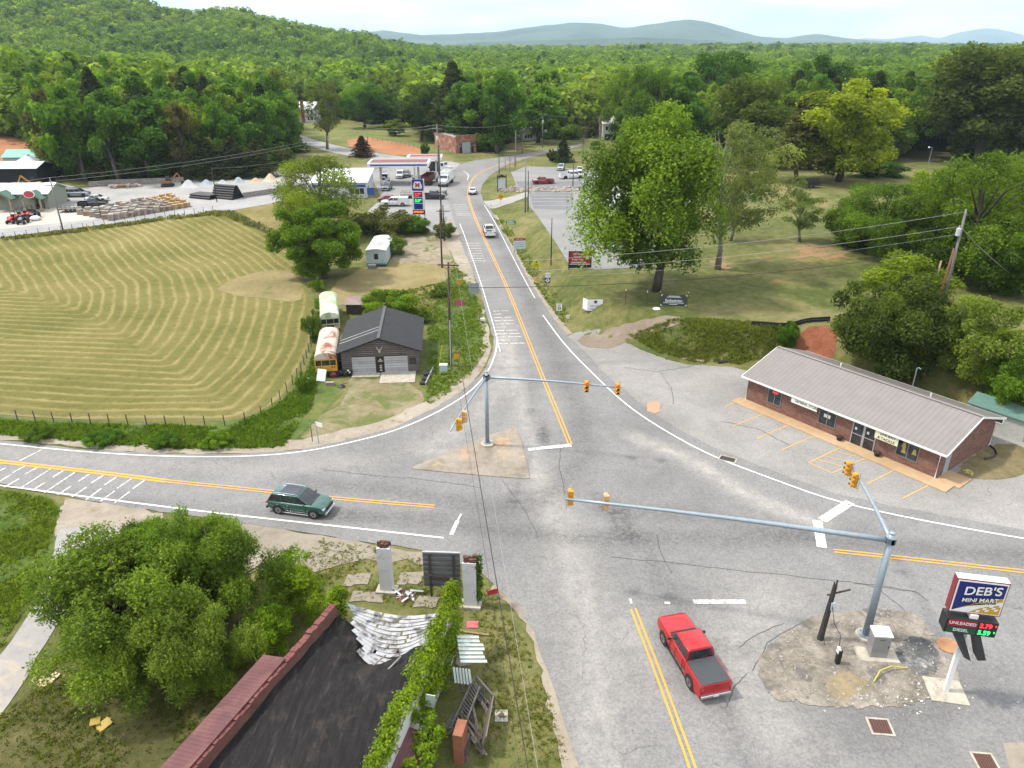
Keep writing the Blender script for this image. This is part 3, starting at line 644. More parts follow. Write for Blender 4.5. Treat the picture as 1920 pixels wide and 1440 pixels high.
# ---------------------------------------------------------------- trees
def leaf_quads(P, D, size, r, flat=.3, tint=None):
    n = len(P)
    N = D * .55 + r.normal(0, .6, (n, 3)) + np.array([0, 0, flat]); N /= np.linalg.norm(N, axis=1)[:, None] + 1e-9
    A = np.cross(N, r.normal(0, 1, (n, 3))); A /= np.linalg.norm(A, axis=1)[:, None] + 1e-9
    B = np.cross(N, A)
    l = size * r.uniform(.65, 1.35, (n, 1)); wv = l * r.uniform(.45, .75, (n, 1))
    off = N * l * .18
    V = np.stack([P + A * l, P + B * wv + off, P - A * l, P - B * wv + off], 1).reshape(-1, 3)
    return V, np.arange(n * 4).reshape(-1, 4), np.repeat(tint, 4)
def crown_mesh(name, seed, nleaf, nblob, rx, rz, zc, br, leaf, mat, cone=0.0, lo=.3, droop=0, spray=0):
    """leaf clumps gathered on blobs spread through an uneven envelope"""
    r = np.random.default_rng(seed); C = []; Rr = []
    tries = 0
    while len(C) < nblob and tries < 20000:
        tries += 1
        p = r.uniform(-1, 1, 3); q = np.linalg.norm(p)
        if q > 1 or q < lo: continue
        zf = (p[2] + 1) / 2; k = 1 - cone * zf
        ang = math.atan2(p[1], p[0]); k *= 1 + .16 * math.sin(3 * ang + seed) + .1 * math.sin(5 * ang + 2 * seed + 4 * p[2])
        c = np.array([p[0] * rx * k, p[1] * rx * k, zc + p[2] * rz])
        rad = br * r.uniform(.6, 1.3) * (1 - .55 * cone * zf)
        if any(np.linalg.norm(c - d) < .55 * (rad + e) * .9 for d, e in zip(C, Rr)) and tries < 9000: continue
        C.append(c); Rr.append(rad)
    C = np.array(C); Rr = np.array(Rr); nb = len(C)
    bt = r.normal(0, .16, nb)
    ns = nleaf // spray if spray else nleaf
    idx = r.choice(nb, ns, p=Rr ** 2 / np.sum(Rr ** 2)); nleaf_, nleaf = nleaf, ns
    D = r.normal(0, 1, (nleaf, 3)); D[:, 2] += .25; D /= np.linalg.norm(D, axis=1)[:, None]
    rad = Rr[idx] * (1 - .5 * r.random(nleaf) ** 2.2) * (1 + .16 * r.normal(0, 1, nleaf))
    P = C[idx] + D * rad[:, None] * np.array([1, 1, .82])
    if spray:                                     # leaflets strung along short twigs
        ax = D * .8 + r.normal(0, .5, (ns, 3)); ax[:, 2] -= .15; ax /= np.linalg.norm(ax, axis=1)[:, None]
        ks = np.tile(np.arange(spray), ns); P = np.repeat(P, spray, 0) + np.repeat(ax, spray, 0) * (ks * leaf * .75)[:, None] + r.normal(0, leaf * .55, (ns * spray, 3)); P[:, 2] -= (ks * leaf * .05) ** 1.5
        D = np.repeat(D, spray, 0); idx = np.repeat(idx, spray); bt = bt.copy(); tw = np.repeat(r.normal(0, .10, ns), spray); nleaf = ns * spray
    else: tw = 0
    if droop: P[:, 2] -= droop * ((P[:, 0] ** 2 + P[:, 1] ** 2) / rx ** 2) * r.random(nleaf)
    P[:, 2] = np.maximum(P[:, 2], .05)
    tint = np.clip(.5 + bt[idx] + tw + r.normal(0, .15, nleaf), 0, 1)
    V, Fq, T = leaf_quads(P, D, leaf, r, .3, tint)
    return mesh_np(name, V, Fq, mat, {'tint': T}, link=False), C
def needle_mesh(name, seed, nleaf, rx, h, leaf, mat, z0=.08, layers=13):
    r = np.random.default_rng(seed); ly = r.integers(0, layers, nleaf); t = (ly + r.normal(0, .22, nleaf)) / layers; t = np.clip(t, 0, 1)
    nb = 7; br = r.integers(0, nb, nleaf); ang = br * 2 * math.pi / nb + ly * 1.3 + r.normal(0, .25, nleaf)
    rr = rx * (1 - t) ** .8 * np.sqrt(r.random(nleaf)) * (1 + .3 * np.sin(br * 3.1 + ly * 2.2))
    P = np.stack([rr * np.cos(ang), rr * np.sin(ang), h * (z0 + (1 - z0) * t) - rr * .12], 1)
    D = np.stack([np.cos(ang), np.sin(ang), np.full(nleaf, .4)], 1)
    V, Fq, T = leaf_quads(P, D, leaf, r, .2, np.clip(.5 + .12 * np.sin(br * 2.3 + ly) + r.normal(0, .17, nleaf), 0, 1))
    return mesh_np(name, V, Fq, mat, {'tint': T}, link=False), None
def trunk_mesh(name, h, r0, C, seed, nlimb=9, lean=.0, fork=.35, mat=None):
    r = np.random.default_rng(seed); m = MB()
    top = h * .82 if C is None or len(C) == 0 else float(np.max(C[:, 2]))
    ax = [(lean * top * t * t + .03 * top * math.sin(5 * t + seed), .03 * top * math.sin(4 * t + seed * 2), top * t) for t in np.linspace(0, 1, 7)]
    m.tube(ax, [r0 * 1.35, r0, r0 * .85, r0 * .7, r0 * .5, r0 * .32, r0 * .12], 9)
    if C is not None and len(C):
        for c in C[r.permutation(len(C))[:nlimb]]:
            t = max(.14, min(.85, c[2] / top * fork + r.uniform(.05, .2))); s = np.array([np.interp(t, np.linspace(0, 1, 7), [a[i] for a in ax]) for i in range(3)])
            mid = s * .5 + c * .5 + np.array([0, 0, .1 * (c[2] - s[2])]); rr = r0 * (1 - t) * .5 + .02 * r0
            m.tube([s, mid, c], [rr, rr * .6, rr * .15], 6)
    o = m.build(name, mat or BARK, smooth=True); return o
PROTO = {}
def proto(key, kind, h, wd, barkm=None, **k):
    seed = k.pop('seed')
    if kind == 'needle': me, C = needle_mesh(key + '_crown', seed, k['nleaf'], wd / 2, h, k['leaf'], LEAF, k.get('z0', .08), k.get('layers', 13))
    else: me, C = crown_mesh(key + '_crown', seed, mat=LEAF, **k)
    t = trunk_mesh(key + '_trunk', h, wd * .026 if kind != 'needle' else wd * .03, C, seed, nlimb=k.get('nblob', 9) // 2 + 4, mat=barkm) if kind != 'bush' else None
    tm = None
    if t is not None: tm = t.data; bpy.data.objects.remove(t)
    PROTO[key] = (h, wd, me, tm, kind)
# nominal 10 m high; crown width wd
proto('near', 'tree', 10, 10, seed=3, nleaf=90000, nblob=64, rx=4.5, rz=4.1, zc=5.2, br=.86, leaf=.072, droop=1.2, spray=7)
proto('near2', 'tree', 10, 9, seed=8, nleaf=80000, nblob=54, rx=3.9, rz=4.2, zc=5.1, br=.82, leaf=.072, droop=1.0, spray=7)
proto('sapling', 'bush', 4, 4, seed=9, nleaf=15000, nblob=30, rx=1.7, rz=1.8, zc=1.9, br=.42, leaf=.06, spray=6)
proto('airy', 'tree', 10, 8, seed=11, nleaf=65000, nblob=64, rx=3.4, rz=4.1, zc=5.5, br=.75, leaf=.08, droop=1.6, spray=6)
proto('low', 'tree', 10, 9, seed=12, nleaf=36000, nblob=60, rx=3.9, rz=4.6, zc=4.8, br=.82, leaf=.08, droop=.8, spray=5)
proto('thin', 'tree', 10, 6, seed=14, nleaf=22000, nblob=44, rx=2.7, rz=3.3, zc=6.4, br=.6, leaf=.06, spray=5, barkm=BARKG)
proto('round', 'tree', 10, 10, seed=17, nleaf=55000, nblob=84, rx=4.3, rz=4.4, zc=5.0, br=.85, leaf=.11)
proto('oak', 'tree', 10, 10, seed=21, nleaf=22000, nblob=60, rx=4.2, rz=4.0, zc=5.6, br=1.0, leaf=.14)
proto('oak2', 'tree', 10, 9, seed=22, nleaf=20000, nblob=54, rx=3.8, rz=4.3, zc=5.4, br=.95, leaf=.14)
proto('wood', 'tree', 10, 6.5, seed=31, nleaf=6500, nblob=24, rx=2.6, rz=4.5, zc=5.2, br=.92, leaf=.19, cone=.25)
proto('wood2', 'tree', 10, 7, seed=32, nleaf=6500, nblob=26, rx=2.9, rz=4.3, zc=5.4, br=.95, leaf=.19)
proto('wood3', 'tree', 10, 5.5, seed=33, nleaf=5500, nblob=22, rx=2.2, rz=4.6, zc=5.1, br=.82, leaf=.18, cone=.35)
proto('wood4', 'tree', 10, 8, seed=34, nleaf=7000, nblob=28, rx=3.3, rz=4.4, zc=5.3, br=1.0, leaf=.19)
proto('pine', 'needle', 10, 5, seed=41, nleaf=5200, leaf=.19, z0=.22, layers=11)
proto('cedar', 'needle', 10, 5.5, seed=42, nleaf=9000, leaf=.17, z0=.02, layers=16)
proto('bare', 'tree', 10, 6, seed=44, nleaf=900, nblob=30, rx=2.4, rz=3.6, zc=5.8, br=.5, leaf=.08, barkm=BARKG)
proto('bush', 'bush', 4, 5, seed=51, nleaf=30000, nblob=54, rx=2.1, rz=1.75, zc=1.8, br=.48, leaf=.06)
proto('bush2', 'bush', 4, 5, seed=52, nleaf=8000, nblob=28, rx=2.1, rz=1.6, zc=1.7, br=.55, leaf=.09)
NTREE = [0]
def tree(key, x, y, z, h, wd, label, col, group=None, name=None, cat='tree', rz=None, lean=0.0):
    ph, pw, me, tm, kind = PROTO[key]
    name = name or {'needle': 'conifer_tree', 'bush': 'bush'}.get(kind, 'broadleaf_tree')
    if kind == 'bush' and cat == 'tree': cat = 'bush'
    r = thing(name, label, cat, (x, y, z - .12), random.uniform(0, 6.28) if rz is None else rz, group)
    s = wd / pw; r.scale = (s, s, h / ph)
    if lean: r.rotation_euler = (0, lean, 0)
    c = bpy.data.objects.new('crown' if kind != 'bush' else 'foliage', me); COL.objects.link(c); c.parent = r
    j = [random.uniform(.95, 1.05) for _ in range(3)]; c.color = (col[0] * j[0], col[1] * j[1], col[2] * j[2], 1)
    if tm is not None:
        t = bpy.data.objects.new('trunk', tm); COL.objects.link(t); t.parent = r
    NTREE[0] += 1; return r
def treepx(key, bx, by, ty, wpx, label, col, lean=0.0, dx=0.0, **k):
    x, y, z = PX(bx, by); zt = zat(y, ty); d = y * CT - ((z + zt) / 2 - HC) * ST
    t = tree(key, x, y, z, max(.6, (zt - z) * 1.03), wpx * d / F * 1.03, label, col, lean=lean, rz=0.0 if dx else None, **k)
    if dx:
        for c in t.children:
            if c.name.startswith('crown'): c.location.x = dx
    return t
BR = (.105, .165, .022); MID = (.06, .115, .02); DK = (.035, .075, .018); LIME = (.16, .21, .025); OLV = (.07, .10, .028); CON = (.024, .042, .018); CON2 = (.05, .06, .028); GRY = (.10, .135, .06); BRN = (.09, .075, .045)
# the near trees by the ruined building
tree('near2', -21.4, 36.4, 0, 9.0, 6.6, 'feathery tree rising highest behind its neighbours nearest the road', (.10, .16, .03), rz=5.2)
tree('near', -22.8, 33.4, 0, 9.2, 11.0, 'largest feathery green tree beside the concrete driveway', (.105, .165, .032), rz=.4)
tree('near2', -18.3, 36.6, 0, 8.6, 7.4, 'feathery tree with a tall crown nearest the green car', (.095, .15, .03), rz=2.0)
tree('near2', -18.4, 31.4, 0, 6.8, 7.2, 'feathery tree leaning towards the ruined building roof', (.105, .162, .032), rz=4.1)
for k, (x, y, h, wd, lb) in enumerate([(-13.6, 36.9, 4.2, 4.2, 'lime green sapling thicket against the ruined wall'), (-14.9, 39.6, 3.3, 3.6, 'tall bright sapling nearest the old concrete apron'), (-14.6, 34.2, 3.6, 3.2, 'lime sapling squeezed between feathery tree and ruined wall')]):
    tree('sapling', x, y, 0, h, wd, lb, (.12, .19, .02), rz=k * 1.7)
for a in [('airy', 1240, 545, 214, 280, 'tall spreading bright green tree behind the dark banner sign', (.098, .168, .03), 0.0, -.75), ('thin', 1338, 505, 226, 185, 'thin greyish green tree with bare forked trunk on the lawn', (.125, .155, .085), 0.0, 1.25), ('thin', 1372, 452, 330, 90, 'smaller green tree behind the forked grey tree', MID),
          ('thin', 1497, 452, 358, 88, 'small two tone ornamental tree alone on the lawn', (.075, .12, .035)), ('oak2', 1572, 340, 160, 205, 'broad yellow green maple beside the black trailer', LIME), ('pine', 1495, 340, 172, 120, 'brown green conifer leaning beside the maple', (.07, .07, .035)),
          ('oak', 1415, 312, 147, 172, 'broad olive oak left of the brown conifer', OLV), ('oak', 1325, 270, 100, 160, 'dark green oak highest above the forked grey tree', DK), ('oak2', 1520, 262, 112, 135, 'dark green oak rising behind the olive oak', DK),
          ('oak', 1830, 305, 88, 275, 'huge dark olive tree on the right skyline', (.058, .082, .026)), ('oak2', 1965, 320, 105, 190, 'dark olive tree cut by the right edge', (.055, .075, .026)), ('low', 1800, 520, 268, 270, 'wide loose green tree behind the leaning utility pole', (.085, .145, .022)),
          ('low', 1645, 470, 334, 190, 'bushy green tree at the edge of the lawn', (.075, .13, .025)), ('low', 1915, 505, 280, 200, 'bright loose tree at the right edge behind the pole', (.10, .165, .022)), ('low', 1850, 410, 285, 150, 'bright green tree below the huge olive tree', (.09, .15, .022)),
          ('round', 605, 522, 377, 178, 'dense round bright green tree beside the pale trailer', (.075, .14, .016)), ('low', 608, 440, 282, 185, 'loose light green tree in front of the filling station roof', (.105, .155, .03)), ('thin', 618, 280, 152, 85, 'tall sparse tree in front of the white chimney house', (.075, .1, .035)),
          ('round', 740, 255, 222, 42, 'little round tree alone on the green lawn', (.12, .16, .03)), ('cedar', 500, 282, 155, 78, 'tall dark conifer left of the white chimney house', CON), ('cedar', 545, 285, 232, 62, 'low dark conifer by the side road', CON),
          ('wood2', 120, 332, 165, 95, 'tall brown budding tree beside the green roofed shed', (.075, .08, .035)), ('wood4', 158, 340, 142, 130, 'tall dense green tree right of the clay bank', (.06, .12, .018)), ('wood4', 220, 342, 150, 125, 'deep green tree over the gravel yard wall', (.05, .1, .018)),
          ('wood', 283, 337, 148, 135, 'broad green tree behind the small excavator', (.055, .11, .02)), ('wood3', 350, 335, 185, 62, 'narrow brown tree between green trees behind the yard', BRN), ('wood4', 418, 322, 180, 88, 'fresh green tree behind the pale gravel heaps', (.055, .125, .016)), ('oak2', 112, 325, 262, 68, 'lime green tree beside the grain silo', (.13, .2, .02)),
          ('cedar', 395, 332, 258, 95, 'dark cedar above the bluish gravel heap', CON2), ('cedar', 440, 332, 256, 90, 'dark cedar in the middle of the cedar row', (.035, .045, .022)), ('cedar', 485, 330, 262, 80, 'dark cedar at the right end of the cedar row', CON2),
          ('pine', 852, 272, 114, 100, 'dark tall pine behind the brick workshop', (.035, .05, .02)), ('wood4', 932, 288, 116, 125, 'tall deep green tree right of the dark pine', (.055, .12, .016)), ('wood', 1012, 268, 140, 110, 'bright tall tree behind the grey roofed cottage', (.08, .15, .02)),
          ('oak', 790, 264, 158, 95, 'dark green tree left of the brick workshop', (.04, .075, .02)), ('oak', 682, 240, 156, 92, 'rounded green tree behind the green lawn', (.06, .12, .018)), ('oak2', 722, 238, 172, 70, 'darker rounded tree beside the lawn', MID),
          ('cedar', 1056, 304, 254, 38, 'dark conical cedar beside the upper lot', (.03, .05, .02)), ('bare', 1094, 288, 222, 26, 'leafless grey tree near the white house', (.07, .06, .04)), ('oak2', 1165, 264, 135, 92, 'bright tree hiding part of the white house', (.10, .16, .022)), ('oak', 1222, 300, 128, 112, 'mid green tree behind the spreading tree', MID), ('oak2', 1275, 300, 180, 90, 'green tree behind the grey forked tree', (.07, .12, .03))]:
    treepx(*a)
for a in [('bush', 1655, 695, 500, 228, 'large dark olive evergreen shrub behind the store', (.055, .075, .022)), ('sapling', 1690, 570, 472, 165, 'bright yellow green shrub crest above the dark evergreen', (.13, .19, .025)), ('bush', 1835, 700, 545, 200, 'pale green loose shrub behind the store right end', (.11, .15, .04)),
          ('bush', 1905, 775, 640, 150, 'bright shrub beside the garden shed', (.09, .16, .02)), ('bush', 1745, 660, 545, 150, 'olive shrub between the evergreen and the pale shrub', (.075, .10, .026)), ('bush', 1474, 648, 597, 46, 'small round dark green bush on the bank', (.06, .12, .018)),
          ('bush2', 720, 436, 380, 135, 'brownish scrub in front of the filling station', (.075, .085, .03)), ('bush', 778, 438, 402, 62, 'green bush under the filling station sign', (.065, .13, .02)), ('bush2', 833, 446, 404, 46, 'scrubby bush at the foot of the roadside poles', (.07, .10, .025)), ('bush2', 740, 478, 432, 55, 'low green scrub beside the pale trailer', (.075, .13, .025)),
          ('cedar', 680, 294, 254, 46, 'dark reddish brown bush near the clay field', (.05, .028, .022)), ('bush', 797, 290, 265, 20, 'bush at the left side of the brick workshop', (.05, .10, .018)), ('bush', 1035, 302, 277, 22, 'low bush left of the conical cedar', (.06, .07, .025)), ('bush', 1116, 280, 262, 22, 'little dark bush near the white house', DK),
          ('bush', 728, 598, 540, 120, 'spreading bright bramble bush behind the dark garage', (.10, .155, .02)), ('bush2', 790, 602, 572, 50, 'tangled bush right of the garage back corner', (.085, .125, .03)), ('bush2', 826, 556, 528, 42, 'scrub under the crossarm pole', (.08, .13, .025)), ('bush2', 595, 545, 515, 30, 'small bright sapling below the round tree', (.12, .19, .02)),
          ('bush2', 590, 640, 570, 40, 'weedy bush beside the green bus', (.07, .11, .025)), ('bush2', 572, 735, 690, 40, 'weedy bush beside the yellow bus', (.075, .13, .02)), ('bush2', 70, 824, 796, 60, 'weedy hedge clump nearest the left edge', (.06, .12, .018)), ('bush2', 190, 832, 803, 70, 'weedy hedge clump along the hay field by the rumble bars', (.065, .125, .02)), ('bush2', 310, 836, 805, 60, 'weedy hedge clump in the middle of the roadside verge', (.06, .115, .018)), ('bush2', 410, 836, 804, 60, 'bright weedy clump at the right end of the roadside hedge', (.10, .17, .02)),
          ('bush2', 150, 330, 300, 60, 'grey scrub under trees beside the yard', (.07, .075, .04)), ('bush2', 1650, 330, 296, 110, 'dark hedge behind the yellow green maple', DK), ('bush2', 1590, 318, 300, 100, 'dark hedge across the far road', DK), ('bush', 1600, 462, 362, 125, 'green thicket at the left end of the right hand trees', (.08, .13, .025)), ('bush', 1700, 515, 350, 150, 'shaded green thicket left of the leaning pole', (.06, .11, .02)), ('bush', 1865, 545, 400, 180, 'deep green thicket right of the leaning pole', (.06, .11, .02)), ('bush', 1760, 420, 300, 160, 'pale green thicket below the far right meadow', (.10, .15, .025)), ('bush2', 1678, 310, 300, 14, 'round shrub on the far right meadow', DK)]:
    treepx(*a)
# the wood beyond: separate trees near the clearings, one mass further off
CLEAR = [W([(528, 222), (640, 228), (700, 236), (800, 262), (760, 262), (560, 262)]), W([(520, 190), (600, 190), (600, 235), (520, 235)]), W([(960, 225), (1030, 225), (1030, 268), (960, 268)]), W([(1105, 220), (1165, 220), (1165, 268), (1105, 268)]), W([(1680, 285), (1790, 280), (1800, 330), (1680, 330)])]
cand = []
r_ = np.random.default_rng(77)
for yv in np.arange(192, 470, 7.6):
    for xv in np.arange(-.78 * yv - 10, .78 * yv + 10, 7.6):
        x, y = xv + r_.uniform(-3, 3), yv + r_.uniform(-3, 3); cand.append((x, y))
cand = np.array(cand)
ok = in_forest(cand[:, 0], cand[:, 1])
for c in CLEAR: ok &= ~inpoly(cand[:, 0], cand[:, 1], c)
cand = cand[ok]
# how much of the crown would stand clear of the rows in front: keep the nearest
cand = cand[np.argsort(np.hypot(cand[:, 0], cand[:, 1]) + r_.uniform(0, 10, len(cand)))]
NIND = 215
KINDS_ = [('wood', 'slender mid green woodland tree among its neighbours', (.058, .115, .02)), ('wood2', 'rounded fresh green woodland tree among its neighbours', (.085, .14, .024)), ('wood3', 'narrow dark green woodland tree among its neighbours', (.042, .085, .02)),
          ('wood4', 'broad yellow green woodland tree among its neighbours', (.115, .16, .026)), ('pine', 'dark needled pine among the woodland trees', (.03, .045, .02)), ('wood2', 'dull olive woodland tree among its neighbours', (.08, .09, .03))]
def patchcol(x, y):                                # drifts of species through the wood
    return vnoise(x, y, 28, 3)
for (x, y) in cand[:NIND]:
    pn = patchcol(x, y); k = int(np.clip(round(2.5 + 2.2 * pn + random.gauss(0, 1.1)), 0, 5)); k = [4, 2, 0, 1, 3, 5][k]
    key, lb, col = KINDS_[k]; h = random.uniform(16, 25) if key != 'pine' else random.uniform(19, 27)
    if y < 215: h *= .85
    f = random.uniform(1.05, 1.6)
    tree(key, x, y, H1(x, y), h, h * random.uniform(.5, .66), lb, tuple(c * f for c in col), group=lb.replace(' among its neighbours', 's').replace(' among the woodland trees', ' group'))
def far_forest(name, pts, protos, mat, cols, hs, label):
    me = bpy.data.meshes.new(name); n = len(pts); me.vertices.add(n); me.vertices.foreach_set('co', pts.astype(np.float32).ravel())
    a = me.attributes.new('tcol', 'FLOAT_COLOR', 'POINT'); a.data.foreach_set('color', np.concatenate([cols, np.ones((n, 1))], 1).astype(np.float32).ravel())
    a = me.attributes.new('sc', 'FLOAT_VECTOR', 'POINT'); a.data.foreach_set('vector', hs.astype(np.float32).ravel())
    a = me.attributes.new('ro', 'FLOAT_VECTOR', 'POINT'); ro = np.zeros((n, 3)); ro[:, 2] = np.random.default_rng(5).uniform(0, 6.28, n); a.data.foreach_set('vector', ro.astype(np.float32).ravel())
    o = bpy.data.objects.new(name, me); COL.objects.link(o); o['kind'] = 'stuff'; o['label'] = label; o['category'] = 'forest'
    g = bpy.data.node_groups.new(name, 'GeometryNodeTree')
    g.interface.new_socket('Geometry', in_out='INPUT', socket_type='NodeSocketGeometry'); g.interface.new_socket('Geometry', in_out='OUTPUT', socket_type='NodeSocketGeometry')
    gi = g.nodes.new('NodeGroupInput'); go = g.nodes.new('NodeGroupOutput'); ip = g.nodes.new('GeometryNodeInstanceOnPoints'); lk = g.links.new
    gtis = g.nodes.new('GeometryNodeJoinGeometry'); sm = g.nodes.new('GeometryNodeSetMaterial'); sm.inputs['Material'].default_value = mat
    for p in protos:
        oi = g.nodes.new('GeometryNodeObjectInfo'); oi.inputs['Object'].default_value = p; gi2 = g.nodes.new('GeometryNodeGeometryToInstance')
        s2 = g.nodes.new('GeometryNodeSetMaterial'); s2.inputs['Material'].default_value = mat
        lk(oi.outputs['Geometry'], s2.inputs['Geometry']); lk(s2.outputs['Geometry'], gi2.inputs['Geometry']); lk(gi2.outputs[0], gtis.inputs[0])
    na = lambda nm, t: (lambda q: (setattr(q, 'data_type', t), q.inputs['Name'].__setattr__('default_value', nm), q)[2])(g.nodes.new('GeometryNodeInputNamedAttribute'))
    sc, ro_ = na('sc', 'FLOAT_VECTOR'), na('ro', 'FLOAT_VECTOR'); mp_ = g.nodes.new('GeometryNodeMeshToPoints')
    lk(gi.outputs[0], mp_.inputs[0]); lk(mp_.outputs[0], ip.inputs['Points']); lk(gtis.outputs[0], ip.inputs['Instance']); ip.inputs['Pick Instance'].default_value = True
    lk(sc.outputs[0], ip.inputs['Scale']); lk(ro_.outputs[0], ip.inputs['Rotation']); lk(ip.outputs[0], go.inputs[0])
    md = o.modifiers.new('scatter', 'NODES'); md.node_group = g
    return o
def farproto(seed, kind):
    if kind == 'n': me, _ = needle_mesh('far_needles', seed, 330, .24, 1.0, .058, LEAFI, .18, 8)
    else: me, _ = crown_mesh('far_leaves', seed, 520, 15, .30, .40, .56, .15, .052, LEAFI, cone=.2)
    return bpy.data.objects.new(me.name, me)       # a source only, never linked to the scene
fps = [farproto(60, 'b'), farproto(61, 'b'), farproto(62, 'b'), farproto(63, 'n')]
rest = list(map(tuple, cand[NIND:]))
for y0, y1, st in ((470, 800, 8.5), (800, 1300, 9.5), (1300, 2200, 16), (2200, 3600, 30)):
    for yv in np.arange(y0, y1, st):
        xs_ = np.arange(-.80 * yv, .80 * yv, st); rest += list(zip(xs_ + r_.uniform(-st * .4, st * .4, len(xs_)), yv + r_.uniform(-st * .4, st * .4, len(xs_))))
rest = np.array(rest)
zz_ = hgt(rest[:, 0], rest[:, 1]); pts = np.stack([rest[:, 0], rest[:, 1], zz_ - .3], 1)
n_ = len(pts); pn = vnoise(pts[:, 0], pts[:, 1], 60, 9) + .5 * vnoise(pts[:, 0], pts[:, 1], 17, 2) + .7 * vnoise(pts[:, 0], pts[:, 1], 190, 6) + r_.normal(0, .6, n_)
pal = np.array([(.032, .055, .026), (.055, .10, .028), (.082, .142, .032), (.112, .175, .040), (.15, .205, .06)])
ci = np.clip((pn * .9 + 2.1), 0, 3.99); c0 = ci.astype(int); fr = (ci - c0)[:, None]; cols = pal[c0] * (1 - fr) + pal[c0 + 1] * fr
hh = r_.uniform(11, 25, n_) * np.where(pts[:, 1] > 1300, 1.3, 1.0); wsc = np.where(pts[:, 1] > 2200, 2.4, np.where(pts[:, 1] > 1300, 1.5, 1.0))
hs = np.stack([hh * wsc * r_.uniform(.9, 1.5, n_), hh * wsc * r_.uniform(.9, 1.5, n_), hh], 1)
far_forest('distant_woods', pts, fps, LEAFI, cols, hs, 'continuous spring woodland covering the ridge and the land to the horizon')

# mountain ranges, 5 to 14 km off
MTN = plain('mountain_woods', (.055, .085, .05), .95, 0, .6, .0022, .05)
def mountains(name, D, prof, depth, seed):
    px = np.arange(-900, 2900, 12.0); top = np.interp(px, [p[0] for p in prof], [p[1] for p in prof])
    rr = np.random.default_rng(seed); rows = 26; V = []
    for j in range(rows):
        t = j / (rows - 1); d = D - depth * (1 - t)
        for i, p in enumerate(px):
            zt = zat(D, top[i]); X = (p - 960) / F * (d * CT - (zt - HC) * ST)
            k = t ** 1.25
            rid = 1 + .34 * (1 - t) * vnoise(X, d * 1.2, depth * .13, seed) + .16 * (1 - t) * vnoise(X, d * 2, depth * .05, seed + 3) + .012 * vnoise(X, d, 60, seed)
            V.append((X, d, -60 + (zt + 60) * k * rid))
    n1 = len(px); i0 = (np.arange(rows - 1)[:, None] * n1 + np.arange(n1 - 1)[None]).ravel()
    o = mesh_np(name, np.array(V), np.stack([i0, i0 + 1, i0 + n1 + 1, i0 + n1], 1), MTN, smooth=True); o['kind'] = 'structure'; return o
mountains('mountains', 7000, [(-900, 95), (400, 88), (600, 68), (660, 62), (720, 57), (790, 66), (850, 64), (930, 60), (1000, 50), (1080, 42), (1130, 45), (1170, 53), (1230, 44), (1290, 36), (1330, 42), (1380, 57), (1420, 68), (1470, 72), (1530, 63), (1590, 72), (1680, 80), (1800, 86), (2900, 90)], 3000, 2)
mountains('mountains', 4600, [(-900, 104), (600, 100), (700, 86), (780, 88), (900, 79), (1050, 75), (1200, 70), (1330, 75), (1420, 86), (1490, 82), (1560, 78), (1640, 88), (1720, 84), (1790, 96), (2900, 112)], 1800, 7)
mountains('mountains', 12500, [(-900, 95), (560, 80), (650, 66), (700, 72), (900, 78), (1500, 84), (1580, 77), (1625, 71), (1665, 74), (1700, 69), (1730, 66), (1760, 72), (1800, 60), (1850, 52), (1885, 57), (1920, 66), (1960, 72), (2100, 80), (2900, 92)], 3500, 5)

# ---------------------------------------------------------------- undergrowth
def tufts(name, poly, n, size, col, hmul=1.0, label=None, seed=0):
    r = np.random.default_rng(seed); P_ = np.array(poly); lo, hi = P_.min(0), P_.max(0); pts = np.zeros((0, 2))
    while len(pts) < n:
        q = r.uniform(lo, hi, (n * 2, 2)); q = q[inpoly(q[:, 0], q[:, 1], poly)]
        q = q[(vnoise(q[:, 0], q[:, 1], 2.2, seed) + r.normal(0, .5, len(q))) > -.15]; pts = np.concatenate([pts, q])
    pts = pts[:n]; z = hgt(pts[:, 0], pts[:, 1]); k = 7
    B_ = np.repeat(np.concatenate([pts, z[:, None]], 1), k, 0); m = len(B_)
    sc = np.repeat(r.uniform(.5, 1.35, n), k) * size
    d = r.normal(0, 1, (m, 3)); d[:, 2] = np.abs(d[:, 2]) * 1.3 * hmul + .5 * hmul; d /= np.linalg.norm(d, axis=1)[:, None]
    sd_ = np.cross(d, r.normal(0, 1, (m, 3))); sd_ /= np.linalg.norm(sd_, axis=1)[:, None]
    B_[:, :2] += r.normal(0, .25, (m, 2)) * size; tip = B_ + d * sc[:, None]; mid = B_ + d * sc[:, None] * .5; wd_ = (sc * .16)[:, None]
    V = np.stack([B_, mid + sd_ * wd_, tip, mid - sd_ * wd_], 1).reshape(-1, 3); T = np.repeat(np.clip(np.repeat(r.normal(.5, .2, n), k) + r.normal(0, .1, m), 0, 1), 4)
    o = mesh_np(name, V, np.arange(m * 4).reshape(-1, 4), LEAF, {'tint': T}); o.color = (*col, 1); o['kind'] = 'stuff'
    if label: o['label'] = label; o['category'] = 'undergrowth'
    return o
HEDGE = W([(-300, 768), (0, 790), (150, 797), (300, 800), (430, 803), (520, 762), (570, 712), (600, 640), (606, 590), (592, 560), (600, 700), (580, 770), (530, 838), (440, 842), (300, 842), (0, 815), (-300, 788)])
tufts('weeds', HEDGE, 7000, .36, (.078, .13, .026), 1.1, 'tall weeds along the road edge of the hay field', 1)
tufts('weeds', W([(0, 448), (140, 432), (290, 411), (400, 396), (440, 398), (520, 436), (524, 446), (430, 410), (395, 404), (290, 416), (140, 437), (0, 453)]), 1100, .55, (.11, .12, .06), 1.2, 'grey green weeds along the far fence of the hay field', 2)
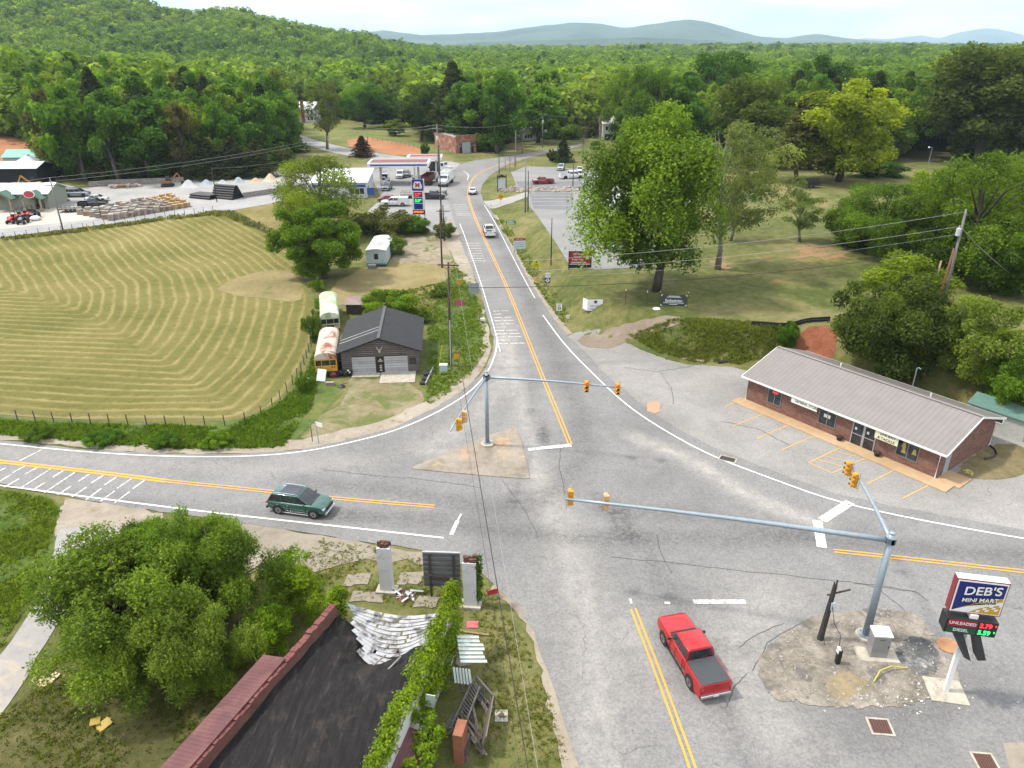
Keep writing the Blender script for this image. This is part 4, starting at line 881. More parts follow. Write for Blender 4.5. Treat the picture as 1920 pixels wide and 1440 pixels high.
tufts('weeds', W([(805, 640), (822, 560), (850, 500), (880, 520), (905, 590), (915, 650), (880, 705), (830, 745), (798, 765), (805, 700)]), 3600, .26, (.10, .15, .03), .9, 'rough weeds between the garage and the road', 3)
tufts('weeds', W([(-100, 905), (0, 920), (90, 937), (112, 960), (95, 1010), (65, 1110), (0, 1215), (-200, 1300)]), 5200, .26, (.10, .145, .03), 1.0, 'rough grass left of the driveway', 4)
tufts('weeds', W([(1180, 628), (1230, 612), (1450, 612), (1490, 615), (1480, 660), (1380, 684), (1290, 678), (1230, 660)]), 3600, .36, (.115, .14, .045), 1.0, 'brambles and dry weeds on the bank behind the store lot', 5)
tufts('weeds', W([(925, 410), (945, 412), (1000, 490), (1050, 560), (1075, 610), (1058, 612), (1000, 532), (965, 466)]), 1500, .22, (.10, .14, .03), .8, 'grass on the bank right of the road', 6)
tufts('weeds', W([(600, 1010), (830, 1050), (900, 1082), (930, 1120), (1000, 1230), (1040, 1330), (1070, 1440), (900, 1440), (905, 1240), (880, 1150), (700, 1130), (640, 1120), (560, 1060)]), 2400, .15, (.13, .14, .045), .7, 'patchy weeds around the ruined building', 7)
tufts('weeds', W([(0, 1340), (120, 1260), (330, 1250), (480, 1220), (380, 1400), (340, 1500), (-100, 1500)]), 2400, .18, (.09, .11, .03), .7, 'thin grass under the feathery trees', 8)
tufts('weeds', W([(640, 592), (690, 550), (760, 545), (830, 530), (870, 535), (820, 600), (805, 640), (800, 600), (700, 575)]), 1500, .3, (.11, .14, .04), 1.0, 'weeds behind the dark garage', 9)

# shrubs closing the foot of the wood
e_ = []
for k in range(900):
    px_ = r_.uniform(-150, 2050); x, y, z = PX(px_, fedge(px_) - r_.uniform(-1.5, 5)); e_.append((x, y, z - .2))
e_ = np.array(e_); n_ = len(e_); ok_ = np.ones(n_, bool)
for c in CLEAR[1:]: ok_ &= ~inpoly(e_[:, 0], e_[:, 1], c)
e_ = e_[ok_]; n_ = len(e_); h_ = r_.uniform(2.2, 6.5, n_); c_ = np.array([(.05, .085, .022), (.075, .13, .028), (.10, .15, .035), (.08, .08, .04)])[r_.integers(0, 4, n_)]
far_forest('edge_undergrowth', e_, fps[:3], LEAFI, c_, np.stack([h_ * 1.5, h_ * 1.5, h_], 1), 'shrubs and saplings closing the foot of the wood')
# ---------------------------------------------------------------- vehicles
def paint(name, c, metal=.25, flake=.0): return plain('paint_' + name, c, .28, metal, .04, 1.0, .5, 1.0)
def ring(x, w, zb, zt, bulge=1.0):
    h = [(0, zb), (.78 * w, zb), (.96 * w, zb + .1), (w * bulge, zb + (zt - zb) * .5), (.985 * w, zt - .14), (.93 * w, zt - .03), (.80 * w, zt), (0, zt + .015)]
    return [(x, y, z) for y, z in h] + [(x, -y, z) for y, z in h[::-1] if y > 0]
def quadpane(p, inset, off, th=.012):
    """thin pane inside quad p (a b c d), set proud of it"""
    a, b, c, d = [Vector(q) for q in p]; n = (b - a).cross(d - a).normalized()
    def P(u, v): return (a * (1 - u) + b * u) * (1 - v) + (d * (1 - u) + c * u) * v
    i, j = inset; q = [P(i, j), P(1 - i, j), P(1 - i, 1 - j), P(i, 1 - j)]
    return [x + n * off for x in q] + [x + n * (off + th) for x in q]
TAILM = plain('tail_lamp_red', (.35, .01, .012), .25, 0, .05, 1, .5, 1); HEADM = plain('headlamp_glass', (.6, .63, .65), .12, .4, .05); PLATE = plain('number_plate', (.7, .7, .72), .5, 0, .03); RIMM = plain('wheel_rim', (.35, .35, .36), .3, .8, .1)
def wheel(root, x, y, r, wd, rim=RIMM, detail=True):
    s = 1 if y > 0 else -1
    m = MB(); m.lathe([(r * .62, -wd / 2), (r * .93, -wd / 2), (r, -wd * .3), (r, wd * .3), (r * .93, wd / 2), (r * .62, wd / 2)], (0, 0, 0), 20, 0, 'y')
    t = m.build('wheel', RUBBER, root, smooth=False, loc=(x, y, r))
    if detail:
        m = MB(); m.lathe([(0.0, 0), (r * .64, 0), (r * .66, wd * .1), (r * .6, wd * .11), (.0, wd * .06)], (0, wd * .42 if s < 0 else wd * .42, 0), 18, 0, 'y')
        for k in range(5):
            a = k * 2 * math.pi / 5; m.bar((.05 * math.cos(a), wd * .5, .05 * math.sin(a)), (r * .58 * math.cos(a), wd * .5, r * .58 * math.sin(a)), r * .16, .02)
        o = m.build('rim', rim, t, smooth=False)
        if s < 0: o.rotation_euler = (0, 0, math.pi)
    return t
def vehicle(name, label, cat, loc, heading, col, L_=4.7, Wd=1.85, H_=1.5, belt=1.0, hood=.98, kind='sedan', wheel_r=.34, group=None, detail=True, bed=None, roofglass=False, cabx=None, trim=None, rear_col=None):
    """forward is +x; heading in radians from +X"""
    r = thing(name, label, cat, (*loc[:2], loc[2] + .055), heading, group)
    hw = Wd / 2; hl = L_ / 2; zb = wheel_r * .62
    m = MB(); P = col
    if kind == 'pickup':
        xcab0, xcab1 = cabx or (-hl + L_ * .36, -hl + L_ * .72)
        m.loft([ring(xcab0, hw * .97, zb + .08, belt), ring(xcab0 + .06, hw, zb, belt), ring((xcab0 + xcab1) / 2, hw, zb, belt), ring(xcab1, hw, zb, belt), ring(xcab1 + .3, hw, zb, hood), ring(hl - .55, hw * .985, zb, hood - .03), ring(hl - .12, hw * .96, zb + .03, hood - .07), ring(hl, hw * .93, zb + .08, hood - .16), ring(hl + .01, hw * .9, zb + .12, hood - .2)])
    else:
        xcab0, xcab1 = cabx or {'suv': (-hl + .06, hl - 1.45), 'sedan': (-hl + .75, hl - 1.35), 'van': (-hl + .03, hl - .85)}[kind]
        m.loft([ring(-hl, hw * .84, zb + .2, belt - (.05 if kind != 'sedan' else .02)), ring(-hl + .12, hw * .94, zb + .06, belt), ring(-hl + .6, hw, zb, belt), ring(-hl + L_ * .45, hw, zb, belt), ring(xcab1 - .1, hw, zb, belt), ring(xcab1 + .35, hw * .995, zb, hood), ring(hl - .5, hw * .97, zb, hood - .06), ring(hl - .14, hw * .9, zb + .05, hood - .17), ring(hl, hw * .76, zb + .14, hood - .32)])
    # cabin shell
    rk = {'suv': (.45, 1.0), 'sedan': (.65, .80), 'van': (.12, .55), 'pickup': (.14, .62)}[kind]
    z0, z1 = belt - .03, H_ - .05
    x0, x1, X0, X1 = xcab0 + .02, xcab1 + .22, xcab0 + rk[0], xcab1 + .22 - rk[1]
    w0, w1 = hw * .93, hw * .76 if kind != 'van' else hw * .86
    lo = [(x0, -w0, z0), (x1, -w0 * .96, z0), (x1, w0 * .96, z0), (x0, w0, z0)]; hi = [(X0, -w1, z1), (X1, -w1, z1), (X1, w1, z1), (X0, w1, z1)]
    m.build('body', P, r, smooth=True, sub=2 if detail else 1); m = MB(); m.hexa(lo + hi)
    xm = (X0 + X1) / 2
    m.loft([[(X0 - .03, -w1 * .9, z1), (X0 - .03, w1 * .9, z1), (X0 + .02, w1 * .8, z1 + .03), (X0 + .02, -w1 * .8, z1 + .03)], [(xm, -w1 * 1.01, z1), (xm, w1 * 1.01, z1), (xm, w1 * .84, z1 + .065), (xm, -w1 * .84, z1 + .065)], [(X1 + .03, -w1 * .93, z1), (X1 + .03, w1 * .93, z1), (X1 - .05, w1 * .8, z1 + .035), (X1 - .05, -w1 * .8, z1 + .035)]])
    m.build('roof', P, r, smooth='angle', bevel=.09 if detail else 0)
    # glazing
    MB().hexa(quadpane([lo[1], lo[2], hi[2], hi[1]], (.06, .07), .006)).build('windshield', GLASS, r)
    if kind != 'van': MB().hexa(quadpane([lo[3], lo[0], hi[0], hi[3]], (.08, .12), .006)).build('rear_window', GLASS, r)
    nside = {'suv': 3, 'sedan': 2, 'van': 1, 'pickup': 2}[kind]
    for s in (0, 1):
        A, B, C_, D = (lo[0], lo[1], hi[1], hi[0]) if s == 0 else (lo[2], lo[3], hi[3], hi[2])
        A, B, C_, D = map(Vector, (A, B, C_, D)); cuts = np.linspace(0, 1, nside + 1)
        for k in range(nside):
            u0, u1 = cuts[k], cuts[k + 1]
            if kind == 'van' : u0, u1 = (.62, .97) if s == 0 else (.03, .38)
            q = [A.lerp(B, u0), A.lerp(B, u1), D.lerp(C_, u1), D.lerp(C_, u0)]
            MB().hexa(quadpane(q, (.05, .14), .006)).build('side_window', GLASS, r)
    # wheels and arches
    xf, xr = hl - L_ * .19, -hl + L_ * .205
    for x in (xf, xr):
        for s in (1, -1):
            MB().lathe([(0, -.02), (wheel_r * 1.17, -.02), (wheel_r * 1.17, .02), (0, .02)], (x, s * (hw - .005), wheel_r * 1.02), 20, 0, 'y').build('wheel_arch', BLACK, r)
            wheel(r, x, s * (hw - wheel_r * .26), wheel_r, wheel_r * .62, detail=detail)
    # lamps, bumpers, mirrors
    for s in (1, -1):
        MB().cbox((hl - .17, s * hw * .70, hood - .32), (.24, hw * .36, .15)).build('headlight', HEADM, r, bevel=.03)
        zt = belt - .14 if kind != 'pickup' else belt - .22
        MB().cbox((-hl + .04, s * hw * .84, zt), (.13, hw * .18 if kind == 'pickup' else hw * .28, .14 if kind != 'pickup' else .34)).build('taillight', TAILM, r, bevel=.02)
        mm = MB(); mm.cbox((x1 - .42, s * (hw + .12), belt + .08), (.12, .2, .16)); mm.bar((x1 - .42, s * hw * .9, belt + .02), (x1 - .42, s * (hw + .08), belt + .06), .06, .05)
        mm.build('mirror', BLACK if kind == 'pickup' else P, r, bevel=.03)
    MB().cbox((hl - .02, 0, hood - .40), (.10, hw * 1.05, .24)).build('grille', BLACK, r, bevel=.02)
    fb = MB(); fb.cbox((hl + .0, 0, zb + .17), (.16, hw * 1.62, .14)); fb.build('front_bumper', trim or (CHROME if kind in ('pickup', 'suv') else P), r, bevel=.04)
    rb = MB(); rb.cbox((-hl - .03, 0, zb + .22), (.18, hw * 1.8, .18)); rb.build('rear_bumper', trim or (CHROME if kind == 'pickup' else BLACK), r, bevel=.04)
    MB().cbox((-hl - .125, 0, zb + .25), (.012, .31, .16)).build('number_plate', PLATE, r)
    if detail:
        for s in (1, -1):
            for xd in ((xm - .35, xm + .55) if kind != 'van' else (xm + .9,)):
                MB().cbox((xd - .25, s * (hw + .005), belt - .2), (.18, .035, .04)).build('door_handle', CHROME if kind == 'suv' else P, r)
            sm_ = MB(); sm_.cbox((0, s * (hw - .02), zb + .02), (L_ * .46, .08, .07)); sm_.build('sill', CHROME if kind == 'suv' else BLACK, r, bevel=.02)
    if detail:
        m = MB()
        for s in (1, -1):
            for xd in ((xm - .62, xm + .32, x1 - .35) if kind != 'van' else (xm + .5,)): m.box(xd, s * (hw + .004) - .008, zb + .16, xd + .018, s * (hw + .004) + .008, belt - .06)
        m.build('door_seam', BLACK, r); m = MB(); m.box(x1 - .06, -w0 * .86, z0 + .03, x1 + .10, w0 * .86, z0 + .065); m.build('cowl', BLACK, r)
    if kind == 'suv' and detail:
        for s in (1, -1):
            rr = MB(); rr.tube([(X0 + .1, s * w1 * .9, z1 + .03), (X0 + .3, s * w1 * .9, z1 + .09), (X1 - .3, s * w1 * .9, z1 + .09), (X1 - .05, s * w1 * .9, z1 + .03)], .022, 6); rr.build('roof_rail', CHROME, r)
    if roofglass:
        MB().cbox(((X0 + X1) / 2 + .25, 0, z1 + .062), ((X1 - X0) * .66, w1 * 1.5, .02)).build('glass_roof', plain('roof_glass', (.012, .014, .03), .06, 0, .2, 2, .8), r, bevel=.01)
    if kind == 'pickup':
        bx0, bx1 = -hl, xcab0 - .03; bz = zb + .28
        b = MB()
        for s in (1, -1): b.hexa([(bx0, s * hw * .98, zb + .12), (bx1, s * hw, zb + .04), (bx1, s * (hw - .14), zb + .04), (bx0, s * (hw - .14), zb + .12), (bx0, s * hw * .96, belt), (bx1, s * hw * .97, belt), (bx1, s * (hw - .15), belt), (bx0, s * (hw - .15), belt)])
        b.box(bx1 - .06, -hw + .1, zb + .1, bx1 - .002, hw - .1, belt - .02); b.box(bx0 + .08, -hw + .13, bz, bx1 - .06, hw - .13, bz + .05)
        b.build('bed', rear_col or P, r, bevel=.025 if detail else 0)
        tg = MB(); tg.box(bx0 - .005, -hw + .155, zb + .18, bx0 + .075, hw - .155, belt + .01); tg.build('tailgate', rear_col or P, r, bevel=.02)
        if detail: MB().cbox((bx0 - .01, 0, belt - .12), (.02, .34, .06)).build('tailgate_handle', BLACK, r)
        if bed == 'cover':
            c = MB(); c.loft([[(bx0 + .05, -hw + .12, belt), (bx0 + .05, hw - .12, belt), (bx0 + .05, hw - .12, belt + .035), (bx0 + .05, 0, belt + .05), (bx0 + .05, -hw + .12, belt + .035)], [(bx1, -hw + .12, belt), (bx1, hw - .12, belt), (bx1, hw - .12, belt + .045), (bx1, 0, belt + .06), (bx1, -hw + .12, belt + .045)]])
            c.build('bed_cover', plain('vinyl_cover', (.045, .05, .055), .55, 0, .15, 3), r)
        elif bed == 'load':
            c = MB(); c.cbox(((bx0 + bx1) / 2 + .2, .1, bz + .3), (1.1, .9, .5)); c.cbox(((bx0 + bx1) / 2 - .5, -.2, bz + .2), (.6, .7, .35)); c.build('load', BLACK, r, bevel=.05)
        elif bed == 'canopy':
            c = MB(); c.box(bx0, -hw * .97, belt, bx1, hw * .97, belt + .72); c.build('utility_body', P, r, bevel=.05)
            c = MB(); c.box(bx0 + .1, -hw * .99, belt + .25, bx1 - .1, -hw * .972, belt + .6); c.build('side_panel', plain('panel_white', (.7, .7, .7), .5), r)
        else:
            c = MB(); c.box(bx0 + .09, -hw + .16, bz + .051, bx1 - .07, hw - .16, bz + .07); c.build('bed_liner', BLACK, r)
    return r
def head(p0, p1):                                  # heading from rear pixel to front pixel
    a, b = PX(*p0), PX(*p1); return math.atan2(b[1] - a[1], b[0] - a[0])
def at2(p0, p1):
    a, b = PX(*p0), PX(*p1); return ((a[0] + b[0]) / 2, (a[1] + b[1]) / 2, (a[2] + b[2]) / 2)
GREEN = plain('paint_deep_green', (.012, .085, .065), .25, .35, .05, 1, .5, 1)
vehicle('green_suv', 'deep green SUV with dark glass roof driving past the feathery tree', 'SUV', (-16.75, 49.1, 0), head((512, 955), (606, 962)) - .10, GREEN, 4.95, 2.0, 1.78, 1.12, 1.14, 'suv', .39, roofglass=True)
RED = plain('paint_bright_red', (.40, .003, .006), .3, .1, .05, 1, .4, .5)
vehicle('red_pickup', 'bright red crew cab pickup with black bed cover waiting at the stop line', 'pickup', (10.7, 33.1, 0), math.atan2(5.3, -1.3), RED, 5.85, 2.02, 1.93, 1.25, 1.28, 'pickup', .41, bed='cover', cabx=(-1.0, 1.05))
WHT = plain('paint_white', (.72, .72, .72), .3, 0, .04, 1, .5, 1); BLK = plain('paint_black', (.012, .013, .018), .22, .1, .05, 1, .5, 1); SIL = plain('paint_silver', (.34, .37, .41), .3, .5, .05, 1, .5, 1); GRAYP = plain('paint_grey', (.13, .135, .145), .3, .4, .05, 1, .5, 1); DRED = plain('paint_dark_red', (.28, .012, .018), .3, .1, .06, 1, .5, 1)
p = PX(917, 440); vehicle('white_pickup', 'white pickup with black load driving up the road', 'pickup', p, math.atan2(1, -.13), WHT, 5.7, 2.0, 1.9, 1.2, 1.22, 'pickup', .4, bed='load')
p = PX(886, 363); vehicle('white_car', 'white saloon far up the road near the bend', 'car', p, R(92), WHT, 4.7, 1.85, 1.45, .95, .95, 'sedan')
# filling station vehicles
p = PX(741, 386); vehicle('white_utility_truck', 'white service pickup with enclosed utility body by the price sign', 'pickup', p, R(182), WHT, 5.9, 2.05, 1.95, 1.22, 1.24, 'pickup', .4, bed='canopy')
p = PX(727, 378); vehicle('red_car', 'dark red car half hidden behind the white service pickup', 'car', p, R(182), DRED, 4.6, 1.8, 1.45, .95, .95, 'sedan')
p = PX(726, 356); vehicle('grey_suv', 'grey SUV parked under the filling station canopy', 'SUV', p, R(-93), GRAYP, 4.7, 1.9, 1.75, 1.1, 1.12, 'suv', detail=False)
p = PX(722, 342); vehicle('white_van', 'white van with blue tinted windscreen under the canopy', 'van', p, R(-86), WHT, 5.4, 2.05, 2.3, 1.35, 1.2, 'van', .38, detail=False)
p = PX(751, 333); vehicle('white_van', 'smaller white van at the back of the forecourt', 'van', p, R(-90), WHT, 4.6, 1.9, 1.9, 1.2, 1.1, 'van', .36, detail=False)
p = PX(763, 331); vehicle('black_car', 'black car at the back of the forecourt', 'car', p, R(-85), BLK, 4.5, 1.8, 1.6, 1.0, 1.0, 'suv', detail=False)
p = PX(812, 373); vehicle('black_pickup', 'black pickup towing a trailer past the price sign', 'pickup', p, R(-2), BLK, 5.8, 2.0, 1.9, 1.2, 1.22, 'pickup', .4)
# trailers and trucks
STEEL = plain('trailer_steel', (.02, .02, .022), .6); DECK = planks('deck_planks', (.12, .1, .08), (.2, .17, .13), .2)
def trailer(label, loc, hd, L_=4.5, Wd=2.0, rails=.5, name='flat_trailer', mat=STEEL, deckm=None):
    r = thing(name, label, 'trailer', loc, hd); hw = Wd / 2; m = MB(); m.box(-L_ / 2, -hw, .55, L_ / 2, hw, .7); m.bar((L_ / 2, -.3, .6), (L_ / 2 + 1.2, 0, .5), .08, .1); m.bar((L_ / 2, .3, .6), (L_ / 2 + 1.2, 0, .5), .08, .1); m.build('chassis', mat, r)
    MB().box(-L_ / 2 + .06, -hw + .06, .7, L_ / 2 - .06, hw - .06, .72).build('deck', deckm or DECK, r)
    m = MB()
    for s in (-1, 1):
        for k in range(6): x = -L_ / 2 + .05 + k * (L_ - .1) / 5; m.bar((x, s * (hw - .03), .7), (x, s * (hw - .03), .7 + rails), .05, .05)
        m.bar((-L_ / 2, s * (hw - .03), .7 + rails), (L_ / 2, s * (hw - .03), .7 + rails), .05, .05)
    m.build('side_rail', mat, r)
    for x in (-.45, .45):
        for s in (-1, 1): wheel(r, x, s * (hw + .1), .33, .2, detail=False)
    return r
trailer('black stake sided trailer behind the black pickup', PX(770, 371), R(-2), 4.4, 2.0, .7)
trailer('open black flat trailer beside the black pickup in the supply yard', PX(133, 397), R(8), 4.6, 2.0, .45)
r = trailer('black box sided trailer parked beneath the yellow green maple', PX(1517, 352), R(0), 3.6, 1.9, 1.3, 'box_trailer'); MB().box(-1.8, -.98, .72, 1.8, .98, 1.5).build('box', BLACK, r)
def truck(name, label, loc, hd, cabc, bodyc, kind='dump', L_=7.5, Wd=2.45):
    r = thing(name, label, 'truck', loc, hd); hw = Wd / 2; hl = L_ / 2
    MB().box(-hl, -.45, .65, hl - .3, .45, .95).build('chassis', BLACK, r)
    m = MB(); m.loft([[(x, -w, z0), (x, w, z0), (x, w, z1), (x, -w, z1)] for x, w, z0, z1 in ((hl - 2.9, hw * .94, .7, 2.7), (hl - 1.75, hw * .94, .7, 2.7), (hl - 1.45, hw * .92, .7, 1.85), (hl - .1, hw * .72, .7, 1.6), (hl, hw * .7, .8, 1.4))])
    m.build('cab', cabc, r, bevel=.08)
    MB().hexa(quadpane([(hl - 1.45, -hw * .9, 1.87), (hl - 1.45, hw * .9, 1.87), (hl - 1.75, hw * .9, 2.68), (hl - 1.75, -hw * .9, 2.68)], (.06, .1), .03)).build('windshield', GLASS, r)
    for s in (-1, 1): MB().box(hl - 2.6, s * hw * .945 - .02, 1.8, hl - 1.85, s * hw * .945 + .02, 2.5).build('side_window', GLASS, r)
    MB().cbox((hl, 0, 1.1), (.08, 1.2, .6)).build('grille', CHROME, r)
    for s in (-1, 1): MB().cbox((hl - .1, s * hw * .68, 1.1), (.25, .35, .25)).build('headlight', HEADM, r)
    if kind == 'dump':
        m = MB(); a, b = -hl - .1, hl - 3.1
        for s in (-1, 1): m.hexa([(a, s * hw * .9, 1.1), (b, s * hw * .9, 1.1), (b, s * hw * .84, 1.1), (a, s * hw * .84, 1.1), (a, s * hw, 2.5), (b, s * hw, 2.6), (b, s * hw * .94, 2.6), (a, s * hw * .94, 2.5)])
        m.box(a, -hw * .84, 1.05, b, hw * .84, 1.2); m.box(b - .08, -hw * .9, 1.1, b, hw * .9, 2.8); m.box(a, -hw * .9, 1.1, a + .08, hw * .9, 2.3)
        for k in range(5): x = a + .3 + k * (b - a - .6) / 4; m.box(x, -hw * 1.02, 1.2, x + .1, -hw, 2.5); m.box(x, hw, 1.2, x + .1, hw * 1.02, 2.5)
        m.build('dump_body', bodyc, r)
    elif kind == 'box': MB().box(-hl - .1, -hw, 1.0, hl - 3.0, hw, 3.3).build('box_body', bodyc, r, bevel=.04)
    elif kind == 'mixer':
        m = MB(); m.lathe([(.35, -2.1), (1.0, -1.3), (1.2, -.2), (1.05, .8), (.55, 1.6)], (-.9, 0, 2.2), 16, 0, 'x'); m.build('drum', bodyc, r, smooth=True)
    for x in (hl - .95, -hl + .9, -hl + 2.1):
        for s in (-1, 1): wheel(r, x, s * (hw - .18), .5, .3, detail=False)
    return r
MAROON = plain('paint_maroon', (.10, .02, .018), .45, .1, .2)
truck('dump_truck', 'maroon dump truck standing beyond the canopy', PX(806, 344), R(80), plain('paint_truck_white', (.6, .6, .6), .4), MAROON, 'dump', 8)
truck('box_truck', 'white truck beside the roadside poles facing the camera', PX(836, 346), R(-97), WHT, WHT, 'box', 8.5)
truck('white_tow_truck', 'white truck nose to tail behind the maroon dump truck', PX(826, 322), R(-20), WHT, BLK, 'dump', 6.5)
trailer('low dark trailer behind the white roadside truck', PX(827, 366), R(82), 4.0, 2.0, .3)
# upper lot
p = PX(1018, 345); vehicle('red_pickup', 'red pickup parked on the upper lot', 'pickup', p, R(185), DRED, 5.3, 1.9, 1.75, 1.1, 1.12, 'pickup', .38, detail=False)
p = PX(1072, 335); vehicle('white_pickup', 'long white crew cab pickup on the upper lot', 'pickup', p, R(12), WHT, 6.4, 2.0, 1.95, 1.2, 1.22, 'pickup', .42, bed='load', detail=False)
p = PX(1052, 319); vehicle('grey_suv', 'grey SUV parked at the back of the upper lot', 'SUV', p, R(-100), SIL, 4.6, 1.9, 1.7, 1.08, 1.1, 'suv', detail=False)
p = PX(1087, 323); vehicle('white_car', 'pale car at the back of the upper lot beside the white pickup', 'car', p, R(-95), plain('paint_pale', (.5, .52, .52), .3, .1, .05, 1, .5, 1), 4.6, 1.85, 1.5, .95, .95, 'sedan', detail=False)
# supply yard
p = PX(146, 369); vehicle('silver_suv', 'silver SUV with white roof box shape in the supply yard', 'SUV', p, R(6), SIL, 5.6, 2.05, 1.95, 1.2, 1.2, 'suv', .4, detail=False); p_ = p; r_last = [o for o in COL.objects if o.name.startswith('silver_suv')][0]; r_last['label'] = 'silver SUV parked alone in the supply yard'
p = PX(183, 377); vehicle('white_car', 'white saloon in the supply yard beyond the black pickup', 'car', p, R(8), WHT, 4.8, 1.85, 1.45, .95, .95, 'sedan', detail=False)
p = PX(176, 388); vehicle('black_pickup', 'black pickup beside the stone pallets in the supply yard', 'pickup', p, R(8), BLK, 5.9, 2.0, 1.9, 1.2, 1.22, 'pickup', .4, detail=False)
def tractor(label, loc, hd, c, s=1.0):
    r = thing('garden_tractor', label, 'tractor', loc, hd, 'small tractors on the concrete pad'); r.scale = (s, s, s)
    m = MB(); m.loft([[(x, -w, z0), (x, w, z0), (x, w, z1), (x, -w, z1)] for x, w, z0, z1 in ((0, .4, .6, 1.25), (.9, .38, .6, 1.2), (1.35, .32, .65, 1.05))]); m.box(-.9, -.75, .9, -.1, -.45, 1.2); m.box(-.9, .45, .9, -.1, .75, 1.2); m.build('body', c, r, bevel=.06)
    m = MB(); m.box(-.75, -.3, .95, -.25, .3, 1.1); m.box(-.85, -.3, 1.05, -.7, .3, 1.6); m.bar((-.95, -.45, .8), (-.95, -.45, 2.3), .07, .07); m.bar((-.95, .45, .8), (-.95, .45, 2.3), .07, .07); m.bar((-.95, -.5, 2.3), (-.95, .5, 2.3), .07, .07); m.build('seat', BLACK, r)
    for x, y, rr in ((-.5, .75, .62), (-.5, -.75, .62), (1.0, .6, .36), (1.0, -.6, .36)): wheel(r, x, y, rr, .3, detail=False)
TRED = plain('tractor_red', (.40, .02, .025), .4)
for k, (px_, py_, c, lb) in enumerate([(24, 418, TRED, 'red garden tractor nearest the store porch'), (36, 413, TRED, 'second red garden tractor from the store porch'), (47, 411, TRED, 'red garden tractor in the middle of the concrete pad'), (57, 408, TRED, 'red garden tractor at the right end of its row'), (44, 419, BLK, 'dark garden tractor in front of the red row'), (65, 409, BLK, 'dark garden tractor ending the row')]):
    tractor(lb, PX(px_, py_), R(-80), c)
def excavator(label, loc, hd, c):
    r = thing('excavator', label, 'excavator', loc, hd)
    m = MB(); [m.box(-1.4, s - .25, .05, 1.4, s + .25, .7) for s in (-.8, .8)]; m.build('track', BLACK, r, bevel=.15)
    m = MB(); m.box(-1.3, -.95, .85, .9, .95, 1.5); m.build('body', c, r, bevel=.1); m = MB(); m.box(-.1, -.9, 1.5, .9, .1, 2.6); m.build('cab', GLASS, r, bevel=.06)
    m = MB(); m.bar((.8, .4, 1.4), (2.6, .4, 3.2), .25, .35); m.bar((2.6, .4, 3.2), (3.6, .4, 1.3), .2, .28); m.build('boom', c, r); m = MB(); m.box(3.2, 0, .5, 3.9, .8, 1.2); m.build('bucket', BLACK, r, bevel=.1)
excavator('small orange brown excavator in front of the stone rows', PX(315, 350), R(10), plain('machine_orange', (.25, .11, .04), .6)); excavator('yellow digger beside the open shed', PX(68, 353), R(200), plain('machine_yellow', (.45, .22, .03), .6))
# school buses beside the garage
def bus(name, label, loc, hd, roofm, sidem, rust, L_=9.5, Wd=2.4, H_=2.95):
    r = thing(name, label, 'bus', loc, hd); hw = Wd / 2; hl = L_ / 2; m = MB()
    def sec(x): return [(x, -hw, .55), (x, hw, .55), (x, hw, 2.25)] + [(x, hw * math.cos(a), 2.25 + (H_ - 2.25) * math.sin(a)) for a in np.linspace(.25, math.pi - .25, 7)] + [(x, -hw, 2.25)]
    m.loft([[(x, -hw, .55), (x, hw, .55), (x, hw, 2.2), (x, -hw, 2.2)] for x in (-hl, hl)]); m.build('body', sidem, r, bevel=.05)
    m = MB(); rings = []
    for x in np.linspace(-hl - .02, hl + .02, 9): rings.append([(x, hw * 1.01 * math.cos(a), 2.2 + (H_ - 2.2) * math.sin(a) ** .8) for a in np.linspace(0, math.pi, 11)])
    m.loft(rings); m.build('roof', roofm, r)
    for k in range(8):
        x = -hl + .6 + k * (L_ - 1.2) / 7.2
        for s in (-1, 1): MB().box(x, s * hw - .015, 1.45, x + .8, s * hw + .015, 2.05).build('side_window', GLASS, r)
    for y0, y1 in ((-hw + .12, -hw + .72), (-.42, .42), (hw - .72, hw - .12)): MB().box(-hl - .02, y0, 1.45, -hl + .005, y1, 2.05).build('rear_window', GLASS, r)
    m = MB(); m.box(-hl - .14, -hw, .45, -hl + .02, hw, .72); m.build('rear_bumper', rust, r)
    for s in (-1, 1):
        for q in (0, .26): MB().lathe([(0, -.02), (.09, -.02), (.09, .03)], (-hl - .01, s * (hw - .3 - q), 1.2), 10, 0, 'x').build('taillight', TAILM if 'yellow' in name else BLACK, r)
    MB().box(-hl - .02, -.45, .75, -hl + .004, .45, 1.25).build('rear_door_panel', BLACK if 'green' in name else plain('door_yellow', (.5, .26, .03), .5), r)
    m = MB(); m.box(hl, -hw * .8, .6, hl + 1.3, hw * .8, 1.5); m.build('bonnet', sidem, r, bevel=.1)
    for x in (-hl + 2.2, hl - .2):
        for s in (-1, 1): wheel(r, x, s * (hw - .12), .48, .26, detail=False)
    return r
def stained(name, c, c2, lo=.47, hi=.58, scale=.5):
    n = NT(name); v = n.coord('Object'); c, c2 = dim(c), dim(c2); f = n.ramp(n.noise(v, scale, 9, .65, .6), [(lo, 0.), (hi, 1.)])
    return n.base(n.mix(f, c, c2), .6, 0, .3)
YB = plain('bus_yellow', (.55, .28, .03), .5, 0, .2); YR = stained('bus_rusty_roof', (.52, .44, .36), (.24, .075, .03), .5, .58, .45); GB = plain('bus_cream', (.50, .49, .33), .6, 0, .15); GR_ = stained('bus_green_roof', (.34, .44, .24), (.66, .70, .60), .46, .54, .5)
RUST = plain('rust', (.22, .07, .03), .9, 0, .4, 3)
bhd = math.atan2(13, -.4) - .16
bus('yellow_bus', 'rusty old yellow school bus beside the dark garage', (*at2((613, 712), (622, 652))[:2], 0), head((613, 712), (622, 652)), YR, YB, plain('bus_black', (.02, .02, .02), .6), 8.4)
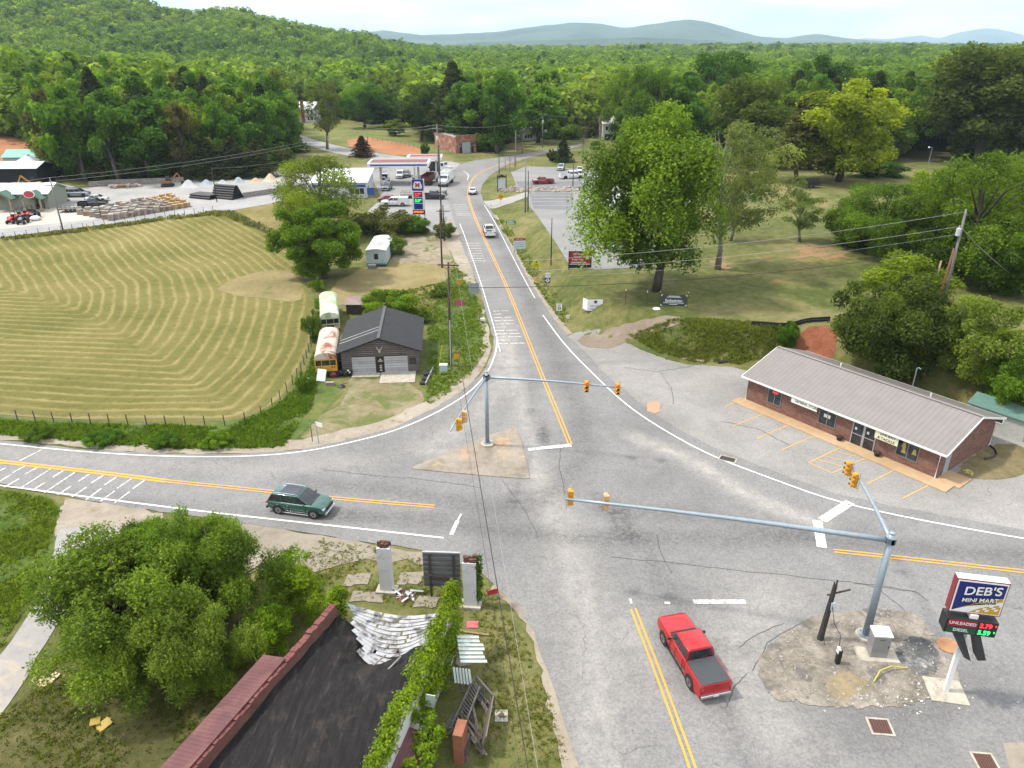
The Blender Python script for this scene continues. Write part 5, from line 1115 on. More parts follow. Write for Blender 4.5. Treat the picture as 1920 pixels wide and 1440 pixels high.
bus('green_bus', 'old green roofed bus behind the rusty yellow bus', (*at2((622, 634), (618, 578))[:2], 0), head((622, 634), (618, 578)), GR_, GB, RUST, 9.2)

# ---------------------------------------------------------------- traffic signals
YSIG = plain('signal_yellow', (.62, .28, .012), .5, 0, .12, 3); FADED = plain('signal_faded', (.62, .38, .17), .6, 0, .2, 3); REDL = glow('red_lens', (.55, .03, .01), .9); DKL = plain('dark_lens', (.03, .025, .02), .3)
def signal_head(root, pos, face, housing, lit=True):
    """three lamps, facing along angle `face` (radians)"""
    m = MB()
    for k in range(3): m.box(-.13, -.19, .36 * k - .54 + .01, .10, .19, .36 * k - .18 - .01)
    o = m.build('signal_head', housing, root, bevel=.035, loc=pos); o.rotation_euler = (0, 0, face)
    for k in range(3):
        z = .36 - .36 * k
        MB().lathe([(0, 0), (.145, 0), (.145, .012), (0, .02)], (.10, 0, z), 14, 0, 'x').build('lens', REDL if k == 0 and lit else DKL, o)
        m = MB(); n_ = 12; a0, a1 = -.5, math.pi + .5; rings = []
        for x in (.09, .33):
            rings.append([(x, .17 * math.cos(a), z + .17 * math.sin(a)) for a in np.linspace(a0, a1, n_)] + [(x, .15 * math.cos(a), z + .15 * math.sin(a)) for a in np.linspace(a1, a0, n_)])
        m.loft(rings); m.build('visor', housing, o)
    m = MB(); m.tube([(-.16, .24, -.62), (-.16, .24, .66)], .02, 6); m.tube([(-.16, .24, .62), (-.1, 0, .62)], .02, 6); m.tube([(-.16, .24, -.6), (-.1, 0, -.56)], .02, 6); m.build('bracket', GALV, o)
    return o
def mast(label, base, hgt_, arms, r0=.19):
    """arms: (end x, end y, z start, z end, r, [(distance from end, face, housing, lit)])"""
    r = thing('traffic_signal_mast', label, 'traffic signals', (base[0], base[1], 0), 0); bx, by = base
    m = MB(); m.lathe([(.62, 0), (.62, .32), (.55, .34)], n=20); m.build('footing', CONC, r)
    m = MB(); m.tube([(0, 0, .34), (0, 0, hgt_)], [r0, r0 * .72], 14); m.lathe([(.02, hgt_ + .06), (r0 * .8, hgt_ + .02), (r0 * .8, hgt_ - .06)], n=14); m.build('pole', GALV, r, smooth=True)
    m = MB(); m.lathe([(r0 * 1.9, .34), (r0 * 1.9, .39)], n=12)
    for k in range(4): m.cbox((r0 * 1.5 * math.cos(k * 1.571 + .78), r0 * 1.5 * math.sin(k * 1.571 + .78), .42), (.07, .07, .1))
    m.build('base_plate', GALV, r)
    for ex, ey, z0, z1, ra, heads in arms:
        a = Vector((0, 0, z0)); b = Vector((ex - bx, ey - by, z1)); m = MB(); m.tube([a.lerp(b, t) + Vector((0, 0, .12 * math.sin(t * math.pi))) for t in np.linspace(0, 1, 7)], [ra * (1 - .5 * t) for t in np.linspace(0, 1, 7)], 12); m.build('mast_arm', GALV, r, smooth=True)
        d = (b - a).normalized(); m = MB(); m.lathe([(.3, -.2), (.3, .2)], (0, 0, z0), 10); m.build('arm_collar', GALV, r)
        for dist, face, hs, lit in heads:
            q = b - d * dist; off = Vector((math.cos(face), math.sin(face), 0)) * .25; signal_head(r, tuple(q + off + Vector((0, 0, -.02))), face, hs, lit)
    return r
LB = g0(914, 836); LZ = 6.95
e1 = g0(1164, 727, 6.9); e2 = g0(844, 808, 6.9)
s_face = R(-90)
mast('traffic signal mast standing on the triangular island', LB, 7.5, [(e1[0], e1[1], 6.95, 6.9, .13, [(.35, s_face + .1, YSIG, True), (3.0, s_face + .05, YSIG, True)]), (e2[0], e2[1], 6.95, 6.9, .12, [(1.15, R(-4), YSIG, False), (2.5, R(-4), FADED, False)])])
RB = g0(1622, 1197); f1 = g0(1060, 938, 7.2); f2 = g0(1597, 878, 7.2)
mast('traffic signal mast with the longest arm behind the control cabinet', RB, 8.0, [(f1[0], f1[1], 7.45, 7.3, .17, [(.35, R(92), YSIG, False), (2.65, R(92), FADED, False)]), (f2[0], f2[1], 7.5, 7.3, .14, [(.15, R(184), YSIG, False), (1.7, R(184), YSIG, False)])], .24)

# ---------------------------------------------------------------- poles and wires
def utility_pole(label, base, h, r0=.15, arms=(), mat=WOODP, cans=(), lean=(0, 0), name='utility_pole', insul=True):
    r = thing(name, label, 'utility pole', (base[0], base[1], base[2] - .05))
    tp = (lean[0], lean[1], h); m = MB(); m.tube([(0, 0, 0), (lean[0] * .5, lean[1] * .5, h * .5), tp], [r0, r0 * .82, r0 * .62], 10); m.build('pole', mat, r, smooth=True)
    for z, ln, ang in arms:
        k = z / h; c = Vector((lean[0] * k, lean[1] * k, z)); d = Vector((math.cos(ang), math.sin(ang), 0)) * ln / 2
        m = MB(); m.bar(c - d, c + d, .1, .12); m.bar(c - d * .5, c - Vector((0, 0, .7)), .04, .03); m.bar(c + d * .5, c - Vector((0, 0, .7)), .04, .03); m.build('crossarm', mat, r)
        if insul:
            m = MB()
            for t in (-.92, -.45, .45, .92): q = c + d * t; m.lathe([(.04, .06), (.055, .14), (.03, .24)], tuple(q), 8)
            m.build('insulator', plain('insulator_grey', (.4, .4, .42), .4), r)
    for z, ang in cans:
        k = z / h; m = MB(); q = (lean[0] * k + math.cos(ang) * .42, lean[1] * k + math.sin(ang) * .42, z); m.lathe([(.24, -.45), (.25, .4), (.12, .5)], q, 12); m.lathe([(.04, .5), (.06, .7), (.03, .75)], q, 8); m.build('transformer', plain('can_grey', (.55, .58, .6), .5), r, smooth=False)
    return r
def wire(label, a, b, sag, rad=.02, name='overhead_wire', mat=None, n=22, group=None):
    a, b = Vector(a), Vector(b); pts = [a.lerp(b, t) - Vector((0, 0, sag * 4 * t * (1 - t))) for t in np.linspace(0, 1, n)]
    m = MB(); m.tube(pts, rad, 5); o = m.build(name, mat or BLACK, smooth=True); return tag(o, label, 'wire', group)
WIREG = plain('wire_grey', (.30, .30, .29), .6)
def polepx(label, bx, by, ty, **k):
    x, y, z = PX(bx, by); zt = zat(y, ty); utility_pole(label, (x, y, z), zt - z, **k); return Vector((x, y, zt))
T1 = polepx('utility pole at the hay field fence beside the concrete pad', 118, 431, 333, arms=((8.6, 2.2, 0.2),), r0=.16, mat=WOODG)
T2 = polepx('thin pole standing beside the black pipe stack', 407, 379, 316, r0=.12)
polepx('short pole among the stone pallets', 190, 409, 386, r0=.1)
x4, y4, z4 = PX(845, 686); h4 = zat(y4, 491) - z4
utility_pole('utility pole with crossarm beside the dark garage', (x4, y4, z4), h4, .17, arms=((h4 - .35, 2.4, R(-8)),), mat=WOODP, lean=(.15, .1)); T4 = Vector((x4 + .15, y4, z4 + h4))
m = MB(); m.tube([(x4 + .02, y4 - .19, .1), (x4 + .1, y4 - .16, 5.6)], .07, 8); tag(m.build('cable_guard', plain('guard_grey', (.42, .42, .42), .5)), 'pale grey cable guard strapped to the crossarm pole', 'cable guard')
T5 = polepx('tall double pole by the white truck', 823, 335, 234, r0=.16, arms=((12.6, 2.6, 0), (11.4, 2.2, 0)), mat=WOODG, cans=((10.3, R(-90)),))
T5b = polepx('black pole in front of the forecourt entrance', 829, 440, 272, r0=.15, mat=plain('tarred_pole', (.03, .025, .022), .9))
T5c = polepx('reddish brown pole at the edge of the straw ground', 829, 502, 392, r0=.16, mat=plain('red_pole', (.10, .05, .035), .9))
T5d = polepx('pole with crossarm and transformer by the forecourt scrub', 833, 452, 384, r0=.15, arms=((5.6, 2.4, 0),), cans=((4.3, R(0)),))
T6 = polepx('tall pale pole where the upper lot meets the grass bank', 985, 397, 296, r0=.17, mat=WOODG); polepx('dark pole leaning close to the tall pale pole', 990, 395, 320, r0=.13)
T7 = polepx('dark light pole on the bank beside the upper lot', 1033, 497, 408, r0=.10, mat=BLACK)
T8 = polepx('dark pole behind the bus shelter sign', 936, 345, 287, r0=.12); T9 = polepx('pale pole at the far bend of the road', 967, 312, 244, r0=.14, mat=WOODG); T10 = polepx('pole with transformer in front of the grey roofed cottage', 979, 288, 228, r0=.15, arms=((10.5, 2.4, 0),), cans=((9, R(-90)),), mat=WOODG)
T11 = polepx('pole with transformer right of the grey roofed cottage', 1017, 277, 217, r0=.15, arms=((11, 2.4, 0),), cans=((8.6, R(-90)),), mat=WOODG); T12 = polepx('reddish pole between the vehicles on the upper lot', 1074, 352, 294, r0=.12, mat=plain('red_pole', (.10, .05, .035), .9))
T15 = polepx('pole beside the ploughed clay field', 691, 288, 238, r0=.14, arms=((9, 2.2, 0.2),), mat=WOODG); T16 = polepx('slim lamp pole beside the upper lot kiosk', 1041, 300, 282, r0=.1)
x13, y13, z13 = PX(1763, 590); h13 = zat(y13, 392) - z13; l13 = (1812 - 960) / F * (y13 * CT - (z13 + h13 - HC) * ST) - x13; T13 = Vector((x13 + l13, y13, z13 + h13))
utility_pole('grey leaning utility pole with pale transformer behind the store', (x13, y13, z13), h13, .19, mat=WOODG, lean=(l13, 0), cans=((h13 * .80, R(200)),))
for px_, py_, ty_, lb in ((1752, 592, 465, 'reddish cut off pole beside the leaning utility pole'), (1738, 580, 488, 'short pale cut off pole left of the leaning pole')):
    x, y, z = PX(px_, py_); zt = zat(y, ty_); utility_pole(lb, (x, y, z), zt - z, .17, mat=plain('cut_pole' + str(px_), (.22, .09, .045) if px_ > 1750 else (.33, .24, .14), .9), name='cut_pole', lean=(.3, 0))
def lamp_post(label, px_, py_, ty_):
    x, y, z = PX(px_, py_); h = zat(y, ty_) - z; r = thing('lamp_post', label, 'lamp post', (x, y, z)); MB().tube([(0, 0, 0), (.2, 0, h)], [.12, .07], 8).build('pole', WOODG, r); m = MB(); m.bar((.2, 0, h - .1), (-.6, 0, h + .1), .06, .06); m.build('arm', GALV, r); MB().lathe([(.05, .15), (.25, 0), (.2, -.15)], (-.65, 0, h), 10).build('lamp', WHITE, r)
lamp_post('slanting lamp post on the far right meadow', 1736, 324, 276); lamp_post('short lamp post with white globe on the upper lot', 1099, 355, 342)
off = Vector((0, 0, -.3))
for k, (dx, dz, lb) in enumerate([(-1.0, -.1, 'left roadside wire running from the crossarm pole over the junction'), (-.35, -.6, 'thick black cable over the junction'), (.8, -.1, 'right roadside wire over the junction')]):
    e = g0([985, 1000, 1018, 1040][k], 1500, [8.4, 7.6, 8.4, 8.3][k]); wire(lb, T4 + Vector((dx, 0, -.35 + dz)), (e[0], e[1], [8.4, 7.6, 8.4, 8.3][k]), .35, .009 if k != 1 else .026, mat=BLACK if k < 2 else WIREG)
wire('upper wire from the leaning pole across the lawn', T13 + off, T4 + Vector((.9, 0, -.2)), 1.0, .022, mat=WIREG); wire('lower wire from the leaning pole across the lawn', T13 + Vector((-.1, 0, -2.0)), T4 + Vector((.1, 0, -1.4)), 1.0, .022, mat=WIREG); wire('lowest thin wire from the leaning pole across the lawn', T13 + Vector((-.2, 0, -2.9)), T4 + Vector((.1, 0, -2.0)), 1.2, .014, mat=WIREG)
wire('black communication cable sagging across the road and lawn', T13 + Vector((-.2, 0, -4.6)), T4 + Vector((.1, 0, -2.9)), 1.3, .035)
wire('guy cable from the leaning pole to the right edge', T13 + Vector((0, 0, -2.2)), PX(1945, 545), .6, .035, mat=WIREG)
for k, (dz, lb) in enumerate([(0, 'upper wire above the supply yard'), (-.75, 'lower wire above the supply yard')]):
    wire(lb, T1 + Vector((0, 0, dz)), T15 + Vector((0, 0, dz)), 1.6, .03, mat=WIREG); wire(lb.replace('above the supply yard', 'between clay field pole and tall double pole'), T15 + Vector((0, 0, dz)), T5 + Vector((0, 0, dz)), .8, .03, mat=WIREG); wire(lb.replace('above the supply yard', 'leaving the fence pole to the left'), T1 + Vector((0, 0, dz)), (T1.x - 60, T1.y - 22, T1.z - .5 + dz), 1.5, .03, mat=WIREG)
wire('wire between tall double pole and cottage pole', T5, T10, 1.2, .03, mat=WIREG); wire('wire between the two cottage poles', T10, T11, .8, .03, mat=WIREG); wire('wire from the cottage pole towards the woods', T11, T11 + Vector((70, 30, 0)), 1.5, .03, mat=WIREG); wire('thin wire from the pipe stack pole to the right', T2, (T15.x, T15.y - 30, 7.5), 1.0, .022, mat=WIREG)
# ---------------------------------------------------------------- buildings
def wallpx(o, U, px, py):
    """(u, z) on the vertical plane through o along unit U seen at a pixel"""
    dx, dy, dz = px - 960, F * CT - (py - 720) * ST, -((py - 720) * CT + F * ST)
    # o + u U = t d (xy)
    det = U[0] * (-dy) - U[1] * (-dx); t = (U[0] * (-o[1]) - U[1] * (-o[0])) / det; u = ((-o[0]) * (-dy) - (-o[1]) * (-dx)) / det
    return u, HC + t * dz
def house(name, label, o, ang, Lx, Dy, hw, hr, wallm, roofm, over=.4, cat='building', axis='x', z=None, trim=None, rooft=.12):
    """gabled house; local x along the front, y to the back, ridge along axis"""
    z0 = H1(o[0], o[1]) if z is None else z
    r = thing(name, label, cat, (o[0], o[1], z0), ang); m = MB()
    m.box(0, 0, -.3, Lx, Dy, hw)
    if axis == 'x':
        for x in (0, Lx - .2): m.prism([(0, hw), (Dy, hw), (Dy / 2, hr - .05)], x, x + .2, 'x')
    else:
        for y in (0, Dy - .2): m.prism([(0, hw), (Lx, hw), (Lx / 2, hr - .05)], y, y + .2, 'y')
    m.build('wall', wallm, r)
    m = MB(); t = rooft
    if axis == 'x':
        k = (hr - hw) / (Dy / 2)
        for s, y0 in ((1, -over), (-1, Dy + over)):
            ye = -over if s == 1 else Dy + over; ze = hw - over * k
            m.hexa([(-over, ye, ze), (Lx + over, ye, ze), (Lx + over, Dy / 2, hr), (-over, Dy / 2, hr), (-over, ye, ze + t), (Lx + over, ye, ze + t), (Lx + over, Dy / 2, hr + t), (-over, Dy / 2, hr + t)])
    else:
        k = (hr - hw) / (Lx / 2)
        for s in (1, -1):
            xe = -over if s == 1 else Lx + over; ze = hw - over * k
            m.hexa([(xe, -over, ze), (xe, Dy + over, ze), (Lx / 2, Dy + over, hr), (Lx / 2, -over, hr), (xe, -over, ze + t), (xe, Dy + over, ze + t), (Lx / 2, Dy + over, hr + t), (Lx / 2, -over, hr + t)])
    m.build('roof', roofm, r)
    return r
def window(root, x0, z0, x1, z1, y=0.0, frame=None, glass=None, mull=1, fw=.07, sill=True):
    """on a front wall plane y (facing -y): frame > pane"""
    m = MB(); m.box(x0, y - .05, z0, x0 + fw, y + .02, z1); m.box(x1 - fw, y - .05, z0, x1, y + .02, z1); m.box(x0 + fw, y - .05, z1 - fw, x1 - fw, y + .02, z1); m.box(x0 + fw, y - .05, z0, x1 - fw, y + .02, z0 + fw)
    for k in range(1, mull): x = x0 + (x1 - x0) * k / mull; m.box(x - fw / 2, y - .045, z0 + fw, x + fw / 2, y + .02, z1 - fw)
    o = m.build('window', frame or WHITE, root); MB().box(x0 + fw, y - .02, z0 + fw, x1 - fw, y - .006, z1 - fw).build('pane', glass or GLASS, o); return o
# the brick general store
BRK = brick('store_brick', (.26, .10, .07), (.135, .056, .045), (.24, .2, .17), 1.5); RTAN = ribbed('store_roof_metal', (.235, .21, .195), .46, .4, .25, .08)
FL = (24.45, 69.25); FR = (36.2, 53.65); U = Vector((FR[0] - FL[0], FR[1] - FL[1])).normalized(); ang = math.atan2(U.y, U.x); Ls = 19.5; Ds = 10.4
st = house('general_store', 'long low brick store with tan ribbed metal roof', FL, ang, Ls, Ds, 2.85, 4.55, BRK, RTAN, .5, rooft=.07)
m = MB(); k = (4.55 - 2.85) / (Ds / 2); ze = 2.85 - .5 * k
m.box(-.52, -.56, ze - .12, Ls + .52, -.5, ze + .06); m.box(-.52, Ds + .5, ze - .12, Ls + .52, Ds + .56, ze + .06)
for x in (-.56, Ls + .5):
    m.hexa([(x, -.5, ze - .12), (x + .06, -.5, ze - .12), (x + .06, Ds / 2, 4.43), (x, Ds / 2, 4.43), (x, -.5, ze + .06), (x + .06, -.5, ze + .06), (x + .06, Ds / 2, 4.61), (x, Ds / 2, 4.61)]); m.hexa([(x, Ds + .5, ze - .12), (x + .06, Ds + .5, ze - .12), (x + .06, Ds / 2, 4.43), (x, Ds / 2, 4.43), (x, Ds + .5, ze + .06), (x + .06, Ds + .5, ze + .06), (x + .06, Ds / 2, 4.61), (x, Ds / 2, 4.61)])
m.build('fascia', WHITE, st)
m = MB(); m.box(-.5, Ds / 2 - .16, 4.62, Ls + .5, Ds / 2 + .16, 4.66); m.build('ridge_cap', plain('ridge_tan', (.27, .245, .23), .5, .2), st)
for x, y in ((.02, -.06), (Ls - .1, -.06), (Ls + .08, Ds - .3)):
    m = MB(); m.tube([(x, y - .38, 2.55), (x, y, 2.3), (x, y, .15), (x, y - .15, .05)], .055, 6); m.build('downpipe', WHITE, st)
def wp(px, py): return wallpx(FL, U, px, py)
FRG = plain('window_aluminium', (.30, .30, .30), .4, .5)
for (a, b) in (((1442, 728), (1464, 757)), ((1538, 765), (1566, 798)), ((1684, 826), (1721, 860))):
    u0, zt_ = wp(a[0], a[1]); u1, zb_ = wp(b[0], b[1]); w_ = window(st, u0, .78, u1, 2.35, 0, FRG, mull=2)
    if a[0] < 1460: MB().box(u0 + .5, -.026, 1.95, u1 - .45, -.021, 2.15).build('neon_sign', glow('neon_red', (.5, .02, .03), .8), st)
    elif a[0] < 1600: MB().box(u0 + .5, -.027, 1.6, u1 - .6, -.021, 1.95).build('poster', WHITE, st)
    else:
        for q, zq in ((.45, 1.5), (1.35, 1.7), (.4, 2.0)):
            m = MB(); m.prism([(u0 + q, zq - .3), (u0 + q + .4, zq - .3), (u0 + q + .3, zq + .2), (u0 + q + .1, zq + .2)], -.03, -.021, 'y'); m.build('poster', plain('poster_tan', (.45, .33, .10), .6), st)
u0, _ = wp(1599, 800); u1, _ = wp(1641, 830)
m = MB(); m.box(u0, -.06, .1, u0 + .09, .02, 2.5); m.box(u1 - .09, -.06, .1, u1, .02, 2.5); m.box(u0, -.06, 2.41, u1, .02, 2.5); md_ = (u0 + u1) / 2; m.box(md_ - .1, -.06, .1, md_ + .1, .02, 2.42); m.build('door_frame', plain('door_aluminium', (.5, .5, .5), .35, .5), st)
for a, b in ((u0 + .09, md_ - .1), (md_ + .1, u1 - .09)):
    d = MB().box(a, -.02, .12, b, -.005, 2.4).build('door', GLASS, st); MB().box(a, -.05, 1.15, b, -.021, 1.22).build('push_bar', plain('door_aluminium', (.5, .5, .5)), d); MB().box(a + .15, -.026, 1.6, a + .35, -.021, 1.85).build('notice', WHITE, d)
u, z_ = Ls + .005, 0
m = MB(); m.box(Ls - .01, .9, 0, Ls + .05, 1.85, 2.1); m.build('side_door', plain('side_door_grey', (.32, .36, .38), .5), st)
SIGNW = plain('sign_white', (.72, .72, .66), .6, 0, .05); SIGNT = plain('sign_black', (.012, .012, .012), .6)
def banner(root, u0, u1, z0, z1, y, lines, mat=SIGNW, txt=SIGNT, name='banner', tilt=0):
    m = MB(); m.box(u0, y - .03, z0, u1, y, z1); b = m.build(name, mat, root); n_ = len(lines)
    for k, (s_, sz, dx, sx) in enumerate(lines): text('lettering', s_, sz, ((u0 + u1) / 2 + dx, y - .034, z1 - (k + .5) * (z1 - z0) / n_), txt, b, bold=.006, sx=sx)
    return b
ua, _ = wp(1490, 742); ub, _ = wp(1537, 768); banner(st, ua, ub, 2.0, 2.62, -.45, [('GENERAL STORE', .38, .22, .86)])
ua, _ = wp(1645, 812); banner(st, ua, ua + 2.1, 1.75, 2.55, -.40, [('LIVE BAIT', .33, .1, 1.0), ('& TACKLE', .33, .0, 1.05)], plain('banner_cream', (.68, .66, .48), .6))
for x in (6.2, 15.1): MB().tube([(x, Ds / 2 + .9, 4.0), (x, Ds / 2 + .9, 4.75)], .06, 8).build('vent_pipe', WHITE, st)
m = MB(); m.tube([(11.6, Ds + .05, 2.0), (11.6, Ds + .05, 4.9), (11.75, Ds + .1, 5.0), (11.95, Ds + .1, 4.9)], .05, 8); m.build('service_mast', GALV, st)
# store walk, planters, drain hose, bushes
def local(o, a, x, y): return (o[0] + math.cos(a) * x - math.sin(a) * y, o[1] + math.sin(a) * x + math.cos(a) * y)
SW = soil('store_walk_concrete', ((.36, .24, .135), (.43, .295, .17), (.50, .36, .23)), bump=.1); m = MB(); m.box(-.6, -1.55, 0, Ls + 1.5, -.002, .14); m.box(Ls + .002, 0, 0, Ls + 1.9, 2.3, .13); sw = m.build('sidewalk', SW, bevel=.02); sw.location = (FL[0], FL[1], .0); sw.rotation_euler = (0, 0, ang); sw['kind'] = 'structure'
for px_, py_, lb in ((1578, 823, 'dark planter pot left of the store doors'), (1648, 855, 'dark planter pot right of the store doors')):
    u_, _ = wp(px_, py_); p = local(FL, ang, u_, -.45); r = thing('planter_pot', lb, 'planter', (p[0], p[1], .14)); MB().lathe([(.2, 0), (.3, .35), (.33, .38), (.26, .36)], n=14).build('pot', BLACK, r); m = MB(); m.lathe([(.27, .33), (.2, .40), (.05, .45)], n=12); m.build('soil', plain('potting_soil', (.05, .035, .025), .95), r)
pts = [local(FL, ang, Ls + .25 + q[0], q[1]) for q in ((0, Ds - .6), (.7, Ds - 1.1), (1.2, Ds - 2.2), (.8, Ds - 3.6))]; m = MB(); m.tube(smoothpoly([(*p, ) for p in pts], 2, False) and [(*p, .1) for p in smoothpoly(pts, 2, False)], .09, 8); tag(m.build('drain_hose', BLACK, smooth=True), 'black corrugated drain hose curling behind the store corner', 'hose')
sheet('store_side_grass', jag(smoothpoly([local(FL, ang, Ls + q[0], q[1]) for q in ((.1, 2.4), (2.0, 2.6), (3.6, 4.6), (4.4, 7.6), (4.6, 12), (.1, 12))], 1), .08, .6, 50), lawnmat('side_grass', cols=((.10, .09, .04), (.17, .14, .07), (.25, .2, .12)), bare=None), .05, gx=FLATX, gy=FLATY)
p = local(FL, ang, Ls + 1.2, 3.3); tree('bush2', p[0], p[1], 0, .5, .9, 'small whitish flowering plant beside the store side door', (.5, .48, .44))
# small shed behind the store
p = local(FL, ang, 16.2, Ds + 2.6); sh = house('garden_shed', 'pale shed with green roof behind the store', p, ang, 5.0, 2.8, 2.2, 2.8, plain('shed_wall', (.42, .42, .38), .8), plain('shed_green_roof', (.10, .19, .16), .5), .25, 'shed'); window(sh, 1.0, 1.1, 1.9, 1.8); window(sh, 2.4, 1.1, 3.1, 1.8)
# dark wooden garage
LOG = planks('garage_logs', (.04, .03, .026), (.21, .185, .17), .23, 1, .22); ROOFB = ribbed('garage_roof_felt', (.02, .02, .022), 1.0, .85, 0, .25, sharp=False)
gy_ = 76.2; GO = (-19.1, 75.9); ga = math.atan2(.75, 8.5)
gr = house('wooden_garage', 'weathered dark log garage with two wide doors', GO, ga, 8.6, 10.2, 2.75, 4.25, LOG, ROOFB, .45, 'garage', 'y')
DOORM = planks('garage_door_wood', (.20, .205, .21), (.50, .50, .50), .3, 1, .07)
for x0, x1 in ((1.15, 3.75), (4.75, 7.35)): d = MB().box(x0, -.06, 0, x1, -.005, 2.05).build('garage_door', DOORM, gr); MB().box(x0, -.09, 2.05, x1, -.01, 2.18).build('lintel', WOODP, d)
MB().box(3.82, -.07, 0, 4.68, -.005, 2.0).build('door', plain('door_black', (.012, .012, .012), .7), gr); m = MB(); [m.box(4.2, -.1, q, 4.45, -.071, q + .16) for q in (.3, .6, .85, 1.4, 1.6)]; m.box(4.05, -.1, 1.45, 4.6, -.072, 1.56); m.build('skull_decoration', plain('bone', (.5, .42, .3), .8), gr)
m = MB()
for s in (-1, 1): m.tube([(4.3, -.08, 2.75), (4.3 + s * .22, -.12, 3.0), (4.3 + s * .33, -.14, 3.28)], [.07, .06, .02], 6)
m.cbox((4.3, -.08, 2.68), (.22, .1, .3)); m.build('antlers', plain('bone', (.5, .42, .3)), gr); window(gr, 7.55, 1.0, 8.3, 1.75, -.01, plain('dark_frame', (.04, .035, .03), .9), mull=2)
m = MB(); m.box(-.5, 2.2, 2.84, 4.2, 2.33, 2.86); 
k = 1.5 / 4.3
for y0 in (2.4, 3.3): m.hexa([(-.4, y0, 2.735), (4.2, y0, 2.735 + 4.6 * k), (4.2, y0 + .12, 2.735 + 4.6 * k), (-.4, y0 + .12, 2.735), (-.4, y0, 2.745), (4.2, y0, 2.745 + 4.6 * k), (4.2, y0 + .12, 2.745 + 4.6 * k), (-.4, y0 + .12, 2.745)])
m = MB()
for y0 in (2.4, 3.4): m.hexa([(-.4, y0, 2.60 + .13), (4.2, y0, 2.60 + .13 + 4.6 * k), (4.2, y0 + .12, 2.73 + 4.6 * k), (-.4, y0 + .12, 2.73), (-.4, y0, 2.75), (4.2, y0, 2.75 + 4.6 * k), (4.2, y0 + .12, 2.75 + 4.6 * k), (-.4, y0 + .12, 2.75)])
m.build('roof_batten', plain('batten_grey', (.4, .4, .41), .7), gr)
m = MB(); m.bar((4.3, -.46, 4.40), (4.3, 10.6, 4.40), .34, .06); m.build('ridge_cap', plain('ridge_grey', (.08, .08, .085), .8), gr)
ap = local(GO, ga, 1.1, -2.0); m = MB(); m.box(1.1, -1.1, 0, 4.2, -.05, .10); m.box(4.3, -3.0, 0, 8.2, -.05, .12); apo = m.build('garage_apron', CONC, bevel=.02); apo.location = (GO[0], GO[1], .0); apo.rotation_euler = (0, 0, ga); apo['kind'] = 'structure'
# junk around the garage and buses
for k, (px_, py_, zz0) in enumerate([(800, 706, 0), (797, 712, 0), (793, 720, 0), (800, 706, .22), (803, 700, 0)]):
    p = PX(px_, py_); tag(MB().lathe([(.2, -.11), (.36, -.11), (.38, 0), (.36, .11), (.2, .11)], (p[0], p[1], p[2] + .15 + zz0), 16).build('tyre', RUBBER), ['worn tyre highest on the concrete beside the garage wall', 'worn tyre second along the garage wall', 'worn tyre nearest the road beside the garage', 'worn tyre stacked on another by the garage', 'worn tyre touching the garage wall'][k], 'tyre', 'tyres beside the garage')
p = PX(793, 722); q = PX(812, 694); tag(MB().bar((p[0] + .3, p[1], .15), (q[0], q[1], .3), .12, .25).build('plank', plain('plank_grey', (.32, .31, .3), .9)), 'long grey beam lying beside the tyres', 'plank')
def junk(name, label, px_, py_, parts, up=0):
    p = PX(px_, py_); r = thing(name, label, 'junk', (p[0], p[1], p[2] + up))
    for nm, fn, mt in parts: m = MB(); fn(m); m.build(nm, mt, r)
def tilted(m, c, d, rx, ry, rz): m.cbox((0, 0, 0), d, 0, Matrix.Translation(c) @ Matrix.Rotation(rz, 4, 'Z') @ Matrix.Rotation(ry, 4, 'Y') @ Matrix.Rotation(rx, 4, 'X'))
junk('fridge_door', 'tilted white panel leaning on the yellow bus', 604, 715, [('panel', lambda m: tilted(m, (0, 0, .75), (.95, .1, 1.35), -.5, .2, .15), WHITE)])
junk('bumper', 'curved white bumper lying in the weeds by the yellow bus', 579, 716, [('bumper', lambda m: m.tube([(-.6, .3, .15), (-.2, .25, .3), (.2, 0, .3), (.45, -.5, .12)], .11, 8), WHITE)])
junk('crate', 'pale wooden crate in front of the yellow bus', 619, 723, [('crate', lambda m: [m.box(-.45, -.2, .12 * k, .45, .2, .12 * k + .08) for k in range(4)], plain('crate_wood', (.33, .26, .22), .9))])
junk('scrap_heap', 'dark heap of scrap by the garage corner', 647, 705, [('scrap', lambda m: [tilted(m, (random.uniform(-.8, .8), random.uniform(-.3, .3), random.uniform(.1, .6)), (random.uniform(.2, .7), random.uniform(.1, .4), random.uniform(.05, .4)), random.random(), random.random(), random.random() * 3) for _ in range(16)], BLACK), ('pale_scrap', lambda m: [tilted(m, (random.uniform(-.8, .8), random.uniform(-.3, .3), .5), (.35, .1, .2), random.random(), random.random(), random.random() * 3) for _ in range(4)], WHITE)])
junk('red_engine', 'dark red machine part between white panel and scrap heap', 626, 706, [('casing', lambda m: m.lathe([(.1, 0), (.45, .1), (.5, .4), (.3, .65), (.05, .7)], n=12), plain('machine_red', (.16, .02, .025), .5)), ('base', lambda m: m.box(-.5, -.3, 0, .5, .3, .15), BLACK)])
junk('wheelbarrow', 'black upturned pan in the grass before the scrap heap', 640, 726, [('pan', lambda m: m.lathe([(.12, .25), (.4, .12), (.42, .02)], n=12), BLACK), ('handle', lambda m: m.bar((-.3, .2, .1), (.7, .6, .3), .05, .05), BLACK)])
junk('blue_barrel', 'blue barrel between the yellow bus and the garage', 636, 690, [('barrel', lambda m: m.lathe([(.26, 0), (.3, .2), (.3, .7), (.26, .9), (.05, .9)], n=14), plain('barrel_blue', (.02, .05, .22), .5))])
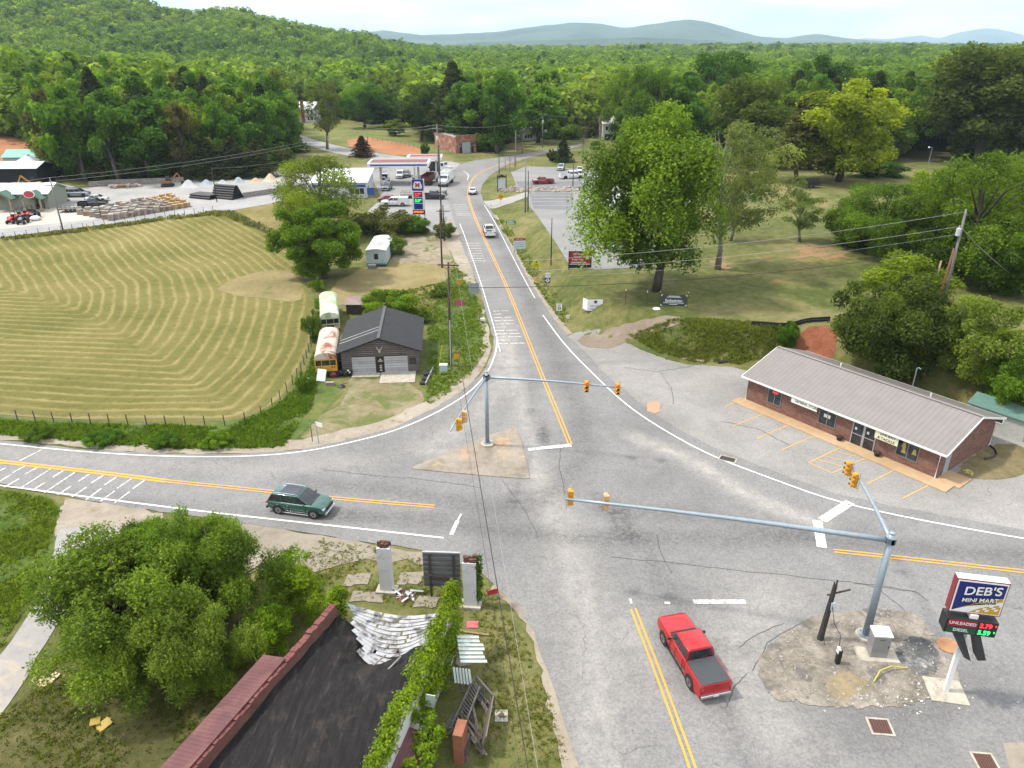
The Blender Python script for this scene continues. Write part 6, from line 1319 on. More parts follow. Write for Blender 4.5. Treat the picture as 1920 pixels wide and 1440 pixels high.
RUSTR = ribbed('rusty_sheet', (.27, .22, .21), .1, .8, .2, .3, (.20, .07, .045)); p = PX(665, 590); r = thing('lean_to_shed', 'small lean to with rusty sheet roof behind the garage', 'shed', (p[0] - 1.2, p[1], 0)); m = MB(); m.box(.1, .1, 0, 2.7, 1.7, 1.4); m.build('wall', WOODP, r); m = MB(); m.hexa([(-.2, -.2, 1.45), (3.0, -.2, 1.45), (3.0, 2.0, 1.95), (-.2, 2.0, 1.95), (-.2, -.2, 1.5), (3.0, -.2, 1.5), (3.0, 2.0, 2.0), (-.2, 2.0, 2.0)]); m.build('roof', RUSTR, r)
# pale trailer home
TRW = stained('trailer_aqua', (.44, .53, .54), (.30, .30, .28), .55, .7, .6); TO = (-24.3, 120.2); tr_ = thing('trailer_home', 'pale blue abandoned trailer home beside the round tree', 'trailer', (*TO, H1(*TO)), R(1)); m = MB(); m.box(0, 0, .45, 3.3, 10, 2.85); m.build('wall', TRW, tr_)
m = MB(); m.loft([[(x, y, 2.83 + .25 * math.sin(t * math.pi)) for t, x in zip(np.linspace(0, 1, 7), np.linspace(-.08, 3.38, 7))] + [(3.38, y, 2.78), (-.08, y, 2.78)] for y in (-.12, 10.1)]); m.build('roof', stained('trailer_roof', (.52, .52, .52), (.36, .34, .33), .5, .6, .35), tr_); window(tr_, 1.25, 1.25, 2.05, 2.3, 0, plain('old_frame', (.35, .38, .38), .7)); m = MB(); m.box(.05, .05, 0, 3.25, 9.9, .45); m.build('skirting', plain('skirt_dark', (.06, .06, .06), .9), tr_); m = MB(); m.box(0, -.02, .45, 3.3, -.003, .7); m.build('trim', plain('aqua_trim', (.12, .33, .33), .6), tr_); m = MB(); m.box(.3, -1.2, 0, 1.6, -.02, .55); m.build('step', WOODG, tr_)
# filling station
CO = (-35.9, 188.2); cz = H1(*CO); cn = thing('station_canopy', 'filling station canopy with blue striped white fascia', 'canopy', (*CO, cz), R(2)); m = MB(); m.box(0, 0, 4.6, 15.2, 7.5, 5.55); m.build('roof', WHITE, cn); MB().box(.5, .45, 5.551, 14.7, 7.0, 5.57).build('deck', plain('deck_maroon', (.17, .06, .055), .7), cn); MB().box(.7, -.03, 4.85, 14.7, -.003, 5.25).build('stripe', plain('stripe_blue', (.03, .085, .32), .4), cn)
for x in (2.5, 12): MB().box(x, 3.2, 0, x + .5, 3.7, 4.6).build('column', plain('column_grey', (.5, .5, .5), .5), cn)
c2 = thing('rear_canopy', 'second canopy with maroon top behind the striped canopy', 'canopy', (CO[0] + 8.2, CO[1] + 11.5, cz), R(2)); m = MB(); m.box(0, 0, 4.7, 9.2, 6, 5.5); m.build('roof', WHITE, c2); MB().box(.7, .4, 5.501, 8.8, 5.4, 5.52).build('deck', plain('deck_maroon2', (.22, .06, .06), .7), c2); [MB().box(x, 2.8, 0, x + .4, 3.2, 4.7).build('column', WHITE, c2) for x in (1.5, 7.3)]
for k, x in enumerate((3.5, 11.0)):
    p = local(CO, R(2), x, 3.4); r = thing('fuel_pump', ['fuel pump at the left canopy column', 'fuel pump at the right canopy column'][k], 'fuel pump', (p[0], p[1] - .8, cz)); m = MB(); m.box(-.45, -.25, .15, .45, .25, 1.9); m.build('cabinet', WHITE, r, bevel=.05); MB().box(-.35, -.265, 1.1, .35, -.252, 1.65).build('screen', GLASS, r); MB().box(-.9, -.6, 0, .9, .6, .15).build('plinth', CONC, r)
gp = PX(655, 396); gs = thing('station_shop', 'filling station shop with bright white roof behind the loose green tree', 'building', (-46, 172, H1(-40, 172)), R(3)); m = MB(); m.box(0, 0, -.5, 12.5, 13, 3.4); m.build('wall', plain('shop_wall', (.55, .56, .57), .7), gs); m = MB(); m.hexa([(-.4, -.4, 3.4), (12.9, -.4, 3.4), (12.9, 13.4, 4.6), (-.4, 13.4, 4.6), (-.4, -.4, 3.6), (12.9, -.4, 3.6), (12.9, 13.4, 4.8), (-.4, 13.4, 4.8)]); m.build('roof', plain('shop_roof', (.80, .80, .79), .5, 0, .08), gs); MB().box(.2, -.03, 2.4, 12.3, -.003, 3.0).build('blue_band', plain('stripe_blue', (.03, .085, .32)), gs); window(gs, 8.5, .8, 12, 2.3, 0, mull=3); MB().box(12.5, 2, .1, 12.53, 4, 2.2).build('door', GLASS, gs)
r = thing('air_unit_sign', 'small blue sign beside the shop roof', 'sign', (-33.2, 171.5, H1(-33, 171))); MB().box(0, 0, .9, 1.6, .1, 2.5).build('panel', plain('stripe_blue', (.03, .085, .32)), r); MB().box(.75, .02, 0, .85, .08, .9).build('post', GALV, r)
# price sign on its pole
sx_, sy_, sz_ = PX(787, 424); sg = thing('fuel_price_sign', 'tall fuel price sign with blue M panel and red LED board', 'sign', (sx_, sy_, sz_), R(-4)); BLU = plain('sign_blue', (.015, .03, .24), .35, 0, .05); ZS = lambda r_: zat(sy_, r_) - sz_
ppm = F / (sy_ * CT + (HC - sz_ - 5) * ST); wd_ = 21 / ppm
zt_, zm, zl, zb_ = ZS(336), ZS(357.5), ZS(393), ZS(401.5)
m = MB(); m.box(-wd_ / 2 - .15, .1, 0, -wd_ / 2 + .15, .4, zt_); m.box(wd_ / 2 - .15, .1, 0, wd_ / 2 + .15, .4, zt_); m.build('post', WHITE, sg)
m = MB(); m.box(-wd_ / 2, -.2, zm, wd_ / 2, .1, zt_); p_ = m.build('logo_panel', BLU, sg, bevel=.1); zc = (zt_ + zm) / 2; hh_ = (zt_ - zm) / 2; m = MB(); m.prism([(-wd_ * .36, zc - hh_ * .62), (wd_ * .36, zc - hh_ * .62), (wd_ * .4, zc - hh_ * .2), (wd_ * .25, zc + hh_ * .62), (-wd_ * .25, zc + hh_ * .62), (-wd_ * .4, zc - hh_ * .2)], -.23, -.2, 'y'); m.build('hexagon', WHITE, p_)
MT = plain('letter_red', (.45, .02, .03), .4); text('letter', 'M', wd_ * .55, (0, -.24, zc - .05), MT, p_, bold=.05)
m = MB(); m.box(-wd_ / 2, -.2, zl, wd_ / 2, .1, zm - .05); p_ = m.build('price_panel', WHITE, sg); h3 = (zm - zl) / 3
m = MB(); m.box(-wd_ * .4, -.23, zl + 2.05 * h3, wd_ * .4, -.2, zl + 2.85 * h3); q = m.build('price_screen', plain('led_maroon', (.06, .02, .06), .4), p_); text('digits', '3.79', h3 * .62, (0, -.24, zl + 2.4 * h3), glow('led_red', (.9, .02, .03), 1.2), q, bold=.02)
m = MB(); m.box(-wd_ * .4, -.23, zl + 1.1 * h3, wd_ * .4, -.2, zl + 1.95 * h3); q = m.build('price_screen', plain('led_teal', (.01, .08, .12), .4), p_); text('digits', '5.59', h3 * .62, (0, -.24, zl + 1.45 * h3), glow('led_green', (.03, .8, .15), 1.0), q, bold=.02)
MB().box(-wd_ * .4, -.23, zl + .08 * h3, wd_ * .4, -.2, zl + 1.0 * h3).build('info_panel', BLU, p_)
m = MB(); m.box(-wd_ * .54, -.22, zb_, wd_ * .54, .1, zl - .08); q = m.build('led_board', BLACK, sg); m = MB(); 
for k in range(9): m.box(-wd_ * .45 + k * wd_ * .1, -.235, zb_ + .25 + (k % 3) * .06, -wd_ * .45 + k * wd_ * .1 + wd_ * .07, -.221, zb_ + .65)
m.build('led_message', glow('led_orange', (.9, .12, .03), 1.0), q)
# brick workshop, far houses
WB = brick('workshop_brick', (.36, .13, .085), (.26, .10, .07), (.32, .22, .18), 2.2, (.36, .22, .17)); bo = (-18.3, 250.6); bz = H1(*bo); ba = R(28)
bw = thing('brick_workshop', 'old red brick workshop with grey roll up door', 'building', (*bo, bz), ba); m = MB(); m.box(0, 0, -.5, 7.4, 18, 4.6); m.box(0, -.02, 4.6, 7.4, .35, 5.6); m.box(-.02, .35, 4.6, .3, 18, 5.1); m.box(7.1, .35, 4.6, 7.42, 18, 5.1); m.build('wall', WB, bw); MB().box(.3, .35, 4.6, 7.1, 17.9, 4.75).build('roof', ribbed('workshop_roof', (.5, .5, .5), .6, .5, .2, .2), bw)
d = MB().box(2.3, -.1, 0, 5.1, -.03, 3.3).build('roller_door', ribbed('roller_grey', (.45, .49, .54), .3, .5, .2, .1, axis=1), bw); [window(bw, a, 2.2, b, 3.3, -.02, plain('pale_frame', (.5, .52, .55)), mull=2) for a, b in ((1.0, 2.2), (5.2, 6.4))]; [MB().box(a, -.08, 0, b, -.03, 2.1).build('door', BLACK, bw) for a, b in ((1.3, 2.1), (5.5, 6.3))]; MB().box(1.2, -.06, 3.9, 6.2, -.03, 4.4).build('painted_sign', plain('ghost_sign', (.42, .2, .15), .9, 0, .5, 4), bw)
WSD = planks('white_siding', (.66, .66, .65), (.74, .74, .73), .25, 1, .06); GREYR = plain('grey_shingle', (.17, .17, .19), .9, 0, .25, 2); WROOF = plain('white_metal_roof', (.66, .68, .70), .4, .1, .08)
wh = PX(536, 229); hs_ = house('white_house', 'tall white house with red brick chimney among the woods', (wh[0] - 1, wh[1]), R(-4), 15, 9, 5.8, 8.6, WSD, WROOF, .4, 'house', z=wh[2]); ch = MB().box(9.0, -.9, 0, 10.3, 0, 9.6).build('chimney', brick('chimney_brick', (.33, .055, .06), (.25, .045, .05), (.3, .12, .11), 2.5), hs_); [window(hs_, x, z, x + 1.0, z + 1.6) for x in (1.2, 3.6, 6.2, 11.5, 13.2) for z in (.9, 3.7)]
ct = PX(981, 263); co_ = house('cottage', 'small white cottage with grey shingle roof', (ct[0], ct[1]), R(6), 8.5, 8, 3.0, 6.3, WSD, GREYR, .35, 'house', z=ct[2]); 
m = MB(); m.box(-.2, -1.6, 0, 3.6, 0, 3.0); m.prism([(-.2, 3.0), (3.6, 3.0), (1.7, 5.2)], -1.6, 0, 'y'); g_ = m.build('gable_wing', WSD, co_); m = MB(); m.hexa([(-.55, -1.9, 2.75), (-.55, 2.5, 2.75), (1.7, 2.5, 5.3), (1.7, -1.9, 5.3), (-.55, -1.9, 2.9), (-.55, 2.5, 2.9), (1.7, 2.5, 5.45), (1.7, -1.9, 5.45)]); m.hexa([(3.95, -1.9, 2.75), (3.95, 2.5, 2.75), (1.7, 2.5, 5.3), (1.7, -1.9, 5.3), (3.95, -1.9, 2.9), (3.95, 2.5, 2.9), (1.7, 2.5, 5.45), (1.7, -1.9, 5.45)]); m.build('gable_roof', GREYR, co_); [window(co_, x, .9, x + .9, 2.3, -1.6) for x in (.3, 1.3, 2.3)]; [window(co_, x, .9, x + .9, 2.3) for x in (4.6, 7)]; MB().box(5.6, 3.4, 5, 6.4, 4.2, 7.6).build('chimney', brick('chimney_brick2', (.25, .08, .06), (.2, .07, .05), (.25, .15, .12), 2.5), co_)
w2 = PX(1129, 264); h2 = house('white_house', 'white two storey house half hidden by the bright tree', (w2[0], w2[1]), R(3), 11, 8, 6.2, 8.4, WSD, plain('bright_metal_roof', (.78, .78, .77), .4, 0, .05), .4, 'house', z=w2[2]); [window(h2, x, 3.6, x + 1.0, 5.2) for x in (1.0, 3.0, 6, 8)]; MB().box(.8, -.04, .2, 5.2, -.003, 2.4).build('porch_shade_panel', BLACK, h2); MB().box(-.9, 1.5, 0, -.1, 2.4, 8.8).build('chimney', brick('chimney_brick3', (.30, .2, .15), (.27, .18, .14), (.3, .25, .2), 2.5), h2)  # black panel on the wall stands in for the shade of the porch
# supply yard buildings
GRNR = ribbed('green_metal_roof', (.13, .32, .27), .6, .45, .2, .1)
p = PX(-60, 348); r = house('open_shed', 'white roofed open shed with black walls for its dark interior', (p[0], p[1]), R(3), 17.5, 8, 4.2, 5.2, plain('shed_inner_shade', (.012, .012, .012), .9), plain('shed_white_roof', (.72, .72, .71), .5, 0, .06), .6, 'shed')  # solid walls, coloured black to stand in for the shade inside
p = PX(18, 322); r = house('tall_shed', 'grey shed with green metal roof on the clay bank', (p[0] - 1, p[1]), R(4), 9.5, 7, 3.8, 5.4, plain('shed_grey_wall', (.40, .40, .38), .7), GRNR, .3, 'shed')
p = PX(62, 334); r = thing('grain_silo', 'round galvanised grain silo beside the green roofed shed', 'silo', p); SIL_ = ribbed('silo_steel', (.50, .56, .62), .25, .35, .4, .12, axis=1); MB().lathe([(2.6, 0), (2.6, 4.6)], n=28).build('drum', SIL_, r); MB().lathe([(2.75, 4.55), (.5, 5.8), (.5, 6.1), (.05, 6.15)], n=28).build('roof', plain('silo_roof', (.55, .6, .64), .35, .4), r)
m = MB(); [m.box(2.6 * math.cos(a) - .06, 2.6 * math.sin(a) - .06, 0, 2.6 * math.cos(a) + .06, 2.6 * math.sin(a) + .06, 3) for a in np.linspace(-2.8, -.3, 7)]; m.build('stiffener', plain('silo_post', (.2, .22, .25), .5), r)
p = PX(-80, 402); gs2 = house('garden_store', 'garden supply store with pale roof and timber porch', (p[0], p[1] + 4), R(3), 17.0, 8, 3.4, 4.9, plain('store_sage', (.26, .28, .22), .8), plain('pale_metal_roof', (.56, .57, .55), .5, .1, .08), .5)
TIM = plain('porch_timber', (.34, .25, .14), .8, 0, .3)
for x0 in (7.0, 13.2):
    m = MB(); [m.bar((x, -2.6, 0), (x, -2.6, 2.5), .28, .28) for x in (x0, x0 + 3.4)]; m.bar((x0 - .3, -2.6, 2.5), (x0 + 1.7, -2.6, 3.9), .2, .25); m.bar((x0 + 3.7, -2.6, 2.5), (x0 + 1.7, -2.6, 3.9), .2, .25); pf = m.build('porch_frame', TIM, gs2)
    m = MB(); m.hexa([(x0 - .5, -2.8, 2.5), (x0 - .5, .2, 2.5), (x0 + 1.7, .2, 4.1), (x0 + 1.7, -2.8, 4.1), (x0 - .5, -2.8, 2.62), (x0 - .5, .2, 2.62), (x0 + 1.7, .2, 4.22), (x0 + 1.7, -2.8, 4.22)]); m.hexa([(x0 + 3.9, -2.8, 2.5), (x0 + 3.9, .2, 2.5), (x0 + 1.7, .2, 4.1), (x0 + 1.7, -2.8, 4.1), (x0 + 3.9, -2.8, 2.62), (x0 + 3.9, .2, 2.62), (x0 + 1.7, .2, 4.22), (x0 + 1.7, -2.8, 4.22)]); m.build('porch_roof', plain('porch_green', (.06, .15, .10), .6), gs2); m = MB(); [m.cbox((x, -2.6, .35), (.6, .6, .7)) for x in (x0, x0 + 3.4)]; m.build('stone_pier', plain('pier_stone', (.3, .24, .18), .9, 0, .4, 6), gs2)
m = MB(); m.lathe([(0, -2.95), (.95, -2.95), (.95, -2.85), (0, -2.85)], (0, 0, 0), 24, 0, 'y'); q = m.build('oval_sign', WHITE, gs2); q.scale = (1.25, 1, .85); q.location = (14.9, .02, 3.7); m = MB(); m.lathe([(0, -2.99), (.8, -2.99), (.8, -2.955), (0, -2.955)], (0, 0, 0), 24, 0, 'y'); m.build('oval_face', plain('oval_red', (.42, .05, .06), .5), q)
MB().box(14.0, -.05, 0, 16, -.003, 2.3).build('door', GLASS, gs2)
for k, (px_, py_, lb) in enumerate([(79, 364, 'white liquid tank left of the fence pole'), (90, 361, 'white liquid tank in the middle of its group'), (100, 359, 'white liquid tank nearest the fence pole')]):
    p = PX(px_, py_); r = thing('white_tank', lb, 'tank', p, 0, 'white tanks in the supply yard'); MB().lathe([(1.15, 0), (1.2, 1.5), (.9, 2.0), (.25, 2.25), (.25, 2.35), (.02, 2.36)], n=18).build('tank', WHITE, r, smooth=False); MB().box(-1.2, -1.2, -.02, 1.2, 1.2, .1).build('base', WOODG, r)
p = PX(67, 413); r = thing('white_feed_bag', 'white rounded bag at the front of the concrete pad', 'bag', p); m = MB(); m.lathe([(.5, 0), (.95, .2), (1.0, .55), (.6, .85), (.1, .9)], n=14); m.build('bag', WHITE, r, smooth=True)
p = PX(119, 377); r = thing('stone_fountain', 'brown stone fountain display on the yard gravel', 'fountain', p); m = MB(); m.lathe([(1.3, 0), (1.3, .3), (1.1, .3), (.5, .35), (.45, 1.2), (.75, 1.3), (.3, 1.5), (.35, 2.4), (.1, 2.6)], n=14); m.build('fountain', plain('fountain_stone', (.12, .08, .06), .9, 0, .4, 5), r)
# stone pallets in rows
PALC = [plain('pallet_stone_%d' % k, c, .95, 0, .35, 4, .1) for k, c in enumerate([(.36, .30, .25), (.28, .26, .25), (.42, .36, .31), (.33, .25, .19), (.45, .42, .39)])]; PALT = plain('tan_block', (.46, .30, .15), .9, 0, .25, 4); PW = plain('pallet_wood', (.26, .19, .12), .9)
def pallet_mesh(seed, mat, tan):
    r = random.Random(seed); m = MB(); hh = r.uniform(.7, 1.15); lay = 4 if tan else 5
    for k in range(lay):
        z = .15 + k * hh / lay
        for i in range(2):
            for j in range(2): x = -.55 + i * .56 + r.uniform(-.03, .03); y = -.55 + j * .56 + r.uniform(-.03, .03); s = 0 if tan else r.uniform(-.1, .06); m.box(x + s * .3, y, z, x + .52 + s, y + .52 - abs(s), z + hh / lay - .02)
    return m, mat
protos_ = []
for k in range(9):
    t = thing('stone_pallet', 'x', 'pallet', (0, 0, -50)); tan = k >= 6; m, mt = pallet_mesh(k, PALT if tan else PALC[k % 5], tan); m.build('stone_stack' if not tan else 'block_stack', mt, t); m = MB(); [m.box(-.58, y, 0, .58, y + .12, .12) for y in (-.55, -.06, .43)]; m.box(-.58, -.58, .1, .58, .58, .148); m.build('pallet', PW, t); protos_.append(t)
used = set()
def place_pallet(k, p, rz, lb, grp):
    t = protos_[k] if k not in used else copy_tree(protos_[k]); used.add(k); t.location = p; t.rotation_euler = (0, 0, rz); t['label'] = lb; t['group'] = grp
A_, B_, C2, D2 = [Vector(PX(*q)[:2]) for q in ((152, 402), (210, 413), (352, 388), (318, 372))]
for i in range(13):
    for j in range(6):
        u, v_ = i / 12, j / 5; q = (A_.lerp(D2, u)).lerp(B_.lerp(C2, u), v_); tan = i >= 10
        place_pallet(random.choice((6, 7, 8)) if tan else random.randrange(6), (q.x, q.y, H1(q.x, q.y) + .03), R(8) + random.uniform(-.08, .08), 'tan block pallet at the right end of the stone rows' if tan else 'pallet of stacked natural stone in the yard rows', 'tan block pallets' if tan else 'stone pallets in the supply yard')
# black pipes
PIPE = ribbed('corrugated_pipe', (.02, .02, .022), .3, .5, 0, .1)
pm = MB(); n_ = 12; rings = []
for x, rr in ((-3.0, .27), (3.0, .27), (3.0, .21), (-3.0, .21), (-3.0, .27)): rings.append([(x, rr * math.cos(2 * math.pi * k / n_), rr * math.sin(2 * math.pi * k / n_)) for k in range(n_)])
pm.loft(rings, 0, False); p0 = pm.build('black_pipe', PIPE, smooth=False); first = True
pa = Vector(PX(428, 373)); pdir = R(-22)
for row in range(6):
    for k in range(7 - row):
        o = p0 if first else p0.copy(); 
        if not first: COL.objects.link(o)
        first = False; off_ = (k + row * .5) * .56; o.location = (pa.x - 1.2 + off_ * math.sin(-pdir) * 1.0, pa.y - .3 + off_ * math.cos(pdir), pa.z + .3 + row * .49); o.rotation_euler = (random.uniform(0, 3), 0, pdir); tag(o, 'black corrugated pipe in the tall pipe stack', 'pipe', 'black pipes in the tall stack')
pb = Vector(PX(378, 372))
for row in range(2):
    for k in range(7 - row): o = p0.copy(); COL.objects.link(o); off_ = (k + row * .5) * .56; o.location = (pb.x + off_ * math.sin(-pdir), pb.y - .8 + off_ * math.cos(pdir), pb.z + .3 + row * .49); o.rotation_euler = (random.uniform(0, 3), 0, pdir); tag(o, 'black corrugated pipe in the low stack beside the stone pallets', 'pipe', 'black pipes in the low stack')
def heap(label, px_, py_, wpx, hpx, c):
    x, y, z = PX(px_, py_); ppm_ = F / (y * CT + (HC - z) * ST); rx = wpx / ppm_ / 2; hz = hpx / ppm_ * .82; V = []; nr, na = 9, 28
    for i in range(nr):
        t = i / (nr - 1)
        for k in range(na): a = 2 * math.pi * k / na; rr = rx * t * (1 + .10 * math.sin(3 * a + px_) + .05 * math.sin(7 * a)); V.append((rr * math.cos(a), rr * .8 * math.sin(a), hz * (.5 + .5 * math.cos(math.pi * t ** .9)) * (1 + t * (.14 * math.sin(5 * a + i) + .12 * math.sin(3 * a + px_))) - .05))
    Fq = np.array([[i * na + k, (i + 1) * na + k, (i + 1) * na + (k + 1) % na, i * na + (k + 1) % na] for i in range(nr - 1) for k in range(na)]); o = mesh_np('gravel_heap', np.array(V), Fq, soil('heap' + str(px_), tuple(tuple(q * f for q in c) for f in (.8, 1, 1.15)), 1, 3, 20), smooth=True); o.location = (x, y, z); tag(o, label, 'heap', 'gravel heaps in the supply yard')
for a in [('heap of mixed grey white rubble beside the excavator', 355, 350, 38, 16, (.45, .46, .46)), ('bluish grey gravel heap below the dark cedar', 388, 347, 32, 13, (.34, .38, .41)), ('low pale grey gravel heap between two larger heaps', 418, 345, 28, 10, (.42, .44, .46)), ('rounded blue grey gravel heap left of the sand', 448, 344, 32, 15, (.36, .40, .41)), ('low orange sand heap', 480, 342, 30, 11, (.52, .38, .24)), ('tall pale sand heap at the end of the row', 508, 340, 34, 18, (.56, .46, .34)), ('pinkish sand heap behind the loose green tree', 545, 338, 34, 13, (.52, .42, .32))]: heap(*a)
STW = brick('block_wall', (.34, .31, .28), (.27, .25, .23), (.15, .14, .13), 5)
def lowwall(name, label, pxs, h, th, mat):
    p = [PX(*q) for q in pxs]; m = MB()
    for a, b in zip(p[:-1], p[1:]): m.bar((a[0], a[1], a[2] + h / 2), (b[0], b[1], b[2] + h / 2), th, h)
    o = m.build(name, mat); return tag(o, label, 'wall')
lowwall('stone_wall', 'long low stone block wall under the trees behind the yard', [(168, 351), (210, 346), (330, 342), (345, 341)], 1.2, .6, STW); lowwall('block_wall', 'grey block wall between the pipe stack and the road', [(457, 371), (520, 362), (575, 352)], 1.2, .5, STW)
for k, (px_, py_) in enumerate([(222, 352), (235, 351), (258, 350), (247, 351), (212, 353)]):
    p = PX(px_, py_); r = thing('stone_pile', ['orange stone pile nearest the low block wall', 'second orange stone pile along the low wall', 'pale stone pile left of the excavator', 'mixed stone pile between two other piles', 'small stone pile at the left end of the low wall'][k], 'stones', p); m = MB()
    for _ in range(14): tilted(m, (random.uniform(-1.2, 1.2), random.uniform(-.6, .6), random.uniform(.1, .7)), (random.uniform(.4, .9), random.uniform(.3, .6), random.uniform(.15, .4)), random.random() - .5, random.random() - .5, random.random() * 3)
    m.build('stones', plain('orange_stone', (.45, .28, .16), .9, 0, .4, 3) if k < 2 else PALC[2], r)
# field fence
def fence(label, pxs, n, h=1.2, name='wire_fence'):
    p = np.array(smoothpoly(W(pxs), 1, False)); d = np.concatenate([[0], np.cumsum(np.hypot(*np.diff(p, axis=0).T))]); r = thing(name, label, 'fence', (0, 0, 0)); prev = None
    for t in np.linspace(0, d[-1], n):
        x, y = np.interp(t, d, p[:, 0]), np.interp(t, d, p[:, 1]); z = H1(x, y); MB().bar((x, y, z - .1), (x + random.uniform(-.05, .05), y, z + h), .07, .07).build('post', WOODP, r); prev = (x, y, z)
    m = MB(); ts = np.linspace(0, d[-1], n * 2)
    for hh_ in (.4, .75, 1.1): m.tube([(np.interp(t, d, p[:, 0]), np.interp(t, d, p[:, 1]), H1(np.interp(t, d, p[:, 0]), np.interp(t, d, p[:, 1])) + hh_) for t in ts], .012, 4)
    m.build('wire', plain('fence_wire', (.2, .2, .2), .5, .5), r)
fence('wire fence between the hay field and the dry meadow', [(432, 403), (472, 424), (522, 446), (548, 470)], 16); fence('wire fence along the far side of the hay field', [(-60, 455), (0, 449), (140, 432), (290, 410), (400, 397)], 24); fence('old wire fence between the hay field and the roadside', [(0, 788), (150, 795), (300, 800), (440, 800), (500, 780), (560, 712), (588, 640)], 26)
fence('plain fence along the far side of the clay field', [(690, 262), (740, 270), (800, 284)], 14)

# ---------------------------------------------------------------- the ruined building
DBR = brick('ruin_brick', (.20, .075, .05), (.13, .055, .045), (.15, .12, .1))
def feltmat():
    n = NT('torn_felt'); v = n.coord('Object'); mp_ = n.n('ShaderNodeMapping'); mp_.inputs['Rotation'].default_value = (0, 0, .36); mp_.inputs['Scale'].default_value = (2.6, .5, 1); n.l(v, mp_.inputs['Vector'])
    a = n.noise(mp_.outputs[0], 1.2, 10, .75, .6); b = n.noise(v, .6, 8, .7, .8); c = n.noise(v, 14, 4, .8); wv = n.n('ShaderNodeTexWave', i_Scale=.28, i_Distortion=1.2, i_Detail=4.0); n.l(mp_.outputs[0], wv.inputs['Vector'])
    col = n.ramp(a, [(.38, (.007, .0065, .007)), (.56, (.014, .0125, .0125)), (.66, (.034, .03, .028)), (.74, (.10, .095, .09))])
    col = n.mix(n.ramp(b, [(.55, 0.), (.66, .55)]), col, (.04, .032, .028)); col = n.mix(.5, col, n.ramp(c, [(.3, .5), (.7, 1.6)]), 'MULTIPLY')
    col = n.mix(n.ramp(wv.outputs['Fac'], [(.0, .7), (.03, 0.)]), col, (.005, .005, .005))
    n.bump(n.math('ADD', a, n.math('MULTIPLY', b, 2.0)), .7, .06); return n.base(col, .9, 0, .2)
FELT = feltmat()
RL = [(-10.25, 33.9), (-14.6, 22.4), (-17.2, 15.5)]; RR_ = [(-3.5, 34.1), (-6.1, 23.2), (-8.2, 14.4)]
ru = thing('ruined_building', 'roofless looking ruined brick building with sagging black roof', 'ruin', (0, 0, 0))
def wallseg(m, a, b, z0, z1, th): m.bar((a[0], a[1], (z0 + z1) / 2), (b[0], b[1], (z0 + z1) / 2), th, z1 - z0)
m = MB(); [wallseg(m, a, b, -.1, 3.95, .32) for a, b in zip(RL[:-1], RL[1:])]; m.build('side_wall', DBR, ru)
m = MB(); [wallseg(m, a, b, -.1, 3.75, .34) for a, b in zip(RR_[:-1], RR_[1:])]; m.build('side_wall', stained('white_render', (.62, .62, .60), (.2, .09, .07), .58, .66, .5), ru)
m = MB(); n_ = 34
for i in range(n_):
    t = i / n_; a = Vector((*RL[0], 3.95)).lerp(Vector((RL[1][0], RL[1][1], 3.95)), t); b = Vector((*RL[0], 3.95)).lerp(Vector((RL[1][0], RL[1][1], 3.95)), t + .9 / n_); q = random.uniform(.06, .16); m.bar(a + Vector((random.uniform(-.03, .03), 0, q / 2)), b + Vector((0, 0, q / 2)), .36, q)
m.build('coping', plain('coping_red', (.17, .055, .05), .9, 0, .4, 3), ru)
# sagging roof
nu, nv = 44, 70; V = []
def roofz(u, v, x, y):
    z = 3.45 - .35 * v; d = math.hypot((u - .52) / .40, (v - .02) / .22); z -= 1.9 * math.exp(-d * d * 1.3); z += .06 * math.sin(9 * u + 5 * v) * math.exp(-v * 3) + .17 * vnoise(np.array([x]), np.array([y]), .9, 3)[0] * math.exp(-v * 3.2) + .07 * vnoise(np.array([x]), np.array([y]), .4, 5)[0] * (.25 + math.exp(-v * 4))
    return z
for j in range(nv + 1):
    v = j / nv
    for i in range(nu + 1):
        u = i / nu; a = [np.interp(v, [0, .62, 1], [q[k] for q in RL]) for k in (0, 1)]; b = [np.interp(v, [0, .56, 1], [q[k] for q in RR_]) for k in (0, 1)]; x = a[0] * (1 - u) + b[0] * u; y = a[1] * (1 - u) + b[1] * u
        if j == 0: y -= .5 + .9 * math.sin(u * math.pi)
        elif v < .2: y -= (1 - v / .2) * (.5 + .9 * math.sin(u * math.pi))
        V.append((x, y, roofz(u, v, x, y)))
i0 = np.array([j * (nu + 1) + i for j in range(nv) for i in range(nu)])
o = mesh_np('sagging_roof', np.array(V), np.stack([i0, i0 + 1, i0 + nu + 2, i0 + nu + 1], 1), FELT, smooth=True); o.parent = ru; so_ = o.modifiers.new('t', 'SOLIDIFY'); so_.thickness = .05
RAFT = plain('rafter_grey', (.2, .19, .18), .9, 0, .3, 4)
for k in range(3): MB().bar((-7.6 + .9 * k, 30.2 - .5 * k, 2.75 + .2 * k), (-7.0 + .9 * k, 30.8 - .3 * k, 2.9 + .2 * k), .09, .05).build('broken_rafter', RAFT, ru)
